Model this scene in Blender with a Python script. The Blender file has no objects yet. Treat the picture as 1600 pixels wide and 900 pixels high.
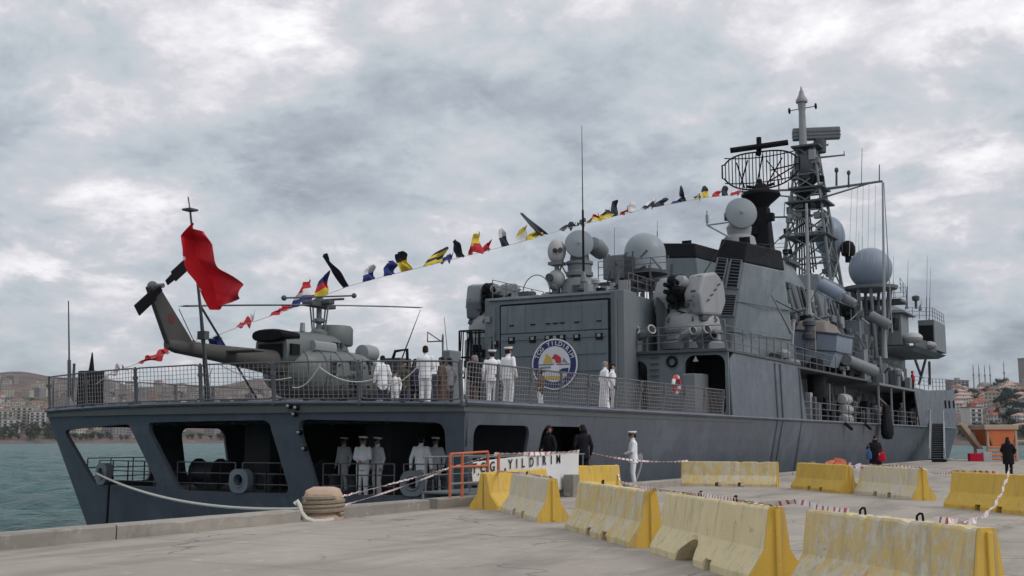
import bpy, bmesh, math, random
import numpy as np
from math import sin, cos, pi, radians, sqrt, atan2, hypot
from mathutils import Vector, Matrix, noise
from mathutils.geometry import tessellate_polygon
random.seed(7)
sc = bpy.context.scene
COL = sc.collection
# ------------------------------------------------------------------ camera
# world: X to starboard, Y towards the bow, Z up from the quay surface; the ship's starboard quarter stands at the origin
EYE = Vector((16.9, -27.2, 1.6)); YAW = radians(29.5); PITCH = radians(7.5); FPX = 1800.0
cd = bpy.data.cameras.new('camera'); cam = bpy.data.objects.new('camera', cd); COL.objects.link(cam)
cam.location = EYE; cam.rotation_euler = (pi/2 + PITCH, 0, YAW)
cd.sensor_width = 36.0; cd.lens = 36.0*FPX/1600.0; cd.clip_start = 0.1; cd.clip_end = 20000
sc.camera = cam
# ------------------------------------------------------------------ sky
SUN_EL = radians(40); SUN_AZ = radians(80)         # azimuth from +Y towards +X
w = bpy.data.worlds.new('World'); sc.world = w; w.use_nodes = True
nt = w.node_tree; nt.nodes.clear(); N = nt.nodes; L = nt.links
def nd(nodes, t, **k):
    n = nodes.new(t)
    for a, v in k.items(): setattr(n, a, v)
    return n
def math_(nodes, links, op, a, b=None, c=None, clamp=False):
    n = nodes.new('ShaderNodeMath'); n.operation = op; n.use_clamp = clamp
    for i, v in enumerate((a, b, c)):
        if v is None: continue
        if hasattr(v, 'node'): links.new(v, n.inputs[i])
        else: n.inputs[i].default_value = v
    return n.outputs[0]
def ramp_(nodes, links, fac, stops, interp='LINEAR'):
    n = nodes.new('ShaderNodeValToRGB'); n.color_ramp.interpolation = interp
    e = n.color_ramp.elements
    while len(e) < len(stops): e.new(0.5)
    for el, (p, c) in zip(e, stops):
        el.position = p; el.color = (c[0], c[1], c[2], 1) if hasattr(c, '__len__') else (c, c, c, 1)
    links.new(fac, n.inputs[0]); return n.outputs[0]
def mix_(nodes, links, fac, a, b, blend='MIX'):
    n = nodes.new('ShaderNodeMix'); n.data_type = 'RGBA'; n.blend_type = blend
    for s, v in ((n.inputs[0], fac), (n.inputs[6], a), (n.inputs[7], b)):
        if hasattr(v, 'node'): links.new(v, s)
        elif hasattr(v, '__len__'): s.default_value = (v[0], v[1], v[2], 1)
        else: s.default_value = v
    return n.outputs[2]
def noise_(nodes, links, vec, scale, detail=4, rough=0.5, dist=0.0):
    n = nodes.new('ShaderNodeTexNoise'); n.inputs['Scale'].default_value = scale
    n.inputs['Detail'].default_value = detail; n.inputs['Roughness'].default_value = rough
    n.inputs['Distortion'].default_value = dist
    if vec is not None: links.new(vec, n.inputs['Vector'])
    return n.outputs[0]
def mapping_(nodes, links, vec, scale=(1, 1, 1), loc=(0, 0, 0), rot=(0, 0, 0)):
    n = nodes.new('ShaderNodeMapping'); links.new(vec, n.inputs[0])
    n.inputs['Scale'].default_value = scale; n.inputs['Location'].default_value = loc; n.inputs['Rotation'].default_value = rot
    return n.outputs[0]
tc = nd(N, 'ShaderNodeTexCoord')
sep = nd(N, 'ShaderNodeSeparateXYZ'); L.new(tc.outputs['Generated'], sep.inputs[0])
zz = math_(N, L, 'ADD', math_(N, L, 'MAXIMUM', sep.outputs[2], 0.0), 0.34)
cx = nd(N, 'ShaderNodeCombineXYZ')
L.new(math_(N, L, 'DIVIDE', sep.outputs[0], zz), cx.inputs[0]); L.new(math_(N, L, 'DIVIDE', sep.outputs[1], zz), cx.inputs[1])
CV = mapping_(N, L, cx.outputs[0], (1, 1, 1), (5.2, 2.6, 0.4))
n1 = noise_(N, L, CV, 2.1, 14, 0.63, 0.12)
n2 = noise_(N, L, CV, 7.0, 9, 0.62, 0.3)
n3 = noise_(N, L, CV, 0.8, 4, 0.5, 0.2)
dens = math_(N, L, 'ADD', math_(N, L, 'MULTIPLY', n1, 0.62), math_(N, L, 'ADD', math_(N, L, 'MULTIPLY', n2, 0.20), math_(N, L, 'MULTIPLY', n3, 0.20)))
edge = ramp_(N, L, noise_(N, L, mapping_(N, L, CV, (1, 1, 1), (9.2, 4.1, 0)), 3.3, 10, 0.60, 0.35), [(0.475, 0.0), (0.525, 0.75), (0.60, 1.0)])
dens = math_(N, L, 'ADD', math_(N, L, 'ADD', dens, 0.016), math_(N, L, 'MULTIPLY', edge, 0.045))
cloud = ramp_(N, L, dens, [(0.425, (0.93, 0.91, 0.92)), (0.475, (0.72, 0.70, 0.73)), (0.508, (0.58, 0.58, 0.615)), (0.545, (0.50, 0.54, 0.575)), (0.590, (0.41, 0.45, 0.495)), (0.67, (0.28, 0.31, 0.355))])
# an overcast sky is brighter overhead than at the horizon
sd = nd(N, 'ShaderNodeVectorMath', operation='DOT_PRODUCT'); L.new(tc.outputs['Generated'], sd.inputs[0])
sd.inputs[1].default_value = (0, 0, 1)
glow = ramp_(N, L, sd.outputs['Value'], [(0.0, (0.94, 0.95, 0.97)), (0.40, (1.08, 1.08, 1.08)), (1.0, (1.45, 1.44, 1.42))])
cloud = mix_(N, L, 1.0, cloud, glow, 'MULTIPLY')
sky = nd(N, 'ShaderNodeTexSky'); sky.sky_type = 'NISHITA'; sky.sun_disc = False
sky.sun_elevation = SUN_EL; sky.sun_rotation = SUN_AZ
skyc = mix_(N, L, 1.0, sky.outputs[0], (0.10, 0.10, 0.10), 'MULTIPLY')
col = mix_(N, L, 0.94, skyc, cloud)
bg = nd(N, 'ShaderNodeBackground'); L.new(col, bg.inputs[0]); bg.inputs[1].default_value = 1.0
out = nd(N, 'ShaderNodeOutputWorld'); L.new(bg.outputs[0], out.inputs[0])
# ------------------------------------------------------------------ sun behind the overcast
ld = bpy.data.lights.new('sun', 'SUN'); ld.energy = 1.1; ld.angle = radians(25); ld.color = (1.0, 0.95, 0.88)
so = bpy.data.objects.new('sun', ld); COL.objects.link(so)
so.rotation_euler = Vector((sin(SUN_AZ)*cos(SUN_EL), cos(SUN_AZ)*cos(SUN_EL), sin(SUN_EL))).to_track_quat('Z', 'Y').to_euler()
sc.view_settings.view_transform = 'Standard'; sc.view_settings.look = 'None'; sc.view_settings.exposure = 0.15; sc.view_settings.gamma = 1.0
sc.cycles.use_denoising = True; sc.cycles.max_bounces = 6; sc.cycles.diffuse_bounces = 3; sc.cycles.glossy_bounces = 3
sc.cycles.volume_bounces = 0

# ------------------------------------------------------------------ where a sight line meets a plane of the place
FW = Vector((-sin(YAW)*cos(PITCH), cos(YAW)*cos(PITCH), sin(PITCH))); RT = Vector((cos(YAW), sin(YAW), 0)); UP = RT.cross(FW)
def at(x, y, X=None, Y=None, Z=None, D=None):
    d = FW + RT*((x-800)/FPX) + UP*((450-y)/FPX)
    if X is not None: t = (X-EYE.x)/d.x
    elif Y is not None: t = (Y-EYE.y)/d.y
    elif Z is not None: t = (Z-EYE.z)/d.z
    else: t = D/hypot(d.x, d.y)
    return EYE + d*t

# ------------------------------------------------------------------ materials
MATS = {}
def material(name, base, rough=0.6, metal=0.0, var=0.12, scale=3.0, streak=0.0, streak_col=None, bump=0.0, bump_scale=20.0, spec=0.4, second=None, patch=None, coat=0.0):
    """paint or cloth with grain: colour variation, optional vertical streaks, optional patches of a second colour with their own shape"""
    m = bpy.data.materials.new(name); m.use_nodes = True; MATS[name] = m
    n = m.node_tree.nodes; l = m.node_tree.links
    b = n['Principled BSDF']; b.inputs['Roughness'].default_value = rough; b.inputs['Metallic'].default_value = metal
    b.inputs['Specular IOR Level'].default_value = spec
    g = n.new('ShaderNodeNewGeometry').outputs['Position']
    c = mix_(n, l, noise_(n, l, g, scale, 5, 0.6), tuple(v*(1-var) for v in base), tuple(min(1, v*(1+var)) for v in base))
    if second is not None:
        f = ramp_(n, l, noise_(n, l, g, patch[0], 6, 0.65, 0.4), [(patch[1], 0.0), (patch[2], 1.0)])
        c = mix_(n, l, f, c, second)
    if streak:
        sv = mapping_(n, l, g, (1.7, 1.7, 0.10))
        f = ramp_(n, l, noise_(n, l, sv, 2.2, 6, 0.7), [(0.50, 0.0), (0.72, streak)])
        c = mix_(n, l, f, c, streak_col or tuple(v*0.55 for v in base))
    l.new(c, b.inputs['Base Color'])
    if bump:
        bn = n.new('ShaderNodeBump'); bn.inputs['Strength'].default_value = bump; bn.inputs['Distance'].default_value = 0.02
        l.new(noise_(n, l, g, bump_scale, 4, 0.6), bn.inputs['Height']); l.new(bn.outputs[0], b.inputs['Normal'])
    r = ramp_(n, l, noise_(n, l, g, scale*2.3, 4, 0.6), [(0.3, max(0.02, rough-0.1)), (0.7, min(1, rough+0.1))]); l.new(r, b.inputs['Roughness'])
    return m
def hull_material(name, base):
    m = material(name, base, 0.42, 0, 0.07, 0.5, 0.5, tuple(v*0.62 for v in base), 0, spec=0.28, second=tuple(v*1.22 for v in base), patch=(0.33, 0.53, 0.62))
    n = m.node_tree.nodes; l = m.node_tree.links; b = n['Principled BSDF']
    g = n.new('ShaderNodeNewGeometry').outputs['Position']
    bk = n.new('ShaderNodeTexBrick'); bk.inputs['Scale'].default_value = 1.0; bk.inputs['Mortar Size'].default_value = 0.012
    bk.inputs['Brick Width'].default_value = 4.6; bk.inputs['Row Height'].default_value = 1.55; bk.inputs['Mortar Smooth'].default_value = 0.5
    sp = n.new('ShaderNodeSeparateXYZ'); l.new(g, sp.inputs[0]); cb = n.new('ShaderNodeCombineXYZ')
    l.new(math_(n, l, 'ADD', sp.outputs[1], sp.outputs[0]), cb.inputs[0]); l.new(sp.outputs[2], cb.inputs[1]); l.new(cb.outputs[0], bk.inputs['Vector'])
    h = math_(n, l, 'ADD', math_(n, l, 'MULTIPLY', noise_(n, l, g, 0.8, 3, 0.5), 0.9), math_(n, l, 'MULTIPLY', bk.outputs['Fac'], 0.12))
    old = b.inputs['Base Color'].links[0].from_socket; sv = mapping_(n, l, g, (2.6, 2.6, 0.14), (7, 3, 1))
    rf = math_(n, l, 'MULTIPLY', ramp_(n, l, noise_(n, l, sv, 1.7, 7, 0.7), [(0.60, 0.0), (0.74, 0.75)]), ramp_(n, l, noise_(n, l, g, 0.45, 4, 0.6), [(0.48, 0.0), (0.60, 1.0)]))
    c2 = mix_(n, l, rf, old, (0.13, 0.085, 0.06)); c2 = mix_(n, l, math_(n, l, 'MULTIPLY', bk.outputs['Fac'], 0.35), c2, tuple(v*0.55 for v in base)); l.new(c2, b.inputs['Base Color'])
    bn = n.new('ShaderNodeBump'); bn.inputs['Strength'].default_value = 0.6; bn.inputs['Distance'].default_value = 0.07
    l.new(h, bn.inputs['Height']); l.new(bn.outputs[0], b.inputs['Normal'])
    return m
hull_material('hull_paint', (0.103, 0.119, 0.147))
hull_material('house_paint', (0.138, 0.168, 0.188))
hull_material('transom_paint', (0.103, 0.119, 0.147))
material('grey_light', (0.27, 0.285, 0.30), 0.5, 0, 0.10, 1.5, 0.35)
material('grey_mid', (0.155, 0.175, 0.192), 0.5, 0, 0.12, 1.5, 0.4)
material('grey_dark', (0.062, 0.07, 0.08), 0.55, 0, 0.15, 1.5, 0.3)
material('radome_blue', (0.20, 0.245, 0.315), 0.45, 0, 0.05, 0.8, 0.15)
material('radome_grey', (0.245, 0.285, 0.315), 0.45, 0, 0.05, 0.8, 0.2)
material('black_paint', (0.010, 0.011, 0.014), 0.7, 0, 0.2, 2, spec=0.12)
material('antenna_black', (0.010, 0.010, 0.013), 0.75, 0, 0.2, 4, spec=0.12)
material('void_dark', (0.03, 0.032, 0.036), 0.8, 0, 0.3, 1)
material('deck_paint', (0.09, 0.10, 0.105), 0.8, 0, 0.2, 0.8, bump=0.3)
material('rail_metal', (0.12, 0.125, 0.14), 0.5, 0.2, 0.15, 5)
material('net_cord', (0.24, 0.225, 0.23), 0.8, 0, 0.2, 6)
material('canvas', (0.22, 0.195, 0.18), 0.9, 0, 0.15, 2.5, 0.3, bump=0.4, bump_scale=5)
material('canvas_white', (0.42, 0.42, 0.43), 0.85, 0, 0.1, 2.5, 0.2, bump=0.4, bump_scale=5)
material('white_paint', (0.72, 0.73, 0.74), 0.5, 0, 0.06, 3)
material('rope_white', (0.62, 0.60, 0.54), 0.9, 0, 0.15, 12, bump=0.6, bump_scale=60)
material('rope_grey', (0.34, 0.31, 0.27), 0.95, 0, 0.25, 12, bump=0.8, bump_scale=50)
material('red_cloth', (0.62, 0.012, 0.025), 0.75, 0, 0.12, 3)
material('glass_dark', (0.012, 0.015, 0.018), 0.12, 0, 0.1, 2, spec=0.7)
material('navy_blue', (0.02, 0.03, 0.13), 0.6, 0, 0.1, 3)
material('gold', (0.55, 0.40, 0.08), 0.6, 0, 0.1, 3)
material('red_paint', (0.48, 0.04, 0.05), 0.6, 0, 0.1, 3)
material('orange_rail', (0.50, 0.13, 0.06), 0.6, 0, 0.2, 4, second=(0.22, 0.11, 0.07), patch=(7, 0.56, 0.66))
material('print_black', (0.015, 0.015, 0.017), 0.7, 0, 0.1, 3)
material('print_white', (0.62, 0.64, 0.66), 0.7, 0, 0.1, 3)
material('print_pale', (0.30, 0.32, 0.345), 0.6, 0, 0.1, 3)

# ------------------------------------------------------------------ mesh building
WLOC = {}
class MB:
    def __init__(s): s.v = []; s.f = []; s.m = []
    def add(s, vs, fs, mi=0, M=None):
        o = len(s.v)
        for p in vs: s.v.append((M @ Vector(p)) if M is not None else Vector(p))
        for f in fs: s.f.append([i+o for i in f]); s.m.append(mi)
        return s
    def hex(s, p, mi=0):      # 8 corners: bottom 4 counter-clockwise, top 4
        return s.add(p, [(3, 2, 1, 0), (4, 5, 6, 7), (0, 1, 5, 4), (1, 2, 6, 5), (2, 3, 7, 6), (3, 0, 4, 7)], mi)
    def box(s, x0, x1, y0, y1, z0, z1, mi=0, M=None):
        p = [(x0, y0, z0), (x1, y0, z0), (x1, y1, z0), (x0, y1, z0), (x0, y0, z1), (x1, y0, z1), (x1, y1, z1), (x0, y1, z1)]
        if M is not None: p = [M @ Vector(q) for q in p]
        return s.hex(p, mi)
    def cbox(s, c, sx, sy, sz, mi=0, rz=0, M=None):
        R = Matrix.Translation(Vector(c)) @ Matrix.Rotation(rz, 4, 'Z')
        if M is not None: R = R @ M
        return s.box(-sx/2, sx/2, -sy/2, sy/2, -sz/2, sz/2, mi, R)
    def frus(s, b, z0, t, z1, mi=0):   # b,t: (x0,x1,y0,y1)
        return s.hex([(b[0], b[2], z0), (b[1], b[2], z0), (b[1], b[3], z0), (b[0], b[3], z0), (t[0], t[2], z1), (t[1], t[2], z1), (t[1], t[3], z1), (t[0], t[3], z1)], mi)
    def tube(s, pts, r, n=6, mi=0, closed=False):
        pts = [Vector(p) for p in pts]; k = len(pts)
        rs = r if hasattr(r, '__len__') else [r]*k
        vs = []; fs = []; u = None
        for i, p in enumerate(pts):
            if closed: t = pts[(i+1) % k]-pts[i-1]
            else: t = pts[min(i+1, k-1)]-pts[max(i-1, 0)]
            if t.length < 1e-9: t = Vector((0, 0, 1))
            t.normalize()
            if u is None: u = t.cross(Vector((0, 0, 1)) if abs(t.z) < 0.9 else Vector((1, 0, 0)))
            else: u = u - t*u.dot(t)
            if u.length < 1e-6: u = t.orthogonal()
            u.normalize(); v = t.cross(u)
            for j in range(n):
                a = 2*pi*j/n + (pi/4 if n == 4 else 0); vs.append(p + (u*cos(a)+v*sin(a))*rs[i])
        for i in range(k if closed else k-1):
            for j in range(n):
                a = i*n+j; b = i*n+(j+1) % n; c = ((i+1) % k)*n
                fs.append((a, b, c+(j+1) % n, c+j))
        if not closed: fs.append(tuple(range(n-1, -1, -1))); fs.append(tuple((k-1)*n+j for j in range(n)))
        return s.add(vs, fs, mi)
    def cyl(s, a, b, r0, r1=None, n=12, mi=0): return s.tube([a, b], [r0, r0 if r1 is None else r1], n, mi)
    def lathe(s, prof, c=(0, 0, 0), n=16, mi=0, M=None, sx=1, sy=1):
        T = Matrix.Translation(Vector(c)); 
        if M is not None: T = T @ M
        vs = []; fs = []; k = len(prof)
        for r, z in prof:
            for j in range(n):
                a = 2*pi*j/n; vs.append(T @ Vector((r*cos(a)*sx, r*sin(a)*sy, z)))
        for i in range(k-1):
            for j in range(n): fs.append((i*n+j, i*n+(j+1) % n, (i+1)*n+(j+1) % n, (i+1)*n+j))
        fs.append(tuple(range(n-1, -1, -1))); fs.append(tuple((k-1)*n+j for j in range(n)))
        return s.add(vs, fs, mi)
    def ball(s, c, r, n=16, m=10, mi=0, sx=1, sy=1, sz=1, M=None):
        return s.lathe([(max(1e-3, r*sin(pi*i/m)), -r*cos(pi*i/m)*sz) for i in range(m+1)], c, n, mi, M, sx, sy)
    def loft(s, rings, mi=0, cap=True):
        n = len(rings[0]); vs = [p for r in rings for p in r]; fs = []
        for i in range(len(rings)-1):
            for j in range(n): fs.append((i*n+j, i*n+(j+1) % n, (i+1)*n+(j+1) % n, (i+1)*n+j))
        if cap: fs.append(tuple(range(n-1, -1, -1))); fs.append(tuple((len(rings)-1)*n+j for j in range(n)))
        return s.add(vs, fs, mi)
    def prism(s, poly, d, mi=0):   # planar polygon of 3-D points pushed along d
        k = len(poly); d = Vector(d); p = [Vector(q) for q in poly]
        return s.add(p + [q+d for q in p], [tuple(range(k-1, -1, -1)), tuple(range(k, 2*k))] + [(i, (i+1) % k, k+(i+1) % k, k+i) for i in range(k)], mi)
    def xf(s, M): s.v = [M @ p for p in s.v]; return s
    def build(s, name, mat, parent=None, smooth=False, bevel=0.0, fix=True, center=True):
        me = bpy.data.meshes.new(name)
        lo = [min(p[i] for p in s.v) for i in range(3)]; hi = [max(p[i] for p in s.v) for i in range(3)]
        c = Vector([(lo[i]+hi[i])/2 for i in range(3)]) if center else Vector((0, 0, 0))
        me.from_pydata([tuple(p-c) for p in s.v], [], s.f)
        ms = mat if isinstance(mat, (list, tuple)) else [mat]
        for q in ms: me.materials.append(MATS[q])
        if len(ms) > 1: me.polygons.foreach_set('material_index', s.m)
        if fix:
            bm = bmesh.new(); bm.from_mesh(me); bmesh.ops.recalc_face_normals(bm, faces=bm.faces); bm.to_mesh(me); bm.free()
        if smooth:
            me.polygons.foreach_set('use_smooth', [True]*len(me.polygons)); me.set_sharp_from_angle(angle=radians(38))
        o = bpy.data.objects.new(name, me); COL.objects.link(o)
        place(o, c, parent)
        if bevel:
            b = o.modifiers.new('edge', 'BEVEL'); b.width = bevel; b.segments = 2; b.limit_method = 'ANGLE'
        return o
def place(o, wl, parent=None):
    o.parent = parent; wl = Vector(wl)
    o.location = wl - (WLOC[parent.name] if parent is not None else Vector((0, 0, 0)))
    WLOC[o.name] = wl
def tag(o, label=None, cat=None, group=None, kind=None):
    if label: o['label'] = label
    if cat: o['category'] = cat
    if group: o['group'] = group
    if kind: o['kind'] = kind
    return o
def thing(name, label, cat, loc, group=None):
    o = bpy.data.objects.new(name, None); COL.objects.link(o); place(o, loc); o.empty_display_size = 0.3
    return tag(o, label, cat, group)
def rr(u0, u1, v0, v1, r, skew=0.0, n=4, rs=None):
    """rounded rectangle, optionally leaning: u shifts by skew per unit of depth below v1"""
    rs = rs or (r, r, r, r); pts = []
    for (cu, cv, a0, q) in ((u1, v1, 0, rs[0]), (u0, v1, 90, rs[1]), (u0, v0, 180, rs[2]), (u1, v0, 270, rs[3])):
        su = -1 if cu == u1 else 1; sv = -1 if cv == v1 else 1
        for i in range(n+1):
            a = radians(a0+90*i/n); u = cu+su*q+q*cos(a); v = cv+sv*q+q*sin(a); pts.append((u+skew*(v1-v), v))
    return pts
def shell(name, outline, holes, fmap, th, mat, parent, us=(), vs=(), smooth=True):
    """a plate with openings: flat outline (u,v) with holes, cut at us/vs, then bent by fmap(u,v,w); w runs 0..th through the plate"""
    loops = [outline]+list(holes)
    flat = [p for lp in loops for p in lp]
    tri = tessellate_polygon([[Vector((p[0], p[1], 0)) for p in lp] for lp in loops])
    bm = bmesh.new(); bv = [bm.verts.new((p[0], p[1], 0)) for p in flat]
    for t in tri:
        try: bm.faces.new([bv[i] for i in t])
        except ValueError: pass
    bmesh.ops.dissolve_degenerate(bm, edges=bm.edges, dist=1e-5)
    for u in us: bmesh.ops.bisect_plane(bm, geom=bm.verts[:]+bm.edges[:]+bm.faces[:], plane_co=(u, 0, 0), plane_no=(1, 0, 0))
    for v in vs: bmesh.ops.bisect_plane(bm, geom=bm.verts[:]+bm.edges[:]+bm.faces[:], plane_co=(0, v, 0), plane_no=(0, 1, 0))
    bmesh.ops.recalc_face_normals(bm, faces=bm.faces)
    bm.verts.index_update(); n = len(bm.verts)
    P = [(q.co.x, q.co.y) for q in bm.verts]
    mb = MB(); fs = []
    for f in bm.faces:
        ix = [q.index for q in f.verts]; fs.append(ix); fs.append([i+n for i in reversed(ix)])
    for e in bm.edges:
        if len(e.link_faces) == 1:
            a, b = e.verts[0].index, e.verts[1].index; fs.append([a, b, b+n, a+n])
    bm.free()
    mb.add([fmap(u, v, 0) for u, v in P]+[fmap(u, v, th) for u, v in P], fs)
    return mb.build(name, mat, parent, smooth)
def lettering(name, text, size, M, mat, parent, ext=0.004, spacing=1.0, align='CENTER', shear=0.0, sx=1.0):
    cu = bpy.data.curves.new(name, 'FONT'); cu.body = text; cu.size = size; cu.extrude = ext; cu.space_character = spacing
    cu.align_x = align; cu.align_y = 'CENTER'; cu.offset = 0.012*size
    o = bpy.data.objects.new(name+'_tmp', cu); COL.objects.link(o)
    dg = bpy.context.evaluated_depsgraph_get(); me = bpy.data.meshes.new_from_object(o.evaluated_get(dg))
    bpy.data.objects.remove(o)
    mb = MB(); S = Matrix.Diagonal((sx, 1, 1, 1))
    mb.add([p.co for p in me.vertices], [tuple(f.vertices) for f in me.polygons], 0, M @ S)
    bpy.data.meshes.remove(me)
    return mb.build(name, mat, parent, fix=False)
def frame_m(o, ux, uy):
    """matrix whose local x,y run along ux,uy at o"""
    ux = Vector(ux).normalized(); uy = Vector(uy).normalized(); uz = ux.cross(uy)
    return Matrix(((ux.x, uy.x, uz.x, o[0]), (ux.y, uy.y, uz.y, o[1]), (ux.z, uy.z, uz.z, o[2]), (0, 0, 0, 1)))
def sag(a, b, drop, n=16):
    a = Vector(a); b = Vector(b)
    return [a.lerp(b, i/n) - Vector((0, 0, drop*4*(i/n)*(1-i/n))) for i in range(n+1)]
HAZE = True
# ================================================================== THE WARSHIP
XC = -8.6; HB = 8.6; DZ = 2.60; WL = -1.7
BOW0, BOW1 = 78.0, 120.0
ship = thing('warship', 'long grey naval frigate moored along the quay with radomes and lattice radar masts', 'warship', (XC, 55, WL))
def hb(y, z):
    """half beam at station y and height z"""
    b = HB if y < BOW0 else HB*max(0.0, 1-((y-BOW0)/(BOW1-BOW0))**2.0)
    if z < DZ:
        fl = 0.205 + (0.0 if y < 60 else 0.12*min(1, (y-60)/35.0))
        b -= fl*(DZ-z)
    else: b -= 0.03*(z-DZ)
    return max(b, 0.02)
def star(u, v, wd): return Vector((XC+max(0.01, hb(u, v)-wd), u + (0.0 if u > 3 else (3-u)/3*0.33*max(0, DZ-v)), v))
def port(u, v, wd): return Vector((XC-max(0.01, hb(u, v)-wd), u + (0.0 if u > 3 else (3-u)/3*0.33*max(0, DZ-v)), v))
TW = 1.35
def trans(u, v, wd):
    k = hb(0, v)/HB; t = u/HB
    return Vector((XC+u*k, -TW*(1-t*t) + 0.33*(DZ-v) + wd, v + (0.10*(1-t*t)) * (1 if v > DZ-0.7 else 0)))
ys = [i*4.0 for i in range(1, 19)] + [76+i*2.0 for i in range(21)]
STERN_HOLES = [rr(0.55, 4.05, 0.05, 2.02, 0.35), rr(4.85, 8.15, 0.05, 2.02, 0.35)]
shell('hull_side', [(0, -2.6), (117.5, -2.6), (117.5, DZ), (0, DZ)], STERN_HOLES, star, 0.10, 'hull_paint', ship, ys, (-1.2, 0.0, 1.4))
shell('hull_side', [(0, -2.6), (117.5, -2.6), (117.5, DZ), (0, DZ)], [rr(0.45, 4.4, 0.1, 2.05, 0.35), rr(6.2, 8.6, 0.1, 2.05, 0.35)], port, 0.10, 'hull_paint', ship, ys, (-1.2, 0.0, 1.4))
def tu(x, y):
    """transom coordinates under a sight line"""
    p = at(x, y, Y=-0.7); return ((p.x-XC), p.z)
H1 = [(-7.05, 1.86), (-3.30, 1.98), (-2.75, 0.15), (-6.15, 0.15)]
def quadhole(q, r, n=4):
    pts = []; k = len(q)
    for i in range(k):
        a, b, c = Vector(q[i-1]), Vector(q[i]), Vector(q[(i+1) % k])
        d0 = (a-b).normalized()*r; d1 = (c-b).normalized()*r
        for j in range(n+1):
            t = j/n; pts.append(tuple((b+d0)*(1-t)**2 + b*2*t*(1-t) + (b+d1)*t*t))
    return pts
TH = [quadhole([(-7.75, 1.90), (-3.45, 2.02), (-2.75, 0.10), (-6.75, 0.10)], 0.28),
      quadhole([(-2.60, 2.04), (2.55, 2.08), (2.95, 0.02), (-1.75, 0.02)], 0.28),
      quadhole([(3.50, 2.10), (8.05, 2.06), (8.10, 0.02), (3.95, 0.02)], 0.32)]
shell('transom', [(-HB, -2.6), (HB, -2.6), (HB, DZ), (-HB, DZ)], TH, trans, 0.16, 'transom_paint', ship, [i*0.86 for i in range(-9, 10)], (-1.2, 1.2, 2.2))
# flight deck, enclosed mooring deck below it
mb = MB(); n = 20
edge = [trans(-HB+0.02+(2*HB-0.04)*i/n, DZ, 0.02) for i in range(n+1)]
poly = [Vector((p.x, p.y, DZ-0.004)) for p in edge] + [Vector((XC+HB-0.03, 26, DZ-0.004)), Vector((XC-HB+0.03, 26, DZ-0.004))]
mb.prism(poly, (0, 0, -0.22)); mb.build('flight_deck', 'deck_paint', ship)
mb = MB(); mb.box(XC-HB+0.75, XC+HB-0.75, 0.9, 12, -0.35, -0.12); mb.build('mooring_deck', 'deck_paint', ship)
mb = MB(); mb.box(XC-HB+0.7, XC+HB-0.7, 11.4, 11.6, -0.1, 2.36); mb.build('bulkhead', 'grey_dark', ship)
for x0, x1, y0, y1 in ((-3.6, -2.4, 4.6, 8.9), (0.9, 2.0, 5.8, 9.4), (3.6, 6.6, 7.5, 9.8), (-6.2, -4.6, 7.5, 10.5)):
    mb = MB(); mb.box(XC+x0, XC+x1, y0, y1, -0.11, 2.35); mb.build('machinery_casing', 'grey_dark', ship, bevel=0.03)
# a rub rail, knuckle strip along the deck edge
mb = MB(); mb.tube([star(y, DZ+0.02, -0.02) for y in [0.05+i*2 for i in range(44)]], 0.07, 6); mb.build('rubbing_strake', 'hull_paint', ship, True)
mb = MB(); mb.tube([trans(-HB+0.1+(2*HB-0.2)*i/24, DZ-0.02, -0.015) for i in range(25)], 0.06, 6); mb.build('rubbing_strake', 'hull_paint', ship, True)
# stern lights on the pillar
for k, (x, y) in enumerate(((470, 640), (480, 642), (476, 652), (480, 676), (484, 701))):
    u, v = tu(x, y); p = trans(u, v, -0.05)
    mb = MB(); mb.cyl(p, p+Vector((0, -0.13, 0)), 0.08, 0.06, 10); o = mb.build('stern_lamp', 'black_paint', ship, True)
    mb = MB(); mb.ball(p+Vector((0, -0.14, 0)), 0.05, 8, 6); mb.build('lamp_lens', 'grey_light', o, True)
# chocks in the stern openings
def chock(u, base, s=0.36):
    c = trans(u, base, 0.0); t = trans(u+0.1, base, 0)-trans(u-0.1, base, 0)
    M = frame_m(c, t, (0, 0, 1)); prof = rr(-s, s, 0, 2.0*s, 0.75*s, n=6)
    hole = [(0.50*s*cos(a), 1.05*s+0.50*s*sin(a)) for a in [2*pi*i/18 for i in range(18)]]
    o = shell('mooring_chock', prof, [hole], lambda uu, vv, wd: M @ Vector((uu, vv, 0.06-wd)), 0.26, 'house_paint', ship)
    r = MB(); ring = [M @ Vector((0.56*s*cos(a), 1.05*s+0.56*s*sin(a), 0.062)) for a in [2*pi*i/24 for i in range(24)]]
    r.tube(ring, 0.03, 8, closed=True); r.build('chock_ring', 'house_paint', o, True)
    return M @ Vector((0, 1.05*s, 0.2))
CHOCK = [chock(-6.2, 0.10, 0.36), chock(0.95, 0.0, 0.36), chock(7.05, 0.0, 0.36)]
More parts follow.
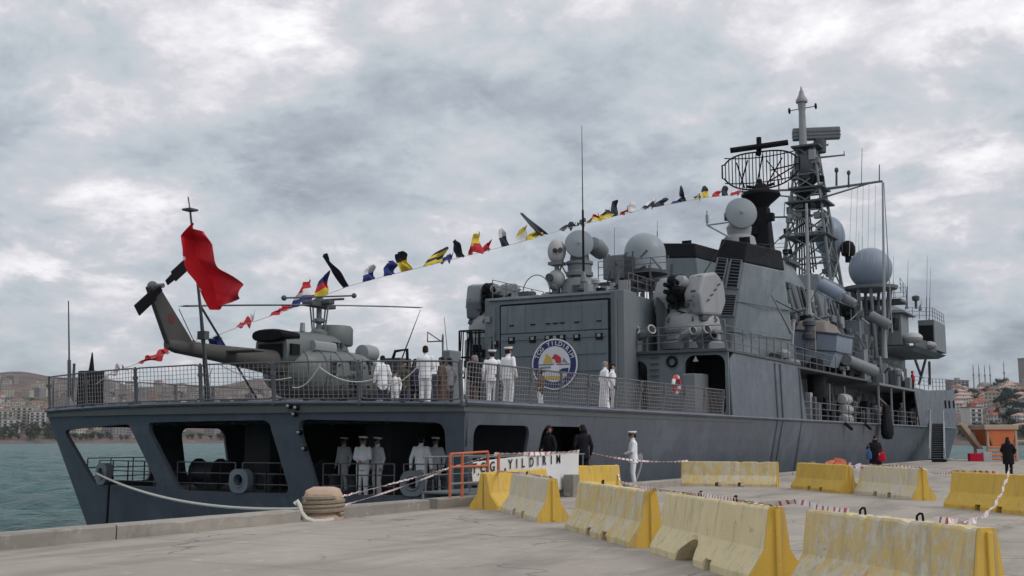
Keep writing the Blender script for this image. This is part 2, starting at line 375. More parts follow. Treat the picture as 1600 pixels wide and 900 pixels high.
# rails inside the stern openings
def rail(pts, zs, r=0.022, post=2.0, name='guard_rail', mat='rail_metal', par=None, taper=False):
    """guard rail along pts (deck points): posts and horizontal rails"""
    mb = MB(); pts = [Vector(p) for p in pts]
    for z in zs: mb.tube([p+Vector((0, 0, z)) for p in pts], r, 5)
    for a, b in zip(pts[:-1], pts[1:]):
        k = max(1, int(round((b-a).length/post)))
        for i in range(k+1):
            p = a.lerp(b, i/k); mb.cyl(p, p+Vector((0, 0, zs[-1])), r*1.3, n=5)
    return mb.build(name, mat, par or ship)
for q, (u0, u1) in enumerate(((-7.0, -3.0), (-2.2, 0.5), (0.8, 2.8), (3.9, 6.3), (6.6, 8.0))):
    rail([trans(u0+(u1-u0)*i/4, 0.0, 0.28)+Vector((0, 0, -0.05)) for i in range(5)], (0.30, 0.62, 0.95), 0.018, 0.9)
rail([port(y, 0.0, 0.2) for y in (0.6, 4.4)], (0.30, 0.62, 0.95), 0.018, 1.0); rail([star(y, 0.0, 0.2) for y in (0.6, 4.0)], (0.3, 0.62, 0.95), 0.018, 1.0); rail([star(y, 0.0, 0.2) for y in (4.9, 8.1)], (0.3, 0.62, 0.95), 0.018, 1.0)
# bitts and reels on the mooring deck
for x, y in ((-5.0, 2.2), (-1.0, 2.6), (2.6, 2.4), (6.0, 2.6)):
    mb = MB()
    for d in (-0.35, 0.35): mb.lathe([(0.16, 0), (0.16, 0.5), (0.21, 0.52), (0.21, 0.6), (0.05, 0.64)], (XC+x+d, y, -0.11), 12)
    mb.box(XC+x-0.6, XC+x+0.6, y-0.25, y+0.25, -0.115, -0.05); mb.build('mooring_bitts', 'grey_dark', ship, True)
for x, y in ((-4.3, 3.6), (-0.5, 4.6)):
    mb = MB(); mb.cyl((XC+x-0.5, y, 0.45), (XC+x+0.5, y, 0.45), 0.38, n=14); mb.cyl((XC+x-0.54, y, 0.45), (XC+x-0.5, y, 0.45), 0.5, n=14); mb.cyl((XC+x+0.5, y, 0.45), (XC+x+0.54, y, 0.45), 0.5, n=14)
    mb.box(XC+x-0.5, XC+x+0.5, y-0.1, y+0.1, -0.11, 0.45); mb.build('rope_reel', 'grey_dark', ship, True)
# deckhead pipes seen through the openings
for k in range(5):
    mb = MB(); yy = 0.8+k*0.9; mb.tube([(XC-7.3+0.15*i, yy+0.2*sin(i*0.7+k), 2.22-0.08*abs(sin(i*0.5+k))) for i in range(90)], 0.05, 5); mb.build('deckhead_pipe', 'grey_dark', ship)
# ------------------------------------------------------------------ flight-deck safety rails: framed net panels between posts
def net_panel(a, b, h=1.16, gap=0.05, lean=(0, 0, 0)):
    a = Vector(a); b = Vector(b); d = (b-a); Ln = d.length; d.normalize(); ln = Vector(lean)
    def q(u, v): return a + d*(gap+u*(Ln-2*gap)) + Vector((0, 0, 0.10+v*(h-0.10))) + ln*v
    mb = MB(); fr = rr(0, 1, 0, 1, 0.06, n=3)
    mb.tube([q(u, v) for u, v in fr], 0.026, 6, closed=True); o = mb.build('rail_panel', 'rail_metal', ship, True)
    mb = MB(); nu = max(4, int(Ln/0.165)); nv = 8
    for i in range(1, nu):
        s = 0.012*sin(i*2.1); mb.tube([q(i/nu+s*sin(j*1.3)*0.4, j/6) for j in range(7)], 0.0085, 4)
    for j in range(1, nv): mb.tube([q(i/8, j/nv-0.014*sin(pi*i/8)) for i in range(9)], 0.0085, 4)
    mb.build('net', 'net_cord', o)
def net_post(p, h=1.2, lean=(0, 0, 0)):
    p = Vector(p); mb = MB(); t = p+Vector((0, 0, h))+Vector(lean)
    mb.tube([p+Vector((0, 0, -0.12)), p+Vector((0, 0, 0.2)), t], [0.055, 0.05, 0.04], 6)
    mb.cbox(p+Vector((0, 0, -0.02)), 0.22, 0.22, 0.10); mb.cbox(p+Vector((0, 0, 0.85))+Vector(lean)*0.7, 0.12, 0.12, 0.1); mb.build('rail_post', 'rail_metal', ship)
tp = [-8.42, -5.75, -2.95, 0.0, 2.75, 5.55, 8.50]
tps = [trans(u, DZ, 0.06) for u in tp]
for p in tps: net_post(p, lean=(0, -0.10, 0))
for a, b in zip(tps[:-1], tps[1:]): net_panel(a, b, lean=(0, -0.10, 0))
YS = [0.15, 1.95, 4.0, 6.0, 8.05, 10.3, 12.5, 14.8, 17.0, 19.3, 21.7]
sp_ = [Vector((XC+HB-0.12, y, DZ)) for y in YS]
for p in sp_[1:]: net_post(p, lean=(0.08, 0, 0))
for a, b in zip(sp_[:-1], sp_[1:]): net_panel(a, b, lean=(0.08, 0, 0))
pp_ = [Vector((XC-HB+0.12, y, DZ)) for y in YS]
for p in pp_[1:]: net_post(p, lean=(-0.08, 0, 0))
for a, b in zip(pp_[:-1], pp_[1:]): net_panel(a, b, lean=(-0.08, 0, 0))
# white lashing ropes hung in swags along the nets
sw = [(332, 565), (380, 612), (457, 612), (500, 572), (545, 610), (586, 600)]
for (xa, ya), (xb, yb) in (((300, 622), (332, 575)), ((345, 570), (455, 590)), ((457, 605), (500, 570)), ((500, 574), (586, 592)), ((590, 600), (655, 570)), ((728, 575), (726, 615))):
    a = at(xa, ya, Y=-1.15); b = at(xb, yb, Y=-1.15); a.z = max(a.z, DZ+0.15); b.z = max(b.z, DZ+0.15)
    mb = MB(); mb.tube(sag(a, b, 0.22), 0.018, 5); mb.build('lashing_rope', 'rope_white', ship)
# deck-edge fittings along the gunwale
for i in range(26):
    u = -8.0+16.0*i/25+random.uniform(-0.1, 0.1); p = trans(u, DZ, 0.02)
    mb = MB(); mb.cbox(p+Vector((0, 0, 0.03)), random.uniform(0.15, 0.5), 0.1, 0.07); mb.build('deck_fitting', random.choice(['grey_mid', 'grey_dark', 'grey_light']), ship)
# ------------------------------------------------------------------ hangar
HY = 21.0; HX0, HX1, HZ = at(757, 500, Y=21.0).x, at(964, 500, Y=21.0).x, at(900, 457, Y=21.0).z
mb = MB(); mb.box(HX0, HX1, HY, 33, DZ, HZ); mb.build('hangar', 'house_paint', ship, bevel=0.06)
D0, D1, DT = at(784, 500, Y=HY).x, at(951, 500, Y=HY).x, 8.02
mb = MB(); mb.box(D0, D1, HY-0.10, HY-0.02, DZ+0.05, 6.62); hd = mb.build('hangar_door', 'house_paint', ship, bevel=0.02)
mb = MB(); mb.box(D0, D1, HY-0.10, HY-0.02, 6.66, DT-0.02); mb.build('hangar_door', 'house_paint', ship, bevel=0.02)
mb = MB(); mb.box(D0-0.08, D0, HY-0.06, HY+0.01, DZ+0.05, DT+0.06); mb.box(D1, D1+0.10, HY-0.06, HY+0.01, DZ+0.05, DT+0.06); mb.box(D0, D1, HY-0.06, HY+0.01, DT, DT+0.08); mb.build('door_seal', 'black_paint', ship)
for x in (773, 799, 832, 856, 867, 878, 901, 936):
    p = at(x, 524, Y=HY-0.14); p.z = 6.33 if x != 773 else 6.2
    mb = MB(); mb.box(p.x-0.17, p.x+0.17, HY-0.16, HY-0.09, p.z-0.15, p.z+0.15); o = mb.build('door_latch', 'black_paint', ship)
    mb = MB(); mb.box(p.x-0.08, p.x+0.08, HY-0.19, HY-0.14, p.z-0.02, p.z+0.12); mb.build('latch_plate', 'grey_light', o)
    if x != 773:
        mb = MB(); mb.box(p.x-0.12, p.x+0.12, HY-0.15, HY-0.09, 7.02, 7.07); mb.build('door_hook', 'black_paint', ship)
for k in range(5):
    z = 3.2+k*0.78
    mb = MB(); mb.box(D0+0.1, D1-0.1, HY-0.15, HY-0.09, z, z+0.05); mb.build('door_rib', 'house_paint', ship)
for k in range(6):
    x = D0+0.35+(D1-D0-0.7)*k/5; mb = MB(); mb.box(x-0.03, x+0.03, HY-0.125, HY-0.09, 6.72, DT-0.1); mb.build('door_rib', 'house_paint', ship)
for x in (D0-0.35, D1+0.45):
    mb = MB(); mb.cyl((x, HY-0.16, DZ), (x, HY-0.16, HZ-0.4), 0.045, n=6); mb.build('pipe', 'grey_mid', ship)
for k in range(7):
    mb = MB(); mb.cbox((HX0+0.25+0.1*(k % 3), HY-0.08, 3.1+0.72*k), 0.22, 0.12, 0.28); mb.build('junction_box', random.choice(['grey_mid', 'grey_dark', 'grey_light']), ship)
mb = MB(); mb.tube([(HX0+0.3, HY-0.05, HZ-0.12), (HX1-0.3, HY-0.05, HZ-0.12)], 0.05, 6); mb.build('pipe', 'house_paint', ship)
# corner pilaster beside the door
mb = MB(); mb.box(HX1-0.10, HX1+0.42, HY-0.12, HY+1.4, DZ, HZ-0.02); mb.build('hangar_buttress', 'grey_mid', ship, bevel=0.04)
# ship's crest on the door
ec = at(867, 569, Y=HY-0.16); ER = 1.20
M = frame_m((ec.x, HY-0.15, ec.z), (1, 0, 0), (0, 0, 1))
def disc(r, w0, w1, name, mat, par, n=48):
    mb = MB(); mb.lathe([(r, w0), (r, w1)], (0, 0, 0), n); return mb.xf(M).build(name, mat, par)
em = disc(ER, 0.0, 0.05, 'crest_board', 'white_paint', ship)
disc(ER*0.945, 0.05, 0.058, 'crest_ring', 'navy_blue', em); disc(ER*0.70, 0.058, 0.064, 'crest_field', 'print_white', em)
def arc_text(txt, r, a0, a1, size, mat):
    for i, ch in enumerate(txt):
        if ch == ' ': continue
        a = radians(a0+(a1-a0)*i/(len(txt)-1)); up = a > 0
        T = M @ Matrix.Translation((r*cos(a), r*sin(a), 0.064)) @ Matrix.Rotation(a-pi/2 if up else a+pi/2, 4, 'Z')
        lettering('crest_letter', ch, size, T, mat, em)
arc_text('TCG YILDIRIM', ER*0.815, 158, 22, 0.30, 'print_white')
def flat(pts, w, name, mat, par=em, MM=None):
    mb = MB(); mb.prism([((MM or M) @ Vector((x*ER, y*ER, w))) for x, y in pts], (0, -0.006, 0)); return mb.build(name, mat, par)
flat([(-0.5, 0.02), (-0.35, 0.42), (-0.18, 0.30), (-0.05, 0.04)], 0.068, 'crest_mark', 'gold')
flat([(-0.12, 0.22), (0.02, 0.40), (0.14, 0.36), (0.30, 0.24), (0.30, 0.02), (0.08, 0.05), (0.02, 0.18)], 0.070, 'crest_mark', 'red_paint')
flat([(0.33, 0.08), (0.60, 0.02), (0.42, 0.24)], 0.068, 'crest_mark', 'radome_blue')
flat([(-0.68, 0.0), (0.68, 0.0), (0.68, -0.03), (-0.68, -0.03)], 0.072, 'crest_mark', 'navy_blue')
flat([(-0.64, -0.10), (-0.1, -0.08), (-0.1, -0.15), (-0.66, -0.18)], 0.068, 'crest_mark', 'radome_blue')
flat([(-0.60, -0.25), (-0.36, -0.23), (-0.38, -0.30), (-0.58, -0.30)], 0.070, 'crest_mark', 'navy_blue')
flat([(0.16, -0.30), (0.34, -0.18), (0.62, -0.16), (0.60, -0.36), (0.40, -0.34), (0.24, -0.38)], 0.070, 'crest_mark', 'navy_blue')
flat([(-0.14, -0.06), (0.04, 0.0), (0.22, -0.08), (0.18, -0.32), (-0.16, -0.32)], 0.074, 'crest_mark', 'white_paint')
flat([(-0.52, -0.46), (0.52, -0.46), (0.36, -0.60), (-0.36, -0.60)], 0.070, 'crest_mark', 'gold')
# rack beside the door (port side) and wire cage
RX = at(723, 520, Y=HY).x; RX2 = at(757, 520, Y=HY).x
mb = MB()
for x in (RX, RX2-0.1):
    for y in (HY-0.3, HY+0.8): mb.cyl((x, y, DZ), (x, y, 6.9), 0.05, n=6)
for z in (3.4, 4.6, 5.6, 6.9):
    mb.tube([(RX, HY-0.3, z), (RX2-0.1, HY-0.3, z), (RX2-0.1, HY+0.8, z), (RX, HY+0.8, z)], 0.04, 5, closed=True)
for k in range(9): mb.cyl((RX+0.14*k, HY-0.3, 4.6), (RX+0.14*k+random.uniform(-.3, .3), HY-0.3, 6.9), 0.03, n=5)
mb.build('equipment_rack', 'black_paint', ship)
for k in range(7):
    mb = MB(); mb.cbox((RX+0.2+0.17*k, HY+0.2, 5.0+0.25*(k % 4)+0.3), 0.3, 0.4, 0.35, rz=k); mb.build('stowed_gear', random.choice(['grey_dark', 'black_paint', 'grey_mid']), ship, bevel=0.04)
# ------------------------------------------------------------------ starboard house beside the hangar: aft wall with two openings, platform above
AY = 22.4; PZ = 5.52
def aftw(u, v, wd): return Vector((u, AY+wd, v))
a1 = [(at(x, y, Y=AY).x, at(x, y, Y=AY).z) for x, y in ((984, 556), (1012, 640))]
a2 = [(at(x, y, Y=AY).x, at(x, y, Y=AY).z) for x, y in ((1070, 553), (1143, 648))]
shell('deckhouse_wall', [(HX1+0.42, DZ), (-0.05, DZ), (-0.05, PZ), (HX1+0.42, PZ)], [rr(a1[0][0]-0.25, a1[1][0], DZ+0.02, PZ-0.3, 0.4), rr(a2[0][0], -0.20, DZ+0.02, PZ-0.12, 0.42)], aftw, 0.10, 'house_paint', ship)
mb = MB(); mb.box(HX1+0.42, -1.0, 27.6, 27.8, DZ, PZ); mb.build('bulkhead', 'grey_dark', ship)
mb = MB(); mb.box(-3.0, -2.75, 22.51, 27.6, DZ, PZ-0.01); mb.build('bulkhead', 'grey_dark', ship)
mb = MB(); mb.box(HX1+0.30, -0.02, AY-0.22, 34.2, PZ, PZ+0.14); mb.build('platform', 'grey_dark', ship, bevel=0.02)
p0 = at(997, 552, Y=AY-0.12)
for x, y in ((987, 560), (1087, 561)):
    p = at(x, y, Y=AY-0.08); mb = MB(); mb.lathe([(0.03, 0.12), (0.05, 0.05), (0.13, -0.08), (0.13, -0.12)], p, 10); mb.build('floodlight', 'grey_light', ship, True)
p = at(1050, 565, Y=AY-0.06); mb = MB(); mb.tube([p+Vector((0.22*cos(a), -0.02, 0.22*sin(a))) for a in [2*pi*i/16 for i in range(16)]], 0.06, 6, closed=True); mb.build('porthole_ring', 'black_paint', ship, True)
p = at(1022, 575, Y=AY-0.05)
for k in range(9):
    mb = MB(); mb.box(p.x-0.22, p.x+0.22, AY-0.10, AY-0.04, p.z-1.5+k*0.28, p.z-1.46+k*0.28); mb.build('ladder_rung', 'grey_dark', ship)
# lifebuoy on the rail: ring of red and white quarters
lb = at(1057, 601, X=XC+HB-0.2)
mb = MB(); ring = [lb+Vector((0.0, 0.33*cos(a), 0.33*sin(a))) for a in [2*pi*i/32 for i in range(32)]]
mb.tube(ring, 0.075, 8, closed=True)
for i in range(len(mb.f)): mb.m[i] = 1 if (i//8) % 8 >= 5 else 0
lbo = mb.build('lifebuoy', ['red_paint', 'white_paint'], None, True); tag(lbo, 'red and white lifebuoy hung inside the flight deck rail', 'lifebuoy')
for x in (1092, 1082):
    a = at(x, 602, X=-1.4); mb = MB(); mb.box(a.x-0.3, a.x+0.3, a.y-0.45, a.y+0.45, DZ, a.z+0.5); mb.build('deck_locker', 'grey_mid', ship, bevel=0.04)
# bulwark side plating beside it
b0 = 22.2
shell('bulwark_plate', [(22.75, DZ+0.02), (34.9, DZ+0.02), (33.95, 5.50), (23.6, 5.64), (22.6, 5.1)], [], star, 0.09, 'hull_paint', ship, [24+2*i for i in range(6)])
mb = MB(); mb.tube([star(y, z, 0.04) for y, z in ((22.75, DZ), (22.6, 5.1), (23.6, 5.66), (33.95, 5.52), (34.9, DZ+0.02))], 0.06, 6); mb.build('bulwark_coping', 'hull_paint', ship, True)
mb = MB(); mb.prism([(XC+HB-0.12, 23.6, 5.60), (XC+HB-0.12, 34, 5.47), (XC+HB-1.0, 34, 5.47), (XC+HB-1.0, 23.6, 5.60)], (0, 0, 0.08)); mb.build('upper_deck_edge', 'grey_mid', ship)
for y in (29.5, 30.4, 33.9):
    mb = MB(); mb.tube([star(y, z, -0.03) for z in (5.4, 4, 3, DZ+0.1, 1.2, 0, -1)], 0.05, 5); mb.build('drain_pipe', 'hull_paint', ship)
# main deck forward of the flight deck
mb = MB(); yy = [26+i*2 for i in range(46)]
poly = [Vector((XC+hb(y, DZ)-0.12, y, DZ-0.02)) for y in yy] + [Vector((XC-hb(y, DZ)+0.12, y, DZ-0.02)) for y in reversed(yy)]
mb.prism(poly, (0, 0, -0.12)); mb.build('main_deck', 'deck_paint', ship)
# rails on the platform and above the bulwark
rail([(HX1+0.45, AY-0.15, PZ+0.14), (-0.1, AY-0.15, PZ+0.14)], (0.35, 0.7, 1.05), 0.022, 1.1)
rail([(-0.12, AY-0.1, PZ+0.14), (-0.25, 33.8, 5.58)], (0.35, 0.7, 1.05), 0.022, 1.3)
# sloped dark screen, upper house between hangar and funnel
mb = MB(); mb.hex([(HX1+0.45, 24.6, PZ+0.14), (-3.4, 24.6, PZ+0.14), (-3.4, 33, PZ+0.14), (HX1+0.45, 33, PZ+0.14), (HX1+0.45, 24.6, 8.5), (-4.0, 25.0, 8.1), (-4.0, 33, 8.1), (HX1+0.45, 33, 8.5)]); mb.build('upper_house', 'grey_dark', ship, bevel=0.03)
for a, b in (((945, 470), (1000, 560)), ((952, 470), (978, 520)), ((967, 470), (967, 548)), ((958, 470), (958, 548))):
    mb = MB(); mb.cyl(at(a[0], a[1], Y=23.4), at(b[0], b[1], Y=23.0), 0.055, n=6); mb.build('stay', 'grey_light', ship)
# decoy / launcher tubes
for k, (x, y, dx) in enumerate(((983, 521, -10), (1008, 521, 16), (1072, 523, 18), (1094, 521, 18), (1104, 530, 12))):
    c = at(x, y, Y=AY+0.2); d = Vector((0.9, -0.5, 0.32)).normalized()
    mb = MB(); mb.lathe([(0.02, -0.55), (0.20, -0.5), (0.20, 0.45), (0.24, 0.46), (0.24, 0.55), (0.17, 0.55), (0.16, 0.2)], c, 12, M=d.to_track_quat('Z', 'Y').to_matrix().to_4x4()); o = mb.build('launcher_tube', 'grey_light' if k != 4 else 'grey_dark', ship, True)
    mb = MB(); mb.box(c.x-0.1, c.x+0.1, c.y-0.1, c.y+0.1, PZ+0.14, c.z); mb.build('tube_stand', 'grey_dark', o)
# ------------------------------------------------------------------ close-in gun mounts
def gun_mount(c, s=1.0, yaw=0.0, covers='grey_light', back=True):
    c = Vector(c); R = Matrix.Translation(c) @ Matrix.Rotation(yaw, 4, 'Z') @ Matrix.Diagonal((s, s, s, 1))
    mb = MB(); mb.lathe([(1.28, 0), (1.28, 0.35), (1.30, 0.6), (1.22, 0.95), (1.0, 1.3), (0.72, 1.5), (0.3, 1.58), (0.02, 1.6)], (0, 0, 0), 20); g = mb.xf(R).build('gun_mount', 'grey_light', ship, True)
    mb = MB(); mb.lathe([(1.36, 0.30), (1.36, 0.42)], (0, 0, 0), 20); mb.xf(R).build('training_ring', 'grey_mid', g, True)
    # trunnion cheeks and shield housings either side of the barrels
    for sx in (-1, 1):
        mb = MB(); x0, x1 = (0.42*sx, 1.25*sx)
        prof = [(-0.9, 1.0), (0.55, 1.05), (0.95, 1.7), (0.80, 2.55), (0.2, 2.95), (-0.75, 2.75), (-1.15, 1.9)]
        mb.prism([Vector((x0, y, z)) for y, z in prof], (x1-x0, 0, 0)); mb.xf(R).build('gun_shield', covers, g, bevel=0.12*s)
        mb = MB(); mb.prism([Vector((x0*0.98+0.02*sx, y, z)) for y, z in [(-0.8, 0.75), (0.3, 0.75), (0.2, 1.05), (-0.75, 1.0)]], ((x1-x0)*0.9, 0, 0)); mb.xf(R).build('gun_cheek', 'grey_dark', g, bevel=0.05*s)
        for k in range(5):
            mb = MB(); mb.tube([R @ Vector((x1*1.01, -0.6+0.28*k, 1.6+0.25*k)), R @ Vector((x1*1.09, -0.55+0.28*k, 1.65+0.25*k)), R @ Vector((x1*1.01, -0.45+0.28*k, 1.68+0.25*k))], 0.03*s, 4); mb.build('grab_handle', 'grey_dark', g)
    mb = MB(); mb.ball((0, -0.75, 2.25), 0.52, 12, 8, sx=1.05, sy=0.9, sz=1.2); mb.ball((-0.15, -1.05, 2.55), 0.28, 8, 6); mb.ball((0.2, -1.1, 2.1), 0.3, 8, 6); mb.ball((-0.2, -1.1, 1.8), 0.26, 8, 6); mb.box(-0.36, 0.36, -0.9, 0.6, 1.4, 2.1); mb.xf(R).build('breech_cover', 'black_paint', g, True)
    for k, (x, z) in enumerate(((-0.22, 2.3), (0.22, 2.3), (-0.22, 2.0), (0.22, 2.0))):
        mb = MB(); a = R @ Vector((x, -0.9, z)); b = R @ Vector((x*1.2, -1.45, z+0.05+0.1*(k % 2))); mb.cyl(a, b, 0.12*s, 0.10*s, 8); mb.cyl(b, b+(b-a)*0.12, 0.10*s, n=8); mb.build('gun_barrel', 'antenna_black', g, True)
    rg = random.Random(int(c.x*10)); 
    for k in range(26):      # fasteners, hinges, cable glands over the housing
        sx = rg.choice((-1, 1)); x = sx*rg.uniform(0.5, 1.2); z = rg.uniform(1.15, 2.7); y = -0.98-0.1*rg.random() if z < 2.2 else -0.75
        mb = MB(); mb.cbox((x, y, z), rg.uniform(0.06, 0.28), 0.08, rg.uniform(0.04, 0.22)); mb.xf(R).build('mount_fitting', rg.choice(['grey_dark', 'grey_mid', 'black_paint']), g)
    for k in range(7):
        a = 2*pi*k/7; mb = MB(); mb.tube([Vector((1.27*cos(a), 1.27*sin(a), 0.75)), Vector((1.36*cos(a), 1.36*sin(a), 0.82)), Vector((1.24*cos(a), 1.24*sin(a), 0.95))], 0.035, 5); mb.xf(R).build('grab_handle', 'grey_dark', g)
    mb = MB(); mb.tube([Vector((-0.5, -0.95, 1.2)), Vector((-0.3, -1.2, 1.5)), Vector((0.1, -1.15, 1.3)), Vector((0.5, -0.95, 1.6))], 0.05, 6); mb.tube([Vector((0.45, -0.95, 1.1)), Vector((0.2, -1.25, 1.2)), Vector((0.0, -1.1, 1.7))], 0.04, 6); mb.xf(R).build('cable_run', 'black_paint', g)
    mb = MB(); mb.lathe([(0.26, -0.1), (0.30, 0.05), (0.26, 0.3), (0.12, 0.34)], (0.30, -0.95, 2.45), 12, M=Matrix.Rotation(radians(80), 4, 'X')); mb.xf(R).build('sight_drum', 'grey_light', g, True)
    return g
gun_mount(at(1080, 536, X=-3.1)+Vector((0, 0, 0.1)), 1.12, radians(-14), 'grey_light')
gun_mount((at(768, 505, Y=24).x, 24.2, 6.75), 1.0, radians(20), 'grey_mid')
mb = MB(); q = at(1080, 540, X=-3.1); mb.lathe([(1.6, 0), (1.6, 0.3), (1.5, 0.42)], (q.x, q.y, q.z-0.25), 20); mb.build('gun_platform', 'grey_mid', ship, True)
mb = MB(); mb.lathe([(1.5, 0), (1.5, 4.1)], (at(768, 505, Y=24).x, 24.2, DZ), 14); mb.build('gun_pedestal', 'grey_mid', ship, True)
mb = MB(); mb.cyl((q.x, q.y, PZ), (q.x, q.y, q.z-0.2), 1.35, n=18); mb.build('gun_pedestal', 'grey_mid', ship, True)
# ------------------------------------------------------------------ directors on the hangar roof
def dish_director(c, r, aim, drum=True, par=ship, ped=1.0, dm='radome_grey'):
    """tracking radar: shallow covered dish on a yoke above a stepped drum"""
    c = Vector(c); aim = Vector(aim).normalized(); Q = aim.to_track_quat('Z', 'Y').to_matrix().to_4x4()
    mb = MB(); mb.lathe([(r*0.55, -r*0.45), (r*0.96, -0.10*r), (r, 0.0), (r*0.97, 0.10*r), (r*0.75, 0.17*r), (r*0.4, 0.24*r), (r*0.12, 0.28*r), (r*0.10, 0.34*r), (0.01, 0.36*r)], c, 28, M=Q)
    g = mb.build('tracking_radar', dm, par, True)
    b = c-aim*r*0.75
    mb = MB(); mb.cbox(b, r*0.9, r*0.9, r*1.0, rz=0.5); mb.cyl(b+Vector((-r*0.8, -r*0.4, 0)), b+Vector((r*0.8, r*0.4, 0)), r*0.28, n=10); mb.build('radar_yoke', 'grey_dark', g, True, bevel=0.05)
    if drum:
        base = Vector((b.x, b.y, b.z-r*0.6))
        mb = MB(); mb.lathe([(r*0.62*ped, -r*2.0), (r*0.70*ped, -r*1.5), (r*0.95*ped, -r*1.45), (r*0.95*ped, -r*1.2), (r*0.84*ped, -r*1.1), (r*0.84*ped, -r*0.7), (r*0.95*ped, -r*0.62), (r*0.95*ped, -r*0.45), (r*0.7*ped, -r*0.35), (r*0.6*ped, r*0.2)], base, 20); mb.build('radar_pedestal', 'grey_mid', g, True)
    return g, b
cc = at(905, 381, Y=23.5)
g, b = dish_director(cc, 0.72, (0.42, -0.9, 0.15), True)
mb = MB(); mb.lathe([(0.05, -0.7), (0.42, -0.6), (0.46, 0.0), (0.36, 0.45), (0.1, 0.55)], b+Vector((0.75, 0.4, 0.0)), 12, M=Matrix.Rotation(radians(75), 4, 'X') @ Matrix.Rotation(0.4, 4, 'Z')); mb.build('waveguide_drum', 'grey_mid', g, True)
mb = MB(); bz = HZ; mb.lathe([(0.95, 0), (0.95, max(0.3, b.z-2.0-bz)), (0.7, max(0.4, b.z-1.6-bz))], (b.x, b.y, bz-0.01), 18); mb.build('director_base', 'grey_mid', g, True)
# optronic sight with an egg-shaped cover, and its lower twin
c = at(870, 393, Y=23.3)
mb = MB(); mb.ball(c, 0.55, 14, 10, sx=0.85, sy=0.8, sz=1.15); e = mb.build('optronic_head', 'canvas_white', ship, True)
mb = MB(); mb.cyl(c+Vector((0.12, -0.38, -0.02)), c+Vector((0.14, -0.50, -0.03)), 0.12, n=10); mb.cyl(c+Vector((0.32, -0.25, 0.0)), c+Vector((0.42, -0.42, 0.0)), 0.12, n=10); mb.build('sight_window', 'glass_dark', e, True)
mb = MB(); mb.cbox(c+Vector((0, 0, -0.62)), 0.7, 0.6, 0.16); mb.cyl(c+Vector((0, 0, -1.05)), c+Vector((0, 0, -0.55)), 0.13, n=8); mb.build('sight_bracket', 'grey_mid', e, True)
c2 = at(869, 437, Y=23.3)
mb = MB(); mb.ball(c2, 0.48, 14, 10, sx=0.95, sy=0.9, sz=1.05); e = mb.build('searchlight', 'grey_light', ship, True)
mb = MB(); mb.lathe([(0.2, 0), (0.2, 0.12)], c2+Vector((-0.12, -0.44, 0.06)), 12, M=Matrix.Rotation(radians(90), 4, 'X')); mb.build('lamp_lens', 'grey_dark', e, True)
mb = MB(); mb.cyl(c2+Vector((0, 0, -1.0)), c2+Vector((0, 0, -0.4)), 0.22, n=10); mb.build('lamp_post', 'grey_dark', e, True)
for a, bb in (((875, 410), (898, 452)), ((884, 425), (905, 452)), ((880, 405), (870, 440))):
    mb = MB(); mb.cyl(at(*a, Y=23.4), at(*bb, Y=23.6), 0.04, n=6); mb.build('stay', 'grey_mid', ship)
a = at(838, 455, Y=22.0); mb = MB(); mb.tube([a+Vector((0.75*cos(t), 0, 0.9*sin(t)-0.1)) for t in [pi*i/18 for i in range(19)]], 0.025, 5); mb.build('loop_aerial', 'rail_metal', ship)
# tall whip behind the director
def whip(base, top, r0=0.05, r1=0.012, name='whip_antenna', mat='antenna_black', foot=True):
    base = Vector(base); top = Vector(top); mb = MB(); d = top-base
    mb.tube([base, base+d*0.45, base+d*0.46, top], [r0, r0*0.85, r0*0.45, r1], 6); o = mb.build(name, mat, ship, True)
    if foot:
        mb = MB(); mb.lathe([(r0*3.2, 0), (r0*3.0, 0.12), (r0*1.5, 0.4), (r0*1.1, 0.5)], base-Vector((0, 0, 0.02)), 8); mb.build('antenna_base', 'grey_mid', o, True)
    return o
w0 = at(912, 440, X=-6.5); whip(w0, at(909, 196, X=-6.5), 0.06)
# hangar-top stowage and platforms behind
q0 = at(942, 440, X=-6.6)
for (x0, y0, x1, y1, m) in ((942, 397, 975, 437, 'grey_mid'), (975, 400, 990, 440, 'grey_dark')):
    p = at(x0, y1, Y=27.0); r = at(x1, y0, Y=27.0); mb = MB(); mb.box(p.x, r.x, 27.0, 29.4, p.z, r.z); mb.build('roof_housing', m, ship, bevel=0.05)
p = at(935, 445, Y=26.5); r = at(1045, 437, Y=26.5); mb = MB(); mb.box(p.x, r.x, 26.4, 30, p.z-0.05, r.z+0.1); mb.build('roof_platform', 'grey_dark', ship)
rail([Vector((p.x, 26.5, r.z+0.1)), Vector((r.x, 26.5, r.z+0.1))], (0.4, 0.8, 1.1), 0.02, 1.0)
# satcom radome: cylinder with a domed top on posts
c = at(1008, 424, Y=28.2); rr_ = at(1038, 424, Y=28.2).x-c.x; R0 = rr_*1.02
mb = MB(); mb.lathe([(R0*1.02, 0), (R0*1.02, 0.08), (R0, 0.10)] + [(R0, R0*0.85)] + [(R0*cos(t), R0*0.85+R0*1.02*sin(t)) for t in [pi/2*i/8 for i in range(1, 8)]] + [(0.02, R0*1.87)], c, 28); rd = mb.build('satcom_radome', 'radome_grey', ship, True)
mb = MB(); mb.lathe([(R0*0.7, -0.3), (R0*1.08, -0.18), (R0*1.08, 0.0)], c, 24); mb.build('radome_tray', 'grey_dark', rd, True)
for dx, dy in ((-0.35, -0.2), (0.0, -0.3), (0.35, -0.1), (0.1, 0.4)):
    mb = MB(); mb.cyl(c+Vector((dx, dy, -0.25)), c+Vector((dx*1.3, dy*1.3, -2.6)), 0.11, n=8); mb.build('radome_leg', 'grey_light', rd, True)
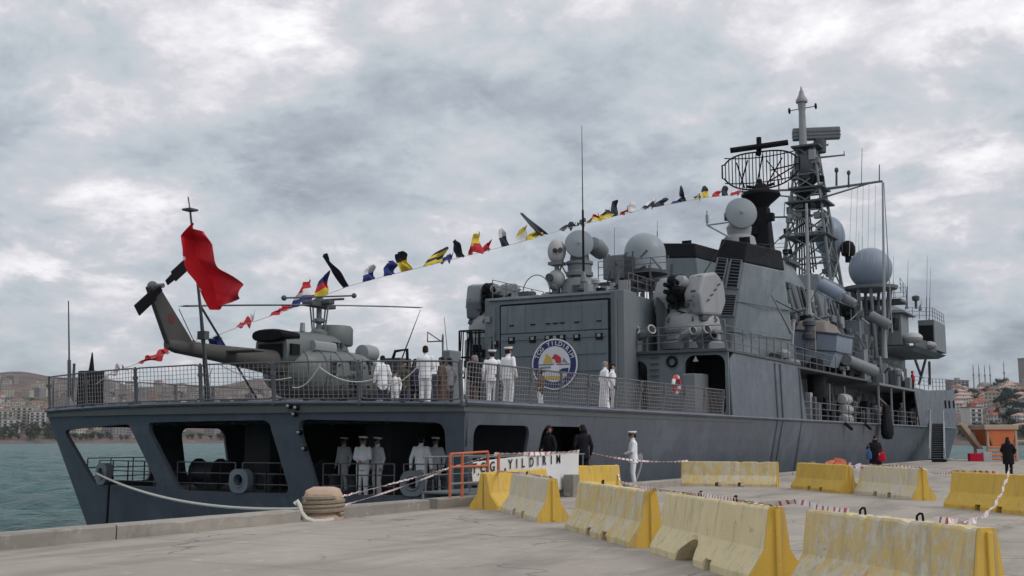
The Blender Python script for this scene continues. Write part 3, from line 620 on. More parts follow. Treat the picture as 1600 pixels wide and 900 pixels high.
# ------------------------------------------------------------------ funnels, twin and canted
def funnel(bot, top, capt=0.16, name='funnel'):
    """bot/top: aft-port, aft-starboard, forward-starboard, forward-port corners"""
    bot = [Vector(p) for p in bot]; top = [Vector(p) for p in top]; mid = [b.lerp(t, 1-capt) for b, t in zip(bot, top)]
    mb = MB(); mb.hex(bot+mid); f = mb.build(name, 'house_paint', ship, bevel=0.10)
    c = sum(mid, Vector())/4; m2 = [c+(p-c)*1.02+Vector((0, 0, 0.004)) for p in mid]
    mb = MB(); mb.hex(m2+top); mb.build('funnel_cap', 'black_paint', f, bevel=0.08)
    ct = sum(top, Vector())/4
    for i in (-1, 1):
        mb = MB(); q = ct+Vector((0, i*1.4, -0.2)); mb.cyl(q, q+Vector((0, -0.1, 0.45)), 0.32, n=12); mb.build('exhaust_pipe', 'black_paint', f, True)
    def on_aft(u, v): return (bot[0].lerp(bot[1], u)).lerp(top[0].lerp(top[1], u), v)
    def on_side(u, v): return (bot[1].lerp(bot[2], u)).lerp(top[1].lerp(top[2], u), v)
    return f, on_aft, on_side
_A = at(1127, 373, Y=34.4); _B = at(1167, 379, Y=34.4); _C = at(1221, 392, X=-3.0)
f, oa, os_ = funnel([(-5.9, 33.0, 5.5), (-3.6, 33.0, 5.5), (-2.5, 42.6, 5.5), (-5.2, 42.6, 5.5)], [_A, _B, _C, _C+(_A-_B)])
def louvre(pts, par, nslat=9):
    a, b, c, d = pts   # bottom-left, bottom-right, top-right, top-left
    nrm = (b-a).cross(d-a).normalized()
    if nrm.y > 0 and abs(nrm.y) > abs(nrm.x): nrm = -nrm
    if nrm.x < 0 and abs(nrm.x) >= abs(nrm.y): nrm = -nrm
    mb = MB(); mb.prism([q+nrm*0.01 for q in (a, b, c, d)], nrm*0.02); o = mb.build('louvre_panel', 'black_paint', par)
    mb = MB(); mb.tube([q+nrm*0.05 for q in (a, b, c, d)], 0.06, 4, closed=True); mb.build('louvre_frame', 'grey_mid', o)
    for i in range(nslat):
        t = (i+0.5)/nslat; mb = MB(); p = a.lerp(d, t); r = b.lerp(c, t)
        mb.prism([p+nrm*0.03, r+nrm*0.03, r+nrm*0.09-Vector((0, 0, 0.06)), p+nrm*0.09-Vector((0, 0, 0.06))], Vector((0, 0, 0.025))); mb.build('slat', 'grey_dark', o)
for (u0, u1, v0, v1) in ((0.06, 0.42, 0.62, 0.85), (0.54, 0.92, 0.62, 0.85), (0.54, 0.92, 0.40, 0.57)):
    louvre([oa(u0, v0), oa(u1, v0), oa(u1, v1), oa(u0, v1)], f)
for v in (0.28, 0.52):
    mb = MB(); mb.tube([oa(0.02, v)+Vector((0, -0.03, 0)), oa(0.98, v)+Vector((0.01, -0.03, 0)), os_(0.01, v)+Vector((0.03, 0, 0)), os_(0.98, v)+Vector((0.03, 0, 0))], 0.035, 5); mb.build('weld_seam', 'house_paint', f)
_A = at(1034, 380, Y=42.0); _B = at(1086, 380, Y=42.0)
f2, oa2, os2 = funnel([(-12.4, 41, 5.5), (-7.6, 41, 5.5), (-7.6, 49, 5.5), (-12.4, 49, 5.5)], [_A, _B, _B+Vector((0, 6, 0.3)), _A+Vector((0, 6, 0.3))], 0.11)
mb = MB(); mb.tube([oa2(0.35, 0.72)+Vector((0, -0.05, 0)), oa2(0.35, 0.84)+Vector((0, -0.05, 0))], 0.06, 6); mb.build('stay', 'grey_dark', f2)
# upper deck house amidships
mb = MB(); mb.box(-13.6, -3.2, 33.6, 84, DZ, 5.48); mb.build('superstructure', 'house_paint', ship, bevel=0.04)
mb = MB(); mb.box(-12.8, -3.9, 33.2, 84, 5.5, 8.15); mb.build('superstructure', 'house_paint', ship, bevel=0.04)
mb = MB(); mb.box(-13.7, -0.5, 34.95, 53.5, 5.482, 5.60); mb.build('platform', 'grey_dark', ship)  # carried outboard to throw shade on the side passage below
rail([(-0.6, 35.2, 5.6), (-0.6, 44.0, 5.6)], (0.35, 0.7, 1.05), 0.022, 1.5)
# mast house blocks
def blockpx(x0, y0, x1, y1, X, depth, name, mat, width=None, par=ship, bev=0.05):
    """a house on the superstructure whose starboard face (at X) spans these sight lines"""
    a = at(x0, y1, X=X); b = at(x1, y0, X=X); z0 = min(at(x0, y1, X=X).z, at(x1, y1, X=X).z); z1 = (at(x0, y0, X=X).z+at(x1, y0, X=X).z)/2
    mb = MB(); mb.box(X-depth, X, a.y, b.y, z0, z1); return mb.build(name, mat, par, bevel=bev)
mb = MB(); mb.frus((-12.2, -4.3, 46.0, 66), 8.15, (-11.6, -5.2, 47.5, 63), 12.4); mb.build('mast_house', 'house_paint', ship, bevel=0.06)
mb = MB(); mb.frus((-11.6, -5.2, 60.0, 80), 12.41, (-11.0, -5.9, 61, 73), 14.3); mb.build('mast_house', 'house_paint', ship, bevel=0.06)
mb = MB(); mb.frus((-11.0, -6.2, 47.0, 60), 12.41, (-10.4, -6.8, 48, 57), 14.6); mb.build('mast_house', 'house_paint', ship, bevel=0.06)
mb = MB(); mb.box(-12.4, -4.0, 66, 84, 8.15, 11.1); mb.build('superstructure', 'house_paint', ship, bevel=0.05)
# bright slanted panel on the mast house
mb = MB(); p = [at(1312, 428, X=-5.0), at(1336, 450, X=-4.2), at(1325, 452, X=-4.2)]
# tank-like cylinders (torpedo tubes / canisters) slung on the house side
for (x0, y0, x1, y1, r, YY, m) in ((1284, 445, 1314, 462, 10, 48, 'radome_blue'), (1312, 462, 1334, 474, 7, 48, 'grey_light'), (1362, 494, 1388, 508, 8, 60, 'grey_light')):
    a = at(x0, y0, Y=YY+0.6); b = at(x1, y1, Y=YY); R = r*(b-EYE).length/1800
    d = (b-a).normalized(); mb = MB(); mb.lathe([(R*0.5, -0.1), (R, 0.0), (R, (b-a).length), (R*0.6, (b-a).length+0.15)], a, 14, M=d.to_track_quat('Z', 'Y').to_matrix().to_4x4()); mb.build('canister', m if m != 'grey_light' else 'grey_mid', ship, True)
# covered gear at the boat deck
# ------------------------------------------------------------------ ship's boat in its davits, with number
def boat(x0, x1, yt, X, wd, h, mat, trim, name, label, num=None, tilt=0.0):
    a = at(x0, yt, X=X); b = at(x1, yt, X=X); Ln = b.y-a.y; zt = at((x0+x1)/2, yt, X=X).z
    root = thing(name, label, 'boat', (X-wd/2, (a.y+b.y)/2, zt-h))
    rings = []
    for i in range(11):
        t = i/10; y = a.y+Ln*t; k = 1.0 if t < 0.55 else max(0.05, 1-((t-0.55)/0.45)**2.2); zb = zt-h*(1.0 if t < 0.6 else 1-((t-0.6)/0.4)**2*0.75)
        hw = wd/2*k; cx_ = X-wd/2; zz_ = zt+0.35*t*t + tilt*(t-0.5)
        rings.append([Vector((cx_+hw, y, zz_)), Vector((cx_+hw*0.95, y, zt-h*0.45+tilt*(t-0.5))), Vector((cx_+hw*0.55, y, (zb+0.15)+tilt*(t-0.5))), Vector((cx_, y, zb+tilt*(t-0.5))), Vector((cx_-hw*0.55, y, zb+0.15+tilt*(t-0.5))), Vector((cx_-hw*0.95, y, zt-h*0.45+tilt*(t-0.5))), Vector((cx_-hw, y, zz_))])
    mb = MB(); mb.loft(rings); mb.build('boat_hull', mat, root, True)
    mb = MB(); mb.tube([r[0]+Vector((0.03, 0, 0.03)) for r in rings], 0.09, 6); mb.build('gunwale', trim, root, True)
    if num:
        M_ = frame_m((X+0.025, a.y+Ln*0.34, zt-h*0.28), (0, 1, 0), (0, 0, 1)); lettering('boat_number', num, h*0.30, M_, 'print_pale', root)
    return root, a, b, zt
TYB = 45.0
t4 = [at(1213, 512, Y=TYB), at(1308, 522, Y=TYB), at(1306, 549, Y=TYB), at(1296, 573, Y=TYB), at(1245, 566, Y=TYB), at(1218, 542, Y=TYB)]
br = thing('motor_boat', "blue grey ship's boat numbered F243 hanging in davits amidships", 'boat', (t4[3].x, TYB+3.5, t4[3].z))
cxb = (t4[0].x+t4[1].x)/2; bz = t4[1].z; rings = []
for i in range(10):
    t = i/9; k = 1.0 if t < 0.45 else max(0.04, 1-((t-0.45)/0.55)**2.0); up_ = 0.0 if t < 0.5 else ((t-0.5)/0.5)**2
    rings.append([Vector((cxb+(p.x-cxb)*k, TYB+8.0*t, p.z+(bz-p.z)*0.8*up_+0.35*t*t)) for p in t4])
mb = MB(); mb.loft(rings); mb.build('boat_hull', 'radome_blue', br, True)
mb = MB(); mb.tube([r[1]+Vector((0.03, 0, 0.02)) for r in rings], 0.08, 6); mb.tube([r[0]+Vector((0, 0, 0.02)) for r in rings], 0.08, 6); mb.cyl(t4[0]+Vector((0, -0.03, 0)), t4[1]+Vector((0, -0.03, 0)), 0.08, n=6); mb.build('gunwale', 'grey_dark', br, True)
mb = MB(); mb.tube([r[2]+Vector((0.02, 0, 0)) for r in rings], 0.05, 6); mb.cyl(t4[5]+Vector((0, -0.03, 0)), t4[2]+Vector((0, -0.03, 0)), 0.045, n=6); mb.build('rubbing_strake', 'grey_dark', br, True)
q = at(1272, 537, Y=TYB-0.03); lettering('boat_number', 'F243', 0.42, frame_m(q, (1, 0, 0.02), (0, 0, 1)), 'print_pale', br, 0.006)
ba = rings[0][0]; bb_ = rings[-1][0]
mb = MB(); mb.hex([(cxb-1.2, TYB+0.6, bz), (cxb+1.2, TYB+0.6, bz), (cxb+1.2, TYB+5.0, bz+0.1), (cxb-1.2, TYB+5, bz+0.1), (cxb-0.8, TYB+1.2, bz+1.1), (cxb+0.9, TYB+1.2, bz+1.05), (cxb+0.8, TYB+4.4, bz+1.0), (cxb-0.8, TYB+4.4, bz+1.0)]); mb.build('boat_cover', 'canvas', br, bevel=0.15)
for y in (TYB+0.8, TYB+6.2):
    mb = MB(); mb.tube([(-4.6, y, 5.55), (-4.7, y, bz+0.6), (-4.2, y, bz+1.5), (cxb, y, bz+1.8)], [0.2, 0.18, 0.15, 0.1], 8); o = mb.build('davit', 'grey_mid', ship, True)
    mb = MB(); mb.cyl((cxb, y, bz+0.2), (cxb, y, bz+1.75), 0.03, n=5); mb.build('davit_fall', 'antenna_black', o)
# rigid inflatable in the cradle forward of it
ra = at(1322, 562, X=-0.7); rb = at(1374, 586, X=-0.7)
rib = thing('inflatable_boat', 'grey inflatable boat slung nose-down below the ship\'s boat', 'boat', ra.lerp(rb, 0.5)-Vector((0.6, 0, 0.5)))
for sx in (0, -1.5):
    mb = MB(); mb.tube([ra+Vector((sx, 0, 0)), ra.lerp(rb, 0.5)+Vector((sx, 0, 0.05)), ra.lerp(rb, 0.85)+Vector((sx*0.8-0.1, 0, 0.15)), rb+Vector((-0.75, 0, 0.35))], [0.36, 0.42, 0.42, 0.36], 10); mb.build('tube', 'grey_mid', rib, True)
mb = MB(); mb.hex([ra+Vector((-1.5, 0.2, -0.6)), ra+Vector((0, 0.2, -0.6)), rb+Vector((-0.4, -0.8, -0.5)), rb+Vector((-1.1, -0.8, -0.5)), ra+Vector((-1.5, 0, 0)), ra+Vector((0, 0, 0)), rb+Vector((-0.4, -0.4, 0)), rb+Vector((-1.1, -0.4, 0))]); mb.build('boat_hull', 'black_paint', rib)
mb = MB(); mb.cbox(ra+Vector((-0.75, 0.1, 0.1)), 0.6, 0.4, 1.0); mb.build('outboard_motor', 'black_paint', rib, bevel=0.08)
for t in (0.2, 0.7):
    mb = MB(); c = ra.lerp(rb, t); mb.cyl(c+Vector((-0.7, 0, -0.4)), Vector((-2.5, c.y, c.z-0.9)), 0.09, n=6); mb.build('boat_cradle', 'grey_mid', ship)
# life-raft canisters in racks on the side deck
for k, (x, y) in enumerate(((1320, 624), (1322, 640), (1322, 655))):
    c = at(x, y, X=-0.9); mb = MB()
    mb.lathe([(0.05, -0.85), (0.28, -0.8), (0.34, -0.7), (0.34, -0.05), (0.37, -0.04), (0.37, 0.04), (0.34, 0.05), (0.34, 0.7), (0.28, 0.8), (0.05, 0.85)], c, 14, M=Matrix.Rotation(radians(90), 4, 'X')); o = mb.build('liferaft_canister', 'canvas_white', ship, True)
    for d in (-0.45, 0.45):
        mb = MB(); mb.lathe([(0.355, -0.03), (0.355, 0.03)], c+Vector((0, d, 0)), 14, M=Matrix.Rotation(radians(90), 4, 'X')); mb.build('strap', 'grey_dark', o)
mb = MB(); c = at(1298, 640, X=-1.0)
for dy in (-0.2, 3.6): mb.cyl((c.x, c.y+dy, DZ), (c.x, c.y+dy, 5.0), 0.07, n=6)
mb.build('raft_rack', 'grey_mid', ship)
mb = MB(); c = at(1276, 592, X=-1.4); mb.lathe([(0.3, -2.2), (0.75, -1.9), (0.8, 0.6), (0.55, 1.2), (0.3, 1.3)], c, 12, sx=0.7); o = mb.build('rubber_fender', 'black_paint', None, True); tag(o, 'fat black rubber fender hanging under the ship\'s boat', 'fender')
mb = MB(); mb.cyl(c+Vector((0, 0, 1.2)), Vector((c.x, c.y, c.z+3.2)), 0.03, n=5); mb.build('lanyard', 'rope_grey', o)
# side deck rails, Y 35 to 66
rail([(XC+HB-0.15, y, DZ) for y in (34.9, 45, 55, 66.5)], (0.35, 0.7, 1.05), 0.022, 1.6)
rail([(-3.0, y, 8.15) for y in (46, 66)], (0.35, 0.7, 1.05), 0.02, 1.6)
# two dark scuttle chutes on the hull below the rail
for x in (1322, 1352):
    c = at(x, 664, X=0.06); mb = MB(); mb.cyl(c+Vector((-0.05, -0.25, 0.15)), c+Vector((0.25, 0.35, -0.25)), 0.10, n=8); mb.build('discharge_chute', 'black_paint', ship)
# covered way forward: overhead deck, pillars, dark interior
mb = MB(); mb.box(-4, XC+HB-0.05, 53.6, 67.4, 5.30, 5.46); mb.build('upper_deck_edge', 'grey_mid', ship)
for y in (53.8, 58, 62.5):
    mb = MB(); mb.cyl((XC+HB-0.2, y, DZ), (XC+HB-0.2, y, 5.3), 0.09, n=8); mb.build('pillar', 'grey_mid', ship)
# bow bulwark plating from Y 66.5 forward
def zt_(y): return 5.60 + max(0, (y-72))*0.040
ysb = [68+2*i for i in range(25)]
shell('bulwark_plate', [(67.6, DZ+0.02)] + [(y, DZ+0.02) for y in (90, 117.3)] + [(117.3, zt_(117.3)), (100, zt_(100)), (85, zt_(85)), (72, zt_(72)), (66.2, 5.62)], [], star, 0.1, 'hull_paint', ship, ysb, (4.0,))
shell('bulwark_plate', [(67.6, DZ+0.02)] + [(y, DZ+0.02) for y in (90, 117.3)] + [(117.3, zt_(117.3)), (100, zt_(100)), (85, zt_(85)), (72, zt_(72)), (66.2, 5.62)], [], port, 0.1, 'hull_paint', ship, ysb, (4.0,))
mb = MB(); yy = [66+i*2 for i in range(26)]
mb.prism([Vector((XC+hb(y, 5.5)-0.13, y, 5.50)) for y in yy] + [Vector((XC-hb(y, 5.5)+0.13, y, 5.50)) for y in reversed(yy)], (0, 0, -0.15)); mb.build('forecastle_deck', 'deck_paint', ship)
for x in (1476, 1484, 1496):
    c = at(x, 632, X=-0.1); 
    mb = MB(); mb.tube([star(c.y, c.z+0.35, -0.02), star(c.y, c.z-0.35, -0.02)], 0.12, 6); mb.build('side_scuttle', 'black_paint', ship)
# hull number digit low on the side
M_ = frame_m(star(13.0, 0.35, -0.012), (0, 1, 0), star(13, 1.2, 0)-star(13, 0, 0)); lettering('hull_number', '2', 1.9, M_, 'print_pale', ship, sx=0.8)
# ------------------------------------------------------------------ bridge and wings
mb = MB(); mb.frus((-12.6, -4.2, 74, 86.5), 11.1, (-12.4, -4.4, 74, 86), 13.9); mb.build('bridge', 'house_paint', ship, bevel=0.05)
for k in range(7):
    mb = MB(); mb.box(-4.33, -4.22, 75+k*1.6, 76.2+k*1.6, 12.4, 13.4); mb.build('bridge_window', 'glass_dark', ship)
for k in range(6):
    mb = MB(); mb.box(-12.2+k*1.35, -11.1+k*1.35, 73.9, 73.97, 12.4, 13.4); mb.build('bridge_window', 'glass_dark', ship)
# wing platform with cab, overhanging roof
p = at(1412, 556, X=-1.2); q = at(1470, 556, X=-1.2)
mb = MB(); mb.hex([(-5.5, 69.5, 8.8), (-1.2, 72.0, 8.9), (-1.2, 85, 9.0), (-5.5, 85, 9.0), (-5.5, 69.5, 9.25), (-0.7, 71.5, 9.3), (-0.7, 86.5, 9.4), (-5.5, 86.5, 9.4)]); wg = mb.build('bridge_wing', 'grey_mid', ship, bevel=0.05)
mb = MB(); mb.prism([(-0.95, 71.5, 9.3), (-0.95, 82.0, 9.4), (-0.95, 82.0, 10.1), (-0.95, 71.5, 10.0)], (0.1, 0, 0)); mb.build('wing_screen', 'grey_dark', wg)
mb = MB(); mb.box(-4.2, -1.6, 70.2, 73.4, 9.3, 11.9); mb.build('wing_cab', 'grey_mid', wg, bevel=0.05)
mb = MB(); mb.box(-3.9, -1.8, 70.1, 70.18, 10.5, 11.5); mb.build('cab_window', 'glass_dark', wg)
mb = MB(); mb.hex([(-6.0, 69.6, 11.95), (-1.1, 69.8, 11.9), (-1.1, 74.5, 11.9), (-6.0, 74.5, 11.95), (-6, 69.8, 12.3), (-1.3, 70, 12.15), (-1.3, 74.3, 12.15), (-6, 74.3, 12.3)]); mb.build('wing_roof', 'grey_mid', wg, bevel=0.04)
mb = MB(); mb.box(-2.2, -0.8, 81, 87, 9.6, 12.3); mb.build('lookout_screen', 'grey_mid', wg, bevel=0.05)
mb = MB(); mb.box(-2.1, -0.9, 80.9, 80.97, 10.1, 11.8); mb.build('screen_shade_plate', 'black_paint', wg)  # black plate painted as the shade inside an opening; nothing is cut
rail([(-2.3, 76, 11.95), (-0.9, 81, 12.3), (-0.9, 87, 12.3)], (0.35, 0.7, 1.05), 0.022, 1.3)
c = at(1426, 528, X=-0.9); mb = MB(); mb.ball(c, 0.9, 14, 8, sx=0.9, sy=1.1, sz=0.5); mb.build('canvas_cover', 'canvas_white', wg, True)
c = at(1452, 540, X=-0.8); mb = MB(); mb.ball(c, 0.7, 14, 8, sx=0.9, sy=1.1, sz=0.55); mb.build('canvas_cover', 'grey_light', wg, True)
for a, b in (((1430, 562), (1440, 590)), ((1446, 562), (1436, 600)), ((1452, 566), (1453, 600))):
    mb = MB(); mb.cyl(at(*a, X=-1.6), at(*b, X=-3.0), 0.12, n=6); mb.build('wing_strut', 'grey_mid', wg)
# roof aerials
for (x, yb, yt, X) in ((1417, 482, 405, -2.5), (1438, 485, 465, -2.0), (1447, 520, 400, -2.0), (1452, 505, 418, -2)):
    whip(at(x, yb, X=X), at(x+2, yt, X=X), 0.05, 0.012, mat='grey_dark')
c = at(1431, 472, X=-2.2); mb = MB(); mb.lathe([(0.12, -0.6), (0.12, 0.1), (0.32, 0.15), (0.34, 0.5), (0.15, 0.6)], c, 10); mb.build('signal_lamp', 'grey_dark', ship, True)
# ------------------------------------------------------------------ large radome on a flared platform
c = at(1360, 420, X=-3.6); R1 = 33*((c-EYE).dot(FW))/FPX
mb = MB(); mb.lathe([(R1*sin(t), -R1*cos(t)) for t in [pi*(0.14+0.86*i/18) for i in range(18)]] + [(0.02, R1)], c, 32); rd = mb.build('satcom_radome', 'radome_blue', ship, True)
rd['label'] = 'largest blue grey radome ball'
mb = MB(); mb.lathe([(R1*0.5, -R1*1.12), (R1*1.18, -R1*1.0), (R1*1.22, -R1*0.86), (R1*0.6, -R1*0.86)], c, 28); mb.build('radome_tray', 'grey_mid', rd, True)
for a in range(9):
    t = 2*pi*a/9; mb = MB(); mb.cyl(c+Vector((R1*0.9*cos(t), R1*0.9*sin(t), -R1*1.0)), Vector((c.x+R1*0.45*cos(t+0.3), c.y+R1*0.45*sin(t+0.3), 8.2)), 0.14, n=7); mb.build('radome_leg', 'grey_mid', rd, True)
rail([c+Vector((R1*1.1, R1*1.2, -R1*1.05)), c+Vector((R1*1.1, R1*2.6, -R1*1.35)), c+Vector((-R1*0.5, R1*2.6, -R1*1.35))], (0.4, 0.8, 1.2), 0.02, 1.0)
mb = MB(); mb.box(c.x-1.5, c.x+R1*1.15, c.y+R1*0.9, c.y+R1*2.7, c.z-R1*1.5, c.z-R1*1.38); mb.build('platform', 'grey_dark', ship)
# small black dome, second blue ball behind the lattice
c = at(1325, 388, X=-7.0); R2 = 11*((c-EYE).dot(FW))/FPX
mb = MB(); mb.lathe([(R2*0.45, -R2*2.0), (R2*0.45, -R2*1.2), (R2*0.9, -R2*1.0), (R2, -R2*0.5), (R2, 0.2*R2), (R2*0.75, R2*0.8), (0.3*R2, R2*1.08), (0.02, R2*1.1)], c, 18); mb.build('antenna_dome', 'antenna_black', ship, True)
c = at(1290, 366, X=XC); R2 = 29*((c-EYE).dot(FW))/FPX
mb = MB(); mb.ball(c+Vector((0, 1.5, 0)), R2, 28, 16, sx=0.8, sz=1.12); mb.build('satcom_radome', 'radome_blue', ship, True)
mb = MB(); mb.cyl(c+Vector((0, 1.5, -R2*2.2)), c+Vector((0, 1.5, -R2*0.8)), 0.5, 0.9, 12); mb.build('radome_leg', 'grey_mid', ship, True)
# ------------------------------------------------------------------ tracking radar on the house behind the funnels
c = at(1158, 333, Y=47.0); r_ = 25*((c-EYE).dot(FW))/FPX
g, b = dish_director(c, r_, (0.50, -0.86, 0.10), False)
mb = MB(); mb.lathe([(r_*1.1, -r_*2.0), (r_*0.95, -r_*1.35), (r_*0.72, -r_*1.2), (r_*0.80, -r_*0.7), (r_*0.6, -r_*0.4)], b, 18); mb.build('radar_pedestal', 'grey_light', g, True)
mb = MB(); mb.lathe([(r_*1.4, 0), (r_*1.1, max(0.5, b.z-r_*1.9-8.2))], (b.x, b.y, 8.2), 16); mb.build('director_base', 'house_paint', g, True)
a = at(1105, 352, Y=46); q = at(1140, 347, Y=46.5); s2 = at(1142, 372, Y=46.5)
mb = MB(); mb.cyl(a, q, 0.06, n=6); mb.cyl(a, s2, 0.06, n=6); mb.cyl(a, a+Vector((0, 0, 1.0)), 0.06, 0.04, n=6); mb.cyl(a+Vector((0, 0, 0.2)), a+Vector((0, 0, 0.7)), 0.11, n=8); mb.build('aerial_bracket', 'grey_light', ship)
# ------------------------------------------------------------------ air search radar: open lattice reflector on a dark tower
TY = 54.0
c = at(1189, 261, X=XC); S = ((c-EYE).dot(FW))/FPX     # metres per pixel here
def px(dx, dy, w=0.0): return c + RADx*(dx*S) + Vector((0, 0, -dy*S*1.0)) + RADn*w
RADx = Vector((0.93, 0.37, 0)).normalized(); RADn = Vector((RADx.y, -RADx.x, 0))
kx = 1.0/RADx.dot(RT)
def rp(u, v):   # reflector surface, u,v in -1..1, curved like an orange peel
    hw = 59*kx; hh = 30; z = -v*hh*(1 - 0.0*u*u) ; tilt = -u*5
    return px(u*hw, z+tilt, 0) - RADn*(1.1*(1-u*u)+0.25*(1-v*v)) + Vector((0, 0, 0))
def vmax(u): return max(0.36, (1-abs(u)**2.8)**0.55) if abs(u) < 1 else 0.36
mb = MB(); N_ = 40
out_ = [rp(-1+2*i/N_, vmax(-1+2*i/N_)) for i in range(N_+1)] + [rp(1-2*i/N_, -vmax(1-2*i/N_)*(1.0)) for i in range(N_+1)]
mb.tube(out_, 0.065, 5, closed=True); ar = mb.build('search_radar', 'antenna_black', ship)
for i in range(1, 22):
    u = -1+2*i/22; mb = MB(); vm = vmax(u); mb.tube([rp(u, vm-2*vm*j/6) for j in range(7)], 0.042, 4); mb.build('reflector_rib', 'antenna_black', ar)
for v in (0.72, -0.62):
    mb = MB(); mb.tube([rp(-0.93+1.86*i/20, v) for i in range(21)], 0.05, 4); mb.build('reflector_rib', 'antenna_black', ar)
for u0, v0, u1, v1 in ((-0.5, -0.6, -0.3, 0.7), (0.2, -0.7, 0.6, 0.6), (0.6, -0.6, 0.2, 0.6), (0.3, 0.05, 1.0, 0.08), (-0.1, -0.9, 0.1, 0.9), (0.3, -0.5, 0.9, 0.0), (-0.6, 0.6, -0.4, -0.8)):
    mb = MB(); mb.cyl(rp(u0, v0)-RADn*0.5, rp(u1, v1)-RADn*0.5, 0.06, n=4); mb.build('reflector_brace', 'antenna_black', ar)
mb = MB(); bx_ = Vector((0.93, 0.10, 0)).normalized()
b0 = px(-46*kx, -28); b1 = px(42*kx, -38); mb.tube([b0, b1], 0.22, 8); mb.cyl(b0.lerp(b1, 0.5), b0.lerp(b1, 0.5)+Vector((0, 0, 0.7)), 0.2, n=8); mb.cyl(b0.lerp(b1, 0.5)-RADn*0.6+Vector((0, 0, -0.5)), b0.lerp(b1, 0.5), 0.2, n=6); mb.build('identification_bar', 'antenna_black', ar)
mb = MB(); q = px(0, 30) - RADn*0.8
mb.lathe([(0.5, -1.6), (0.7, -1.3), (1.5, -0.6), (1.45, -0.4), (0.7, -0.15), (0.4, 0.3)], q, 14); mb.cyl(q, rp(0, -0.5), 0.16, n=8); mb.cyl(q, rp(-0.35, -0.8), 0.12, n=6); mb.cyl(q, rp(0.35, -0.8), 0.12, n=6); mb.build('turning_gear', 'antenna_black', ar, True)
# dark tower under it
tb = q+Vector((0, 0, -1.5))
mb = MB(); mb.frus((tb.x-0.85, tb.x+0.85, tb.y-0.8, tb.y+0.8), tb.z-4.2, (tb.x-0.55, tb.x+0.55, tb.y-0.5, tb.y+0.5), tb.z); tw = mb.build('radar_tower', 'antenna_black', ship, bevel=0.1)
mb = MB(); mb.box(tb.x-1.9, tb.x+2.4, tb.y-1.4, tb.y+1.6, tb.z-4.5, tb.z-4.2); mb.build('tower_platform', 'grey_dark', tw)
for sx in (-1, 1):
    for sy in (-1, 1):
        mb = MB(); mb.cyl((tb.x+1.1*sx, tb.y+1.1*sy, tb.z-4.3), (tb.x+1.9*sx, tb.y+1.9*sy, 13.5), 0.16, n=7); mb.build('tower_leg', 'antenna_black', tw)
    mb = MB(); mb.cyl((tb.x+1.1*sx, tb.y-1.1, tb.z-4.5), (tb.x-1.5*sx, tb.y-1.5, 14.0), 0.1, n=6); mb.build('tower_brace', 'grey_dark', tw)
for k in range(8):
    mb = MB(); mb.cbox((tb.x+random.uniform(-0.8, 1.0), tb.y-0.7, tb.z-random.uniform(0.4, 4)), 0.5, 0.5, 0.6); mb.build('tower_box', 'antenna_black', tw, bevel=0.05)
rail([(tb.x-1.8, tb.y-1.3, tb.z-4.2), (tb.x+2.3, tb.y-1.3, tb.z-4.2)], (0.4, 0.8, 1.1), 0.02, 1.0)
# ------------------------------------------------------------------ main lattice mast
m0 = at(1268, 425, X=XC); m1 = at(1262, 232, X=XC); mt = at(1255, 130, X=XC); MY = m0.y
def mp(t, sx, sy):
    r = 2.1*(1-t)+0.75*t; return Vector((XC+sx*r, MY+sy*r*0.9, m0.z-1.5+(m1.z-m0.z+1.5)*t))
mast = MB(); mast.lathe([(0.4, 0), (0.36, 4)], (XC, MY, m1.z-4), 10)
mo = mast.build('lattice_mast', 'grey_mid', ship, True)
for sx, sy in ((-1, -1), (1, -1), (1, 1), (-1, 1)):
    mb = MB(); mb.cyl(mp(0, sx, sy), mp(1, sx, sy), 0.15, 0.10, 7); mb.build('mast_leg', 'grey_mid', mo)
lv = [0, 0.2, 0.38, 0.54, 0.68, 0.80, 0.90, 1.0]
cn = [(-1, -1), (1, -1), (1, 1), (-1, 1)]
for i, t in enumerate(lv):
    mb = MB(); mb.tube([mp(t, *s) for s in cn], 0.08, 5, closed=True); mb.build('mast_ring', 'grey_mid', mo)
    if i < len(lv)-1:
        for k in range(4):
            a, b = cn[k], cn[(k+1) % 4]; mb = MB(); mb.cyl(mp(t, *a), mp(lv[i+1], *b), 0.07, n=5); mb.cyl(mp(t, *b), mp(lv[i+1], *a), 0.07, n=5); mb.build('mast_brace', 'grey_mid', mo)
mb = MB()
for k in range(7): mb.tube([mp(0.02*k, -0.3+0.12*k, -0.9), mp(0.5, -0.4+0.1*k, -0.8), mp(0.98, -0.4+0.12*k, -0.6)], 0.07, 5)
mb.build('cable_run', 'antenna_black', mo)
mb = MB(); mb.ball(mp(0.86, 0, 0), 1.1, 14, 10, sz=1.5); mb.build('antenna_pod', 'grey_dark', mo, True)
# platforms up the mast
for t, s in ((1.0, 1.5), (0.70, 1.2), (0.60, 1.25), (0.36, 1.1)):
    c = mp(t, 0, 0); r = 2.1*(1-t)+0.75*t; mb = MB(); mb.box(c.x-r*s, c.x+r*s*1.1, c.y-r*s, c.y+r*s, c.z-0.08, c.z+0.08); mb.build('mast_platform', 'grey_dark', mo)
for k in range(22):
    t = random.uniform(0.1, 0.97); c = mp(t, random.choice([-1, 1])*random.uniform(0.4, 1.1), random.uniform(-1.1, -0.6)); mb = MB(); mb.cbox(c, random.uniform(0.3, 0.8), 0.5, random.uniform(0.3, 0.9)); mb.build('mast_box', random.choice(['grey_dark', 'grey_mid', 'antenna_black', 'grey_light']), mo, bevel=0.04)
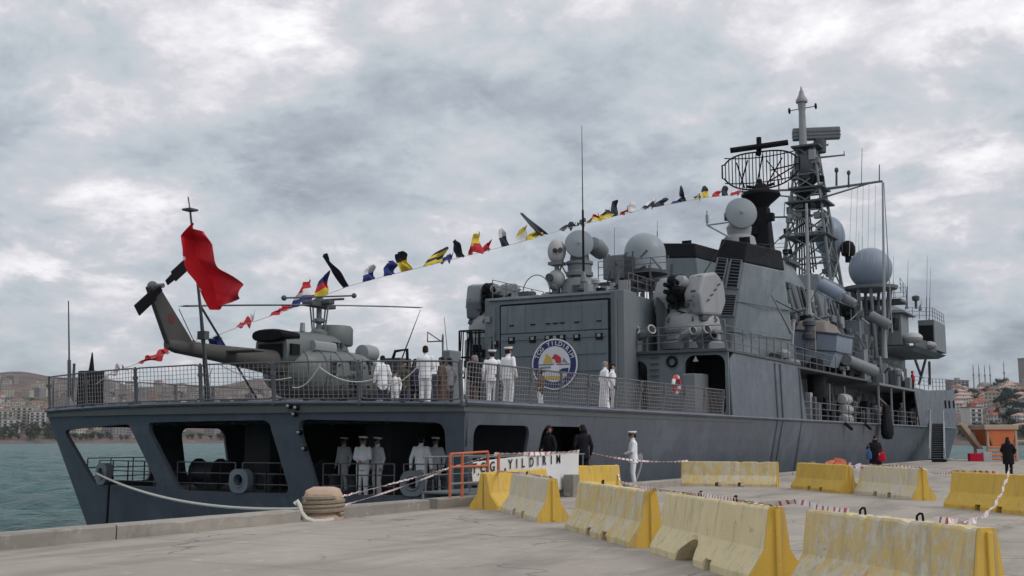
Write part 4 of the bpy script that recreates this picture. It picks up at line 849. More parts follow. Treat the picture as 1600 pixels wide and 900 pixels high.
# pole mast with conical top
pz0 = m1.z-0.2
mb = MB(); px_ = XC-0.35; sA = (mt.z-m1.z)
mb.tube([(px_, MY, pz0), (px_, MY, pz0+sA*0.45), (px_, MY, pz0+sA*0.64)], [0.36, 0.31, 0.28], 12); mb.lathe([(0.28, 0.0), (0.31, 0.2), (0.36, 0.75), (0.50, 0.80), (0.52, 0.95), (0.34, 1.3), (0.26, 1.45), (0.17, 1.85), (0.10, 1.9), (0.06, 2.2), (0.02, 2.25)], (px_, MY, pz0+sA*0.64-0.1), 14); pm = mb.build('pole_mast', 'grey_light', ship, True)
zc = pz0+sA*0.66
mb = MB(); mb.cyl((px_-1.1, MY, zc), (px_+1.2, MY, zc+0.1), 0.04, n=5); mb.ball((px_-1.1, MY, zc), 0.22, 8, 6, sx=0.5, sz=1.3); mb.ball((px_+1.2, MY, zc+0.1), 0.22, 8, 6, sx=0.5, sz=1.3); mb.build('anemometer', 'antenna_black', pm)
# flat navigation radar box across it
a = at(1235, 214, X=XC); b = at(1297, 209, X=XC); cz = (a.z+b.z)/2
cc = Vector((XC+0.6, MY+0.8, at(1266, 212, X=XC).z))
mb = MB(); mb.cbox(cc, 4.0, 0.7, 1.05, rz=radians(20)); nr = mb.build('navigation_radar', 'grey_mid', ship, bevel=0.1)
mb = MB(); mb.cbox(cc+Vector((0, 0, 0.12)), 4.06, 0.76, 0.05, rz=radians(20)); mb.cbox(cc+Vector((0, 0, -0.2)), 4.06, 0.76, 0.05, rz=radians(20)); mb.build('radar_rib', 'grey_dark', nr)
mb = MB(); mb.lathe([(0.5, -1.6), (0.55, -0.5), (0.35, -0.4)], cc+Vector((0.3, 0, -0.1)), 12); mb.build('radar_pedestal', 'grey_dark', nr, True)
c = at(1276, 229, X=XC); mb = MB(); mb.lathe([(0.05, -0.3), (0.45, 0.0), (0.5, 0.1)], c, 14, M=Vector((0.5, -0.3, 0.5)).to_track_quat('Z', 'Y').to_matrix().to_4x4()); mb.cyl(c, c+Vector((1.0, 0.2, 0.1)), 0.1, n=6); mb.build('horn_antenna', 'grey_light', mo, True)
# yardarms
def yard(x0, y0, x1, y1, r=0.10, X=XC, mat='grey_mid', dx0=0, dx1=0):
    a = at(x0, y0, Y=MY+dx0); b = at(x1, y1, Y=MY+dx1); mb = MB(); mb.cyl(a, b, r, r*0.7, n=7); mb.build('yardarm', mat, mo); return a, b
yard(1262, 299, 1379, 283, 0.14); yard(1265, 315, 1360, 286, 0.09); yard(1255, 296, 1150, 300, 0.11); yard(1255, 309, 1195, 304, 0.08)
yard(1262, 248, 1320, 242, 0.10); yard(1319, 244, 1319, 236, 0.05)
yard(1180, 340, 1270, 338, 0.10); yard(1218, 373, 1262, 345, 0.14); yard(1226, 410, 1272, 364, 0.16); yard(1288, 330, 1298, 400, 0.12)
for x, yb, yt, r in ((1287, 293, 282, 0.03), (1307, 290, 266, 0.10), (1326, 293, 270, 0.09), (1346, 287, 232, 0.03), (1374, 282, 257, 0.05), (1190, 301, 288, 0.04), (1160, 300, 293, 0.05), (1217, 296, 280, 0.06), (1232, 297, 284, 0.05), (1225, 340, 316, 0.04), (1199, 345, 320, 0.03)):
    mb = MB(); a = at(x, yb, Y=MY-0.1); b = at(x+(0 if r > 0.04 else 1), yt, Y=MY-0.1); mb.cyl(a, b, r, r*0.8, n=6)
    if r > 0.08: mb.ball(b, r*1.8, 8, 6, sz=1.4)
    mb.build('yard_aerial', 'grey_dark', mo)
# halyards from the yard to the signal deck
for k, x in enumerate((1331, 1340, 1349, 1358, 1368)):
    a = at(x, 289, Y=MY); b = at(x-4+k*0.6, 400+k*3, Y=MY-6); mb = MB(); mb.cyl(a, b, 0.022, n=4); mb.build('halyard', 'rope_grey', mo)
# long vertical poles standing before the mast
for (x0, y0, x1, y1, X, r) in ((1264, 492, 1260, 318, -2.4, 0.14), (1383, 560, 1379, 285, -1.0, 0.12), (1394, 520, 1381, 285, -1.0, 0.05), (1236, 520, 1205, 460, -1.6, 0.07), (1240, 500, 1238, 540, -1.6, 0.10)):
    mb = MB(); a = at(x0, y0, X=X); b = at(x1, y1, X=X); mb.tube([a, a.lerp(b, 0.1), b], [r*1.6, r, r*0.6], 8); mb.build('aerial_pole', 'grey_light', ship)
c = at(1264, 500, X=-2.4); mb = MB(); mb.lathe([(0.45, -1.2), (0.45, -0.9), (0.3, -0.8), (0.3, -0.4), (0.42, -0.35), (0.42, -0.1), (0.2, 0.1)], c, 10); mb.build('antenna_base', 'grey_dark', ship, True)
for x, yb, yt, X in ((1342, 405, 360, -6), (1348, 405, 370, -6), (1316, 395, 350, -6), (1308, 398, 355, -6), (1300, 405, 360, -6), (1396, 470, 400, -3), (960, 470, 355, -7.5), (1027, 375, 345, -9)):
    whip(at(x, yb, X=X), at(x, yt, X=X), 0.03, 0.01, mat='grey_dark', foot=False)
# clutter on the house sides: boxes, trunks, pipes, ladders, dark plates painted as shaded hatchways
random.seed(21)
for k in range(70):
    y = random.uniform(35, 68); lev = random.choice([0, 0, 1, 1, 2]); X = (-3.2, -3.9, -4.6)[lev]; z = (DZ, 5.6, 8.3)[lev]+random.uniform(0.3, 2.2)
    mb = MB(); s = random.choice([(0.3, 0.5, 0.6), (0.25, 0.9, 0.5), (0.2, 0.4, 1.1), (0.35, 0.35, 0.35)])
    mb.cbox((X+s[0]/2, y, z), *s); mb.build('junction_box', random.choice(['grey_mid', 'grey_dark', 'grey_light', 'house_paint']), ship, bevel=0.03)
for k in range(26):
    y = random.uniform(35, 70); lev = random.choice([0, 1, 2]); X = (-3.12, -3.82, -4.7)[lev]; z0, z1 = ((DZ, 5.4), (5.6, 8.1), (8.2, 12))[lev]
    mb = MB(); mb.cyl((X, y, z0), (X, y+random.uniform(-.2, .2), z1), random.choice([0.04, 0.06, 0.10]), n=6); mb.build('pipe', random.choice(['grey_mid', 'house_paint', 'grey_dark']), ship)
for y in (37, 44, 52, 60):
    mb = MB(); mb.box(-3.22, -3.12, y, y+0.9, DZ+0.15, DZ+2.0); o = mb.build('watertight_door', 'grey_mid', ship, bevel=0.04)
    mb = MB(); mb.cyl((-3.1, y+0.7, DZ+1.1), (-3.0, y+0.5, DZ+1.1), 0.03, n=5); mb.build('door_handle', 'grey_dark', o)
for k in range(40):
    x = random.uniform(1262, 1440); c = at(x, random.uniform(590, 652) if x < 1370 else random.uniform(570, 600), X=random.uniform(-2.6, -0.5)); 
    z = DZ if x < 1370 else 5.5
    h = random.uniform(0.5, 1.7); mb = MB()
    if k % 3: mb.cbox((c.x, c.y, z+h/2), random.uniform(0.2, 0.7), random.uniform(0.3, 0.9), h)
    else: mb.lathe([(0.22, 0), (0.22, h*0.6), (0.34, h*0.65), (0.34, h*0.9), (0.1, h)], (c.x, c.y, z), 10)
    mb.build('deck_gear', random.choice(['grey_dark', 'grey_mid', 'black_paint', 'grey_light', 'grey_dark']), ship, bevel=0.03)
for y in (36, 40, 47, 50.5, 57, 63):
    for zl in (3.6, 4.5): 
        mb = MB(); mb.tube([(-3.1, y, zl), (-3.1, y+3, zl), (-3.05, y+3.1, zl+0.6)], 0.05, 5); mb.build('pipe', 'grey_mid', ship)
for k in range(16):
    y = 36+k*2.0+random.uniform(-.5, .5); lev = k % 2; X = (-3.2, -3.9)[lev]; z = (DZ+0.2, 5.9)[lev]
    mb = MB(); mb.box(X-0.05, X+0.03, y, y+random.uniform(0.6, 1.1), z, z+random.uniform(0.7, 1.8)); mb.build('hatch_shade_plate', 'void_dark', ship)  # solid dark plate, coloured like the shade inside an open hatch
for k in range(44):  # gear weighted to dark paint, standing in for deep shade amidships
    y = random.uniform(36, 72); z = random.choice([5.6, 5.6, 8.2]); X = random.uniform(-3.6, -2.2) if z < 6 else random.uniform(-4.2, -3.2); h = random.uniform(0.6, 2.0); mb = MB(); q_ = random.random()
    if q_ < 0.35: mb.cbox((X, y, z+h/2), random.uniform(0.3, 0.8), random.uniform(0.3, 1.2), h)
    elif q_ < 0.7: mb.cyl((X, y, z), (X+random.uniform(-.2, .2), y+random.uniform(-.6, .6), z+h*1.4), random.uniform(0.04, 0.14), n=7)
    else: mb.lathe([(0.15, 0), (0.15, h*0.5), (0.4, h*0.55), (0.45, h*0.8), (0.2, h)], (X, y, z), 10)
    mb.build('deck_gear', random.choice(['grey_dark', 'black_paint', 'grey_mid', 'grey_dark', 'grey_light']), ship, bevel=0.03)
for k in range(9):
    a = at(random.uniform(1265, 1400), random.uniform(470, 520), X=-3.0); b = a+Vector((random.uniform(-.4, .8), random.uniform(-2, 3), random.uniform(-2, 1.5))); mb = MB(); mb.cyl(a, b, random.uniform(0.05, 0.12), n=6); mb.build('derrick_arm', random.choice(['grey_mid', 'grey_dark', 'grey_light']), ship)
random.seed(78)
for k in range(34):      # small gear standing on the hangar roof
    x = random.uniform(HX0+0.3, HX1-0.2); y = random.uniform(HY+0.3, HY+5); h = random.uniform(0.15, 0.8); mb = MB(); q_ = random.random()
    if q_ < 0.5: mb.cbox((x, y, HZ+h/2-0.005), random.uniform(0.15, 0.5), random.uniform(0.15, 0.5), h)
    elif q_ < 0.75: mb.lathe([(0.08, 0), (0.08, h*0.6), (0.2, h*0.62), (0.2, h*0.85), (0.05, h)], (x, y, HZ-0.005), 9)
    else: mb.cyl((x, y, HZ-0.01), (x+random.uniform(-.1, .1), y, HZ+h*2.2), 0.025, n=5)
    mb.build('roof_fitting', random.choice(['grey_dark', 'grey_mid', 'grey_light', 'black_paint']), ship)
rail([(HX0+0.1, HY+0.6, HZ), (HX0+0.1, HY+6, HZ)], (0.35, 0.7, 1.0), 0.02, 1.2); rail([(HX1-0.1, HY+1.6, HZ), (HX1-0.1, HY+6, HZ)], (0.35, 0.7, 1.0), 0.02, 1.2)
for k in range(12):
    a = at(random.uniform(940, 1040), random.uniform(400, 440), Y=26.2); mb = MB(); mb.cyl(a, a+Vector((random.uniform(-.6, .6), 0, random.uniform(-1.2, 0.8))), random.uniform(0.03, 0.08), n=6); mb.build('cable_conduit', random.choice(['grey_dark', 'black_paint', 'grey_mid']), ship)
random.seed(77)
for k in range(64):
    y = random.uniform(47, 68.5); X = random.uniform(-3.4, -0.9); z = 5.6 if y < 53.4 else 5.46; h = random.uniform(0.5, 2.1); mb = MB(); q_ = random.random()
    if q_ < 0.40: mb.cbox((X, y, z+h/2), random.uniform(0.2, 0.7), random.uniform(0.2, 0.9), h, rz=random.uniform(-.2, .2))
    elif q_ < 0.65: mb.tube([(X, y, z), (X, y+random.uniform(-.2, .2), z+h*0.8), (X+random.uniform(-.4, .5), y+random.uniform(-.5, .5), z+h*1.1)], random.uniform(0.04, 0.10), 6)
    elif q_ < 0.85: mb.lathe([(0.14, 0), (0.14, h*0.5), (0.36, h*0.55), (0.40, h*0.8), (0.15, h)], (X, y, z), 10)
    else: mb.cyl((X, y-0.4, z+0.4), (X, y+0.4, z+0.4), 0.38, n=12); mb.box(X-0.3, X+0.3, y-0.3, y+0.3, z, z+0.3)
    mb.build('deck_gear', random.choice(['grey_dark', 'black_paint', 'grey_mid', 'grey_dark', 'grey_light', 'grey_mid']), ship, bevel=0.02)
for k in range(30):      # conduits and ventilation trunks up the mast house walls
    y = random.uniform(47.5, 64); mb = MB(); r_ = random.choice([0.04, 0.07, 0.12]); mb.tube([(-4.25, y, 8.2), (-4.6, y+random.uniform(-.2, .2), 10.0), (-5.15, y+random.uniform(-.3, .3), 12.3)], r_, 6); mb.build('conduit', random.choice(['grey_dark', 'grey_mid', 'grey_dark', 'black_paint']), ship)
for k in range(18):
    y = random.uniform(47.5, 64); t = random.random(); mb = MB(); mb.cbox((-4.3-0.9*t+0.12, y, 8.4+3.6*t), 0.4, random.uniform(0.4, 1.4), random.uniform(0.3, 0.9)); mb.build('junction_box', random.choice(['grey_dark', 'grey_mid', 'black_paint', 'grey_light']), ship, bevel=0.03)
rail([(-3.75, 46.5, 8.15), (-3.3, 52, 8.15), (-3.3, 66, 8.15)], (0.35, 0.7, 1.05), 0.025, 1.2)
mb = MB(); mb.box(-4.2, -3.1, 46.2, 66.2, 8.05, 8.149); mb.build('platform', 'grey_dark', ship)
for y in (50, 56, 61):   # hull-side ladders up the house
    for k in range(9):
        mb = MB(); mb.cyl((-3.82, y-0.25, 5.8+0.27*k), (-3.82, y+0.25, 5.8+0.27*k), 0.025, n=5); mb.build('ladder_rung', 'grey_dark', ship)
for a, b, X0, X1 in (((1212, 470), (1262, 495), -2.6, -2.4), ((1190, 400), (1262, 330), -3.0, -2.4), ((1300, 405), (1262, 480), -6.0, -2.4), ((960, 448), (1030, 400), -6.0, -8.0), ((1098, 430), (1135, 372), -3.2, -3.2)):
    mb = MB(); mb.cyl(at(*a, X=X0), at(*b, X=X1), 0.03, n=5); mb.build('wire_stay', 'antenna_black', ship)
# foredeck silhouette: gun and rails seen past the wing
mb = MB(); c = Vector((XC, 98, 0)); mb.frus((c.x-1.8, c.x+1.8, c.y-2, c.y+2.4), 5.5, (c.x-1.2, c.x+1.2, c.y-1.4, c.y+1.5), 8.6); fg = mb.build('foredeck_gun', 'grey_mid', ship, bevel=0.3)
mb = MB(); mb.cyl((c.x, c.y+1.5, 7.6), (c.x, c.y+7.5, 8.3), 0.16, 0.11, 10); mb.build('gun_barrel', 'grey_dark', fg)
rail([star(y, zt_(y), 0.25) for y in (68, 76, 84, 92)], (0.35, 0.7, 1.0), 0.02, 1.8)
# port quarter fittings beyond the rail: whip mast, life-raft rack, black box with spike
a = at(109, 640, X=-16.3); b = at(107, 470, X=-16.3); whip(a, b, 0.075, 0.02, mat='grey_dark')
c = at(140, 640, X=-16.0); t = at(140, 575, X=-16.0)
mb = MB(); mb.box(c.x-0.35, c.x+0.35, c.y-0.3, c.y+0.3, DZ, t.z-0.1); o = mb.build('deck_locker', 'black_paint', ship, bevel=0.04)
mb = MB(); mb.cyl((c.x, c.y, t.z-0.1), (c.x, c.y, t.z+0.55), 0.10, 0.02, 8); mb.build('locker_spike', 'black_paint', o)
mb = MB(); q = at(116, 568, X=-16.2); mb.cyl((q.x, q.y, DZ), q, 0.05, n=6); mb.build('aerial_pole', 'grey_dark', ship)
# flight-deck gear near the crowd: frame, generator, stand
for (x, y0, y1, wpx, m) in ((620, 560, 625, 34, 'grey_dark'), (705, 548, 625, 16, 'grey_mid'), (690, 585, 625, 30, 'grey_dark')):
    a = at(x, y1, Y=9.0); hgt = at(x, y0, Y=9.0).z; mb = MB(); mb.box(a.x-wpx*0.012, a.x+wpx*0.012, 8.6, 9.4, DZ, hgt); mb.build('deck_trolley', m, ship, bevel=0.05)
a = at(614, 560, Y=8.0); b = at(636, 548, Y=8.0)
mb = MB(); mb.tube([a, Vector((a.x+0.1, 8, b.z)), Vector((b.x, 8, b.z+0.05)), Vector((b.x+0.05, 8, a.z-0.6))], 0.06, 6); mb.build('towing_frame', 'black_paint', ship)
a = at(668, 518, Y=14); b = at(693, 512, Y=14); mb = MB(); mb.tube([at(668, 534, Y=14), at(668, 519, Y=14), at(690, 534, Y=14), at(692, 522, Y=14)], 0.03, 5); mb.cyl(at(668, 534, Y=14), at(692, 533, Y=14), 0.03, n=5); mb.cyl(at(692, 524, Y=14), Vector((at(692, 524, Y=14).x, 14, DZ)), 0.04, n=6); mb.build('signal_frame', 'rail_metal', ship)
mb = MB(); mb.cyl(at(628, 560, Y=10), at(657, 484, Y=10), 0.03, 0.01, 5); mb.build('whip_antenna', 'antenna_black', ship)
mb = MB(); mb.cyl(at(700, 560, Y=17), at(694, 495, Y=17), 0.02, 0.01, 5); mb.build('whip_antenna', 'antenna_black', ship)
# ================================================================== HELICOPTER parked on the flight deck
material('heli_paint', (0.122, 0.142, 0.142), 0.5, 0, 0.08, 1.5, 0.25)
material('roundel_red', (0.10, 0.03, 0.03), 0.7)
material('heli_tail', (0.062, 0.060, 0.058), 0.6, 0, 0.2, 2, 0.2)
hp = at(497, 560, X=-9.6); HYAW = radians(4)
heli = thing('helicopter', 'grey naval helicopter with drooping rotor and dark tail boom parked on the flight deck', 'helicopter', (hp.x, hp.y, DZ))
HM = Matrix.Translation((hp.x, hp.y, DZ)) @ Matrix.Rotation(HYAW, 4, 'Z')     # local +y to the nose
def hring(y, zc, rx, rz, n=20, p=2.6, flat=0.0):
    out = []
    for i in range(n):
        a = 2*pi*i/n; c, s = cos(a), sin(a)
        out.append(HM @ Vector((rx*abs(c)**(2/p)*(1 if c >= 0 else -1), y, zc+rz*abs(s)**(2/p)*(1 if s >= 0 else -1))))
    return out
mb = MB(); mb.loft([hring(y, z, rx, rz) for y, z, rx, rz in ((-2.4, 1.55, 0.45, 0.40), (-1.9, 1.42, 0.95, 0.75), (-1.2, 1.32, 1.25, 0.90), (0.6, 1.30, 1.33, 0.95), (1.8, 1.28, 1.30, 0.92), (2.6, 1.18, 1.15, 0.82), (3.2, 1.02, 0.90, 0.62), (3.7, 0.90, 0.55, 0.40), (3.95, 0.85, 0.15, 0.12))])
fus = mb.build('fuselage', 'heli_paint', heli, True)
for y, z, rx, rz in ((-1.9, 1.42, 0.95, 0.75), (-1.2, 1.32, 1.25, 0.90), (-0.3, 1.31, 1.29, 0.925), (0.6, 1.30, 1.33, 0.95), (1.8, 1.28, 1.30, 0.92), (2.6, 1.18, 1.15, 0.82)):
    mb = MB(); mb.tube(hring(y, z, rx+0.004, rz+0.004, 36), 0.012, 4, closed=True); mb.build('panel_seam', 'grey_dark', heli)
for z in (0.75, 1.2, 1.75):
    mb = MB(); mb.tube([HM @ Vector((1.31 if z < 1.6 else 1.27, y, z)) for y in (-1.15, 0, 0.85)], 0.012, 4); mb.build('panel_seam', 'grey_dark', heli)
for k in range(12):
    mb = MB(); mb.cbox((1.30, -1.0+0.26*k, 0.9+0.35*(k % 3)), 0.06, 0.10, 0.06); mb.xf(HM).build('fuselage_fitting', random.choice(['grey_dark', 'black_paint', 'grey_light']), heli)
# engine cowling and gearbox fairing
mb = MB(); mb.loft([hring(y, z, rx, rz, 18) for y, z, rx, rz in ((-2.75, 2.02, 0.66, 0.62), (-2.3, 2.08, 0.74, 0.62), (-1.0, 2.22, 0.78, 0.56), (0.3, 2.26, 0.74, 0.50), (1.0, 2.22, 0.60, 0.34), (1.5, 2.12, 0.36, 0.16))]); cow = mb.build('engine_cowling', 'heli_paint', heli, True)
mb = MB(); mb.loft([hring(y, z, rx, rz, 18) for y, z, rx, rz in ((-3.0, 2.50, 0.62, 0.17), (-2.9, 2.50, 0.70, 0.22), (-2.1, 2.50, 0.72, 0.20), (-2.0, 2.50, 0.6, 0.15))]); mb.build('exhaust_pipe', 'antenna_black', cow, True)
mb = MB(); mb.box(-0.5, 0.5, -2.80, -2.70, 1.75, 2.22, M=HM); mb.box(0.60, 0.76, -2.62, -2.15, 1.85, 2.22, M=HM); mb.build('exhaust_shade_block', 'black_paint', cow)  # solid black blocks, painted in for the shaded hollow below the exhaust
mb = MB(); mb.loft([hring(y, 2.22, 0.20, 0.20, 10) for y in (-1.5, -0.2)]); mb.xf(HM @ Matrix.Translation((0.75, 0, 0)) @ HM.inverted()).build('air_intake', 'grey_light', cow, True)
for y in (-0.2, 0.05, 0.3):
    mb = MB(); mb.box(0.72, 0.80, y, y+0.15, 2.28, 2.46, M=HM); mb.build('vent', 'glass_dark', cow)
# search radar drum and forward housing
mb = MB(); mb.lathe([(0.70, 0), (0.74, 0.05), (0.74, 0.62), (0.66, 0.72), (0.02, 0.75)], (0, 0.95, 2.42), 24, sx=0.95); mb.xf(HM).build('radar_drum', 'heli_paint', heli, True)
mb = MB(); mb.lathe([(0.05, -0.45), (0.30, -0.40), (0.33, 0.0), (0.30, 0.40), (0.05, 0.46)], (0.2, 2.95, 2.28), 14, M=Matrix.Rotation(radians(90), 4, 'X')); mb.cyl((0.2, 2.9, 1.7), (0.2, 2.9, 2.1), 0.08, n=6); mb.cyl((0.2, 2.0, 1.95), (0.2, 2.8, 2.25), 0.10, n=6); mb.xf(HM).build('sensor_pod', 'grey_light', heli, True)
# cabin door, windows
for (y0, y1, z0, z1) in ((-1.0, -0.72, 1.25, 1.7), (1.35, 1.8, 1.35, 1.85), (1.95, 2.45, 1.3, 1.75), (0.15, 0.45, 0.9, 1.35), (0.15, 0.45, 1.45, 1.8), (0.55, 0.75, 0.6, 0.9)):
    for sx in (1, -1):
        mb = MB(); mb.hex([HM @ Vector((sx*v[0], v[1], v[2])) for v in ((1.05, y0, z0), (1.345, y0, z0), (1.345-0.05*(y0 > 1.3)*2, y1, z0), (1.05, y1, z0), (1.05, y0, z1), (1.33, y0, z1), (1.32-0.05*(y0 > 1.3)*3, y1, z1), (1.05, y1, z1))]); mb.build('window', 'glass_dark', heli, bevel=0.03)
mb = MB(); mb.hex([HM @ Vector(v) for v in ((-0.7, 2.7, 1.35), (0.7, 2.7, 1.35), (0.5, 3.35, 1.25), (-0.5, 3.35, 1.25), (-0.6, 2.45, 1.95), (0.6, 2.45, 1.95), (0.45, 2.75, 1.8), (-0.45, 2.75, 1.8))]); mb.build('windscreen', 'glass_dark', heli, bevel=0.05)
for y in (-1.15, 0.85):
    mb = MB(); mb.tube([HM @ Vector((1.34, y, z)) for z in (0.55, 1.2, 1.9)], 0.015, 4); mb.build('door_seam', 'grey_dark', heli)
mb = MB(); mb.cyl(HM @ Vector((0.3, -1.4, 2.75)), HM @ Vector((0.3, -1.4, 3.05)), 0.10, 0.08, 8); mb.build('beacon', 'grey_light', heli, True)
# mast, hub, blades
zr = at(497, 477, X=hp.x).z-DZ
mb = MB(); mb.cyl((0, 0, 2.6), (0, 0, zr+0.05), 0.10, n=10); mb.lathe([(0.30, 2.70), (0.32, 2.85), (0.2, 2.95)], (0, 0, 0), 12); mb.lathe([(0.12, 0), (0.24, 0.05), (0.24, 0.12), (0.1, 0.2)], (0, 0, zr-0.65), 12); mb.xf(HM); rm = mb.build('rotor_mast', 'grey_mid', heli, True)
for sx, sy in ((0.34, 0), (-0.34, 0), (0, 0.34), (0, -0.34)):
    mb = MB(); mb.cyl(HM @ Vector((sx*0.75, sy*0.75, 2.75)), HM @ Vector((sx*1.15, sy*1.15, zr-0.05)), 0.03, n=6); mb.build('pitch_link', 'grey_mid', rm)
mb = MB(); mb.cbox((0, 0, zr), 0.45, 1.5, 0.16); mb.cbox((0, 0, zr+0.1), 1.1, 0.35, 0.14); mb.lathe([(0.25, 0), (0.28, 0.15), (0.1, 0.3)], (0, 0, zr), 12); mb.cyl((-0.9, 0.25, zr+0.22), (0.9, 0.25, zr+0.22), 0.05, n=6); mb.xf(HM).build('rotor_hub', 'grey_dark', heli, bevel=0.03)
mb = MB(); mb.cyl(HM @ Vector((-0.3, -1.7, zr+0.10)), HM @ Vector((0.5, 1.5, zr+0.50)), 0.035, n=6)
for p in ((-0.3, -1.7, zr+0.10), (0.5, 1.5, zr+0.50)): mb.ball(HM @ Vector(p), 0.10, 8, 6)
mb.build('stabilizer_bar', 'grey_dark', heli, True)
for sgn in (-1, 1):
    rings = []
    for i in range(14):
        t = i/13; y = sgn*(0.6+6.5*t); z = zr + 0.10*y - 0.06*t*t; ch = 0.27 if t > 0.1 else 0.16
        rings.append([HM @ Vector((ch, y, z)), HM @ Vector((0.05, y, z+0.035)), HM @ Vector((-ch, y, z+0.01)), HM @ Vector((0.05, y, z-0.025))])
    mb = MB(); mb.loft(rings); mb.build('rotor_blade', 'grey_dark' if sgn < 0 else 'grey_light', heli, True)
# tail boom, fin, tail rotor
mb = MB(); mb.loft([hring(y, z, rx, rz, 14) for y, z, rx, rz in ((-1.9, 1.55, 0.55, 0.50), (-3.2, 1.62, 0.42, 0.38), (-5.5, 1.72, 0.28, 0.26), (-7.4, 1.80, 0.20, 0.20), (-7.8, 1.85, 0.12, 0.15))]); mb.build('tail_boom', 'heli_tail', heli, True)
fin = [(-6.5, 1.75), (-7.7, 1.68), (-8.75, 3.45), (-8.35, 3.62)]
mb = MB(); mb.loft([[HM @ Vector((sx*(0.10 if j < 2 else 0.07), y, z)) for sx, j, (y, z) in ((1, 0, fin[0]), (1, 1, fin[1]), (1, 2, fin[2]), (1, 3, fin[3]))], [HM @ Vector((-(0.10 if j < 2 else 0.07), y, z)) for j, (y, z) in enumerate(fin)]]); fo = mb.build('tail_fin', 'heli_tail', heli, bevel=0.04)
mb = MB(); mb.ball(HM @ Vector((0, -8.5, 3.5)), 0.16, 10, 8); mb.cyl(HM @ Vector((0, -8.5, 3.5)), HM @ Vector((0.42, -8.5, 3.5)), 0.07, n=8); mb.build('tail_gearbox', 'grey_mid', fo, True)
for sgn in (-1, 1):
    d = Vector((0, 0.78, 0.63)).normalized()*sgn; s_ = Vector((0, -d.z, d.y)); c = Vector((0.42, -8.5, 3.5))
    mb = MB(); mb.hex([HM @ (c+d*0.15-s_*0.08), HM @ (c+d*0.15+s_*0.08), HM @ (c+d*0.15+s_*0.08+Vector((0.04, 0, 0))), HM @ (c+d*0.15-s_*0.08+Vector((0.04, 0, 0))), HM @ (c+d*1.35-s_*0.17), HM @ (c+d*1.35+s_*0.17), HM @ (c+d*1.35+s_*0.17+Vector((0.03, 0, 0))), HM @ (c+d*1.35-s_*0.17+Vector((0.03, 0, 0)))])
    mb.hex([HM @ (c+d*0.5-s_*0.17), HM @ (c+d*0.5+s_*0.17), HM @ (c+d*0.5+s_*0.17+Vector((0.035, 0, 0))), HM @ (c+d*0.5-s_*0.17+Vector((0.035, 0, 0))), HM @ (c+d*1.35-s_*0.175), HM @ (c+d*1.35+s_*0.175), HM @ (c+d*1.35+s_*0.175+Vector((0.035, 0, 0))), HM @ (c+d*1.35-s_*0.175+Vector((0.035, 0, 0)))]); mb.build('tail_rotor_blade', 'antenna_black', fo)
mb = MB(); mb.lathe([(0.15, 0), (0.15, 0.006)], HM @ Vector((0.093, -7.75, 2.6)), 16, M=Matrix.Rotation(radians(90), 4, 'Y')); mb.build('roundel', 'roundel_red', fo)
mb = MB(); mb.box(-1.4, 1.4, -5.4, -4.9, 1.75, 1.82, M=HM); mb.build('tailplane', 'heli_tail', heli, bevel=0.03)
mb = MB(); mb.cyl(HM @ Vector((0, -6.6, 2.0)), HM @ Vector((-0.3, -7.0, 3.0)), 0.015, n=4); mb.build('whip_antenna', 'antenna_black', heli)
for sx in (-1.2, 1.2):
    mb = MB(); mb.tube([HM @ Vector((sx, y, z)) for y, z in ((-1.6, 0.08), (2.0, 0.08), (2.4, 0.16), (2.6, 0.32))], 0.05, 8); mb.build('skid', 'grey_dark', heli, True)
    for y in (-0.9, 1.3):
        mb = MB(); mb.tube([HM @ Vector((sx, y, 0.08)), HM @ Vector((sx*0.9, y, 0.35)), HM @ Vector((sx*0.5, y, 0.55))], 0.05, 6); mb.build('skid_leg', 'grey_dark', heli, True)
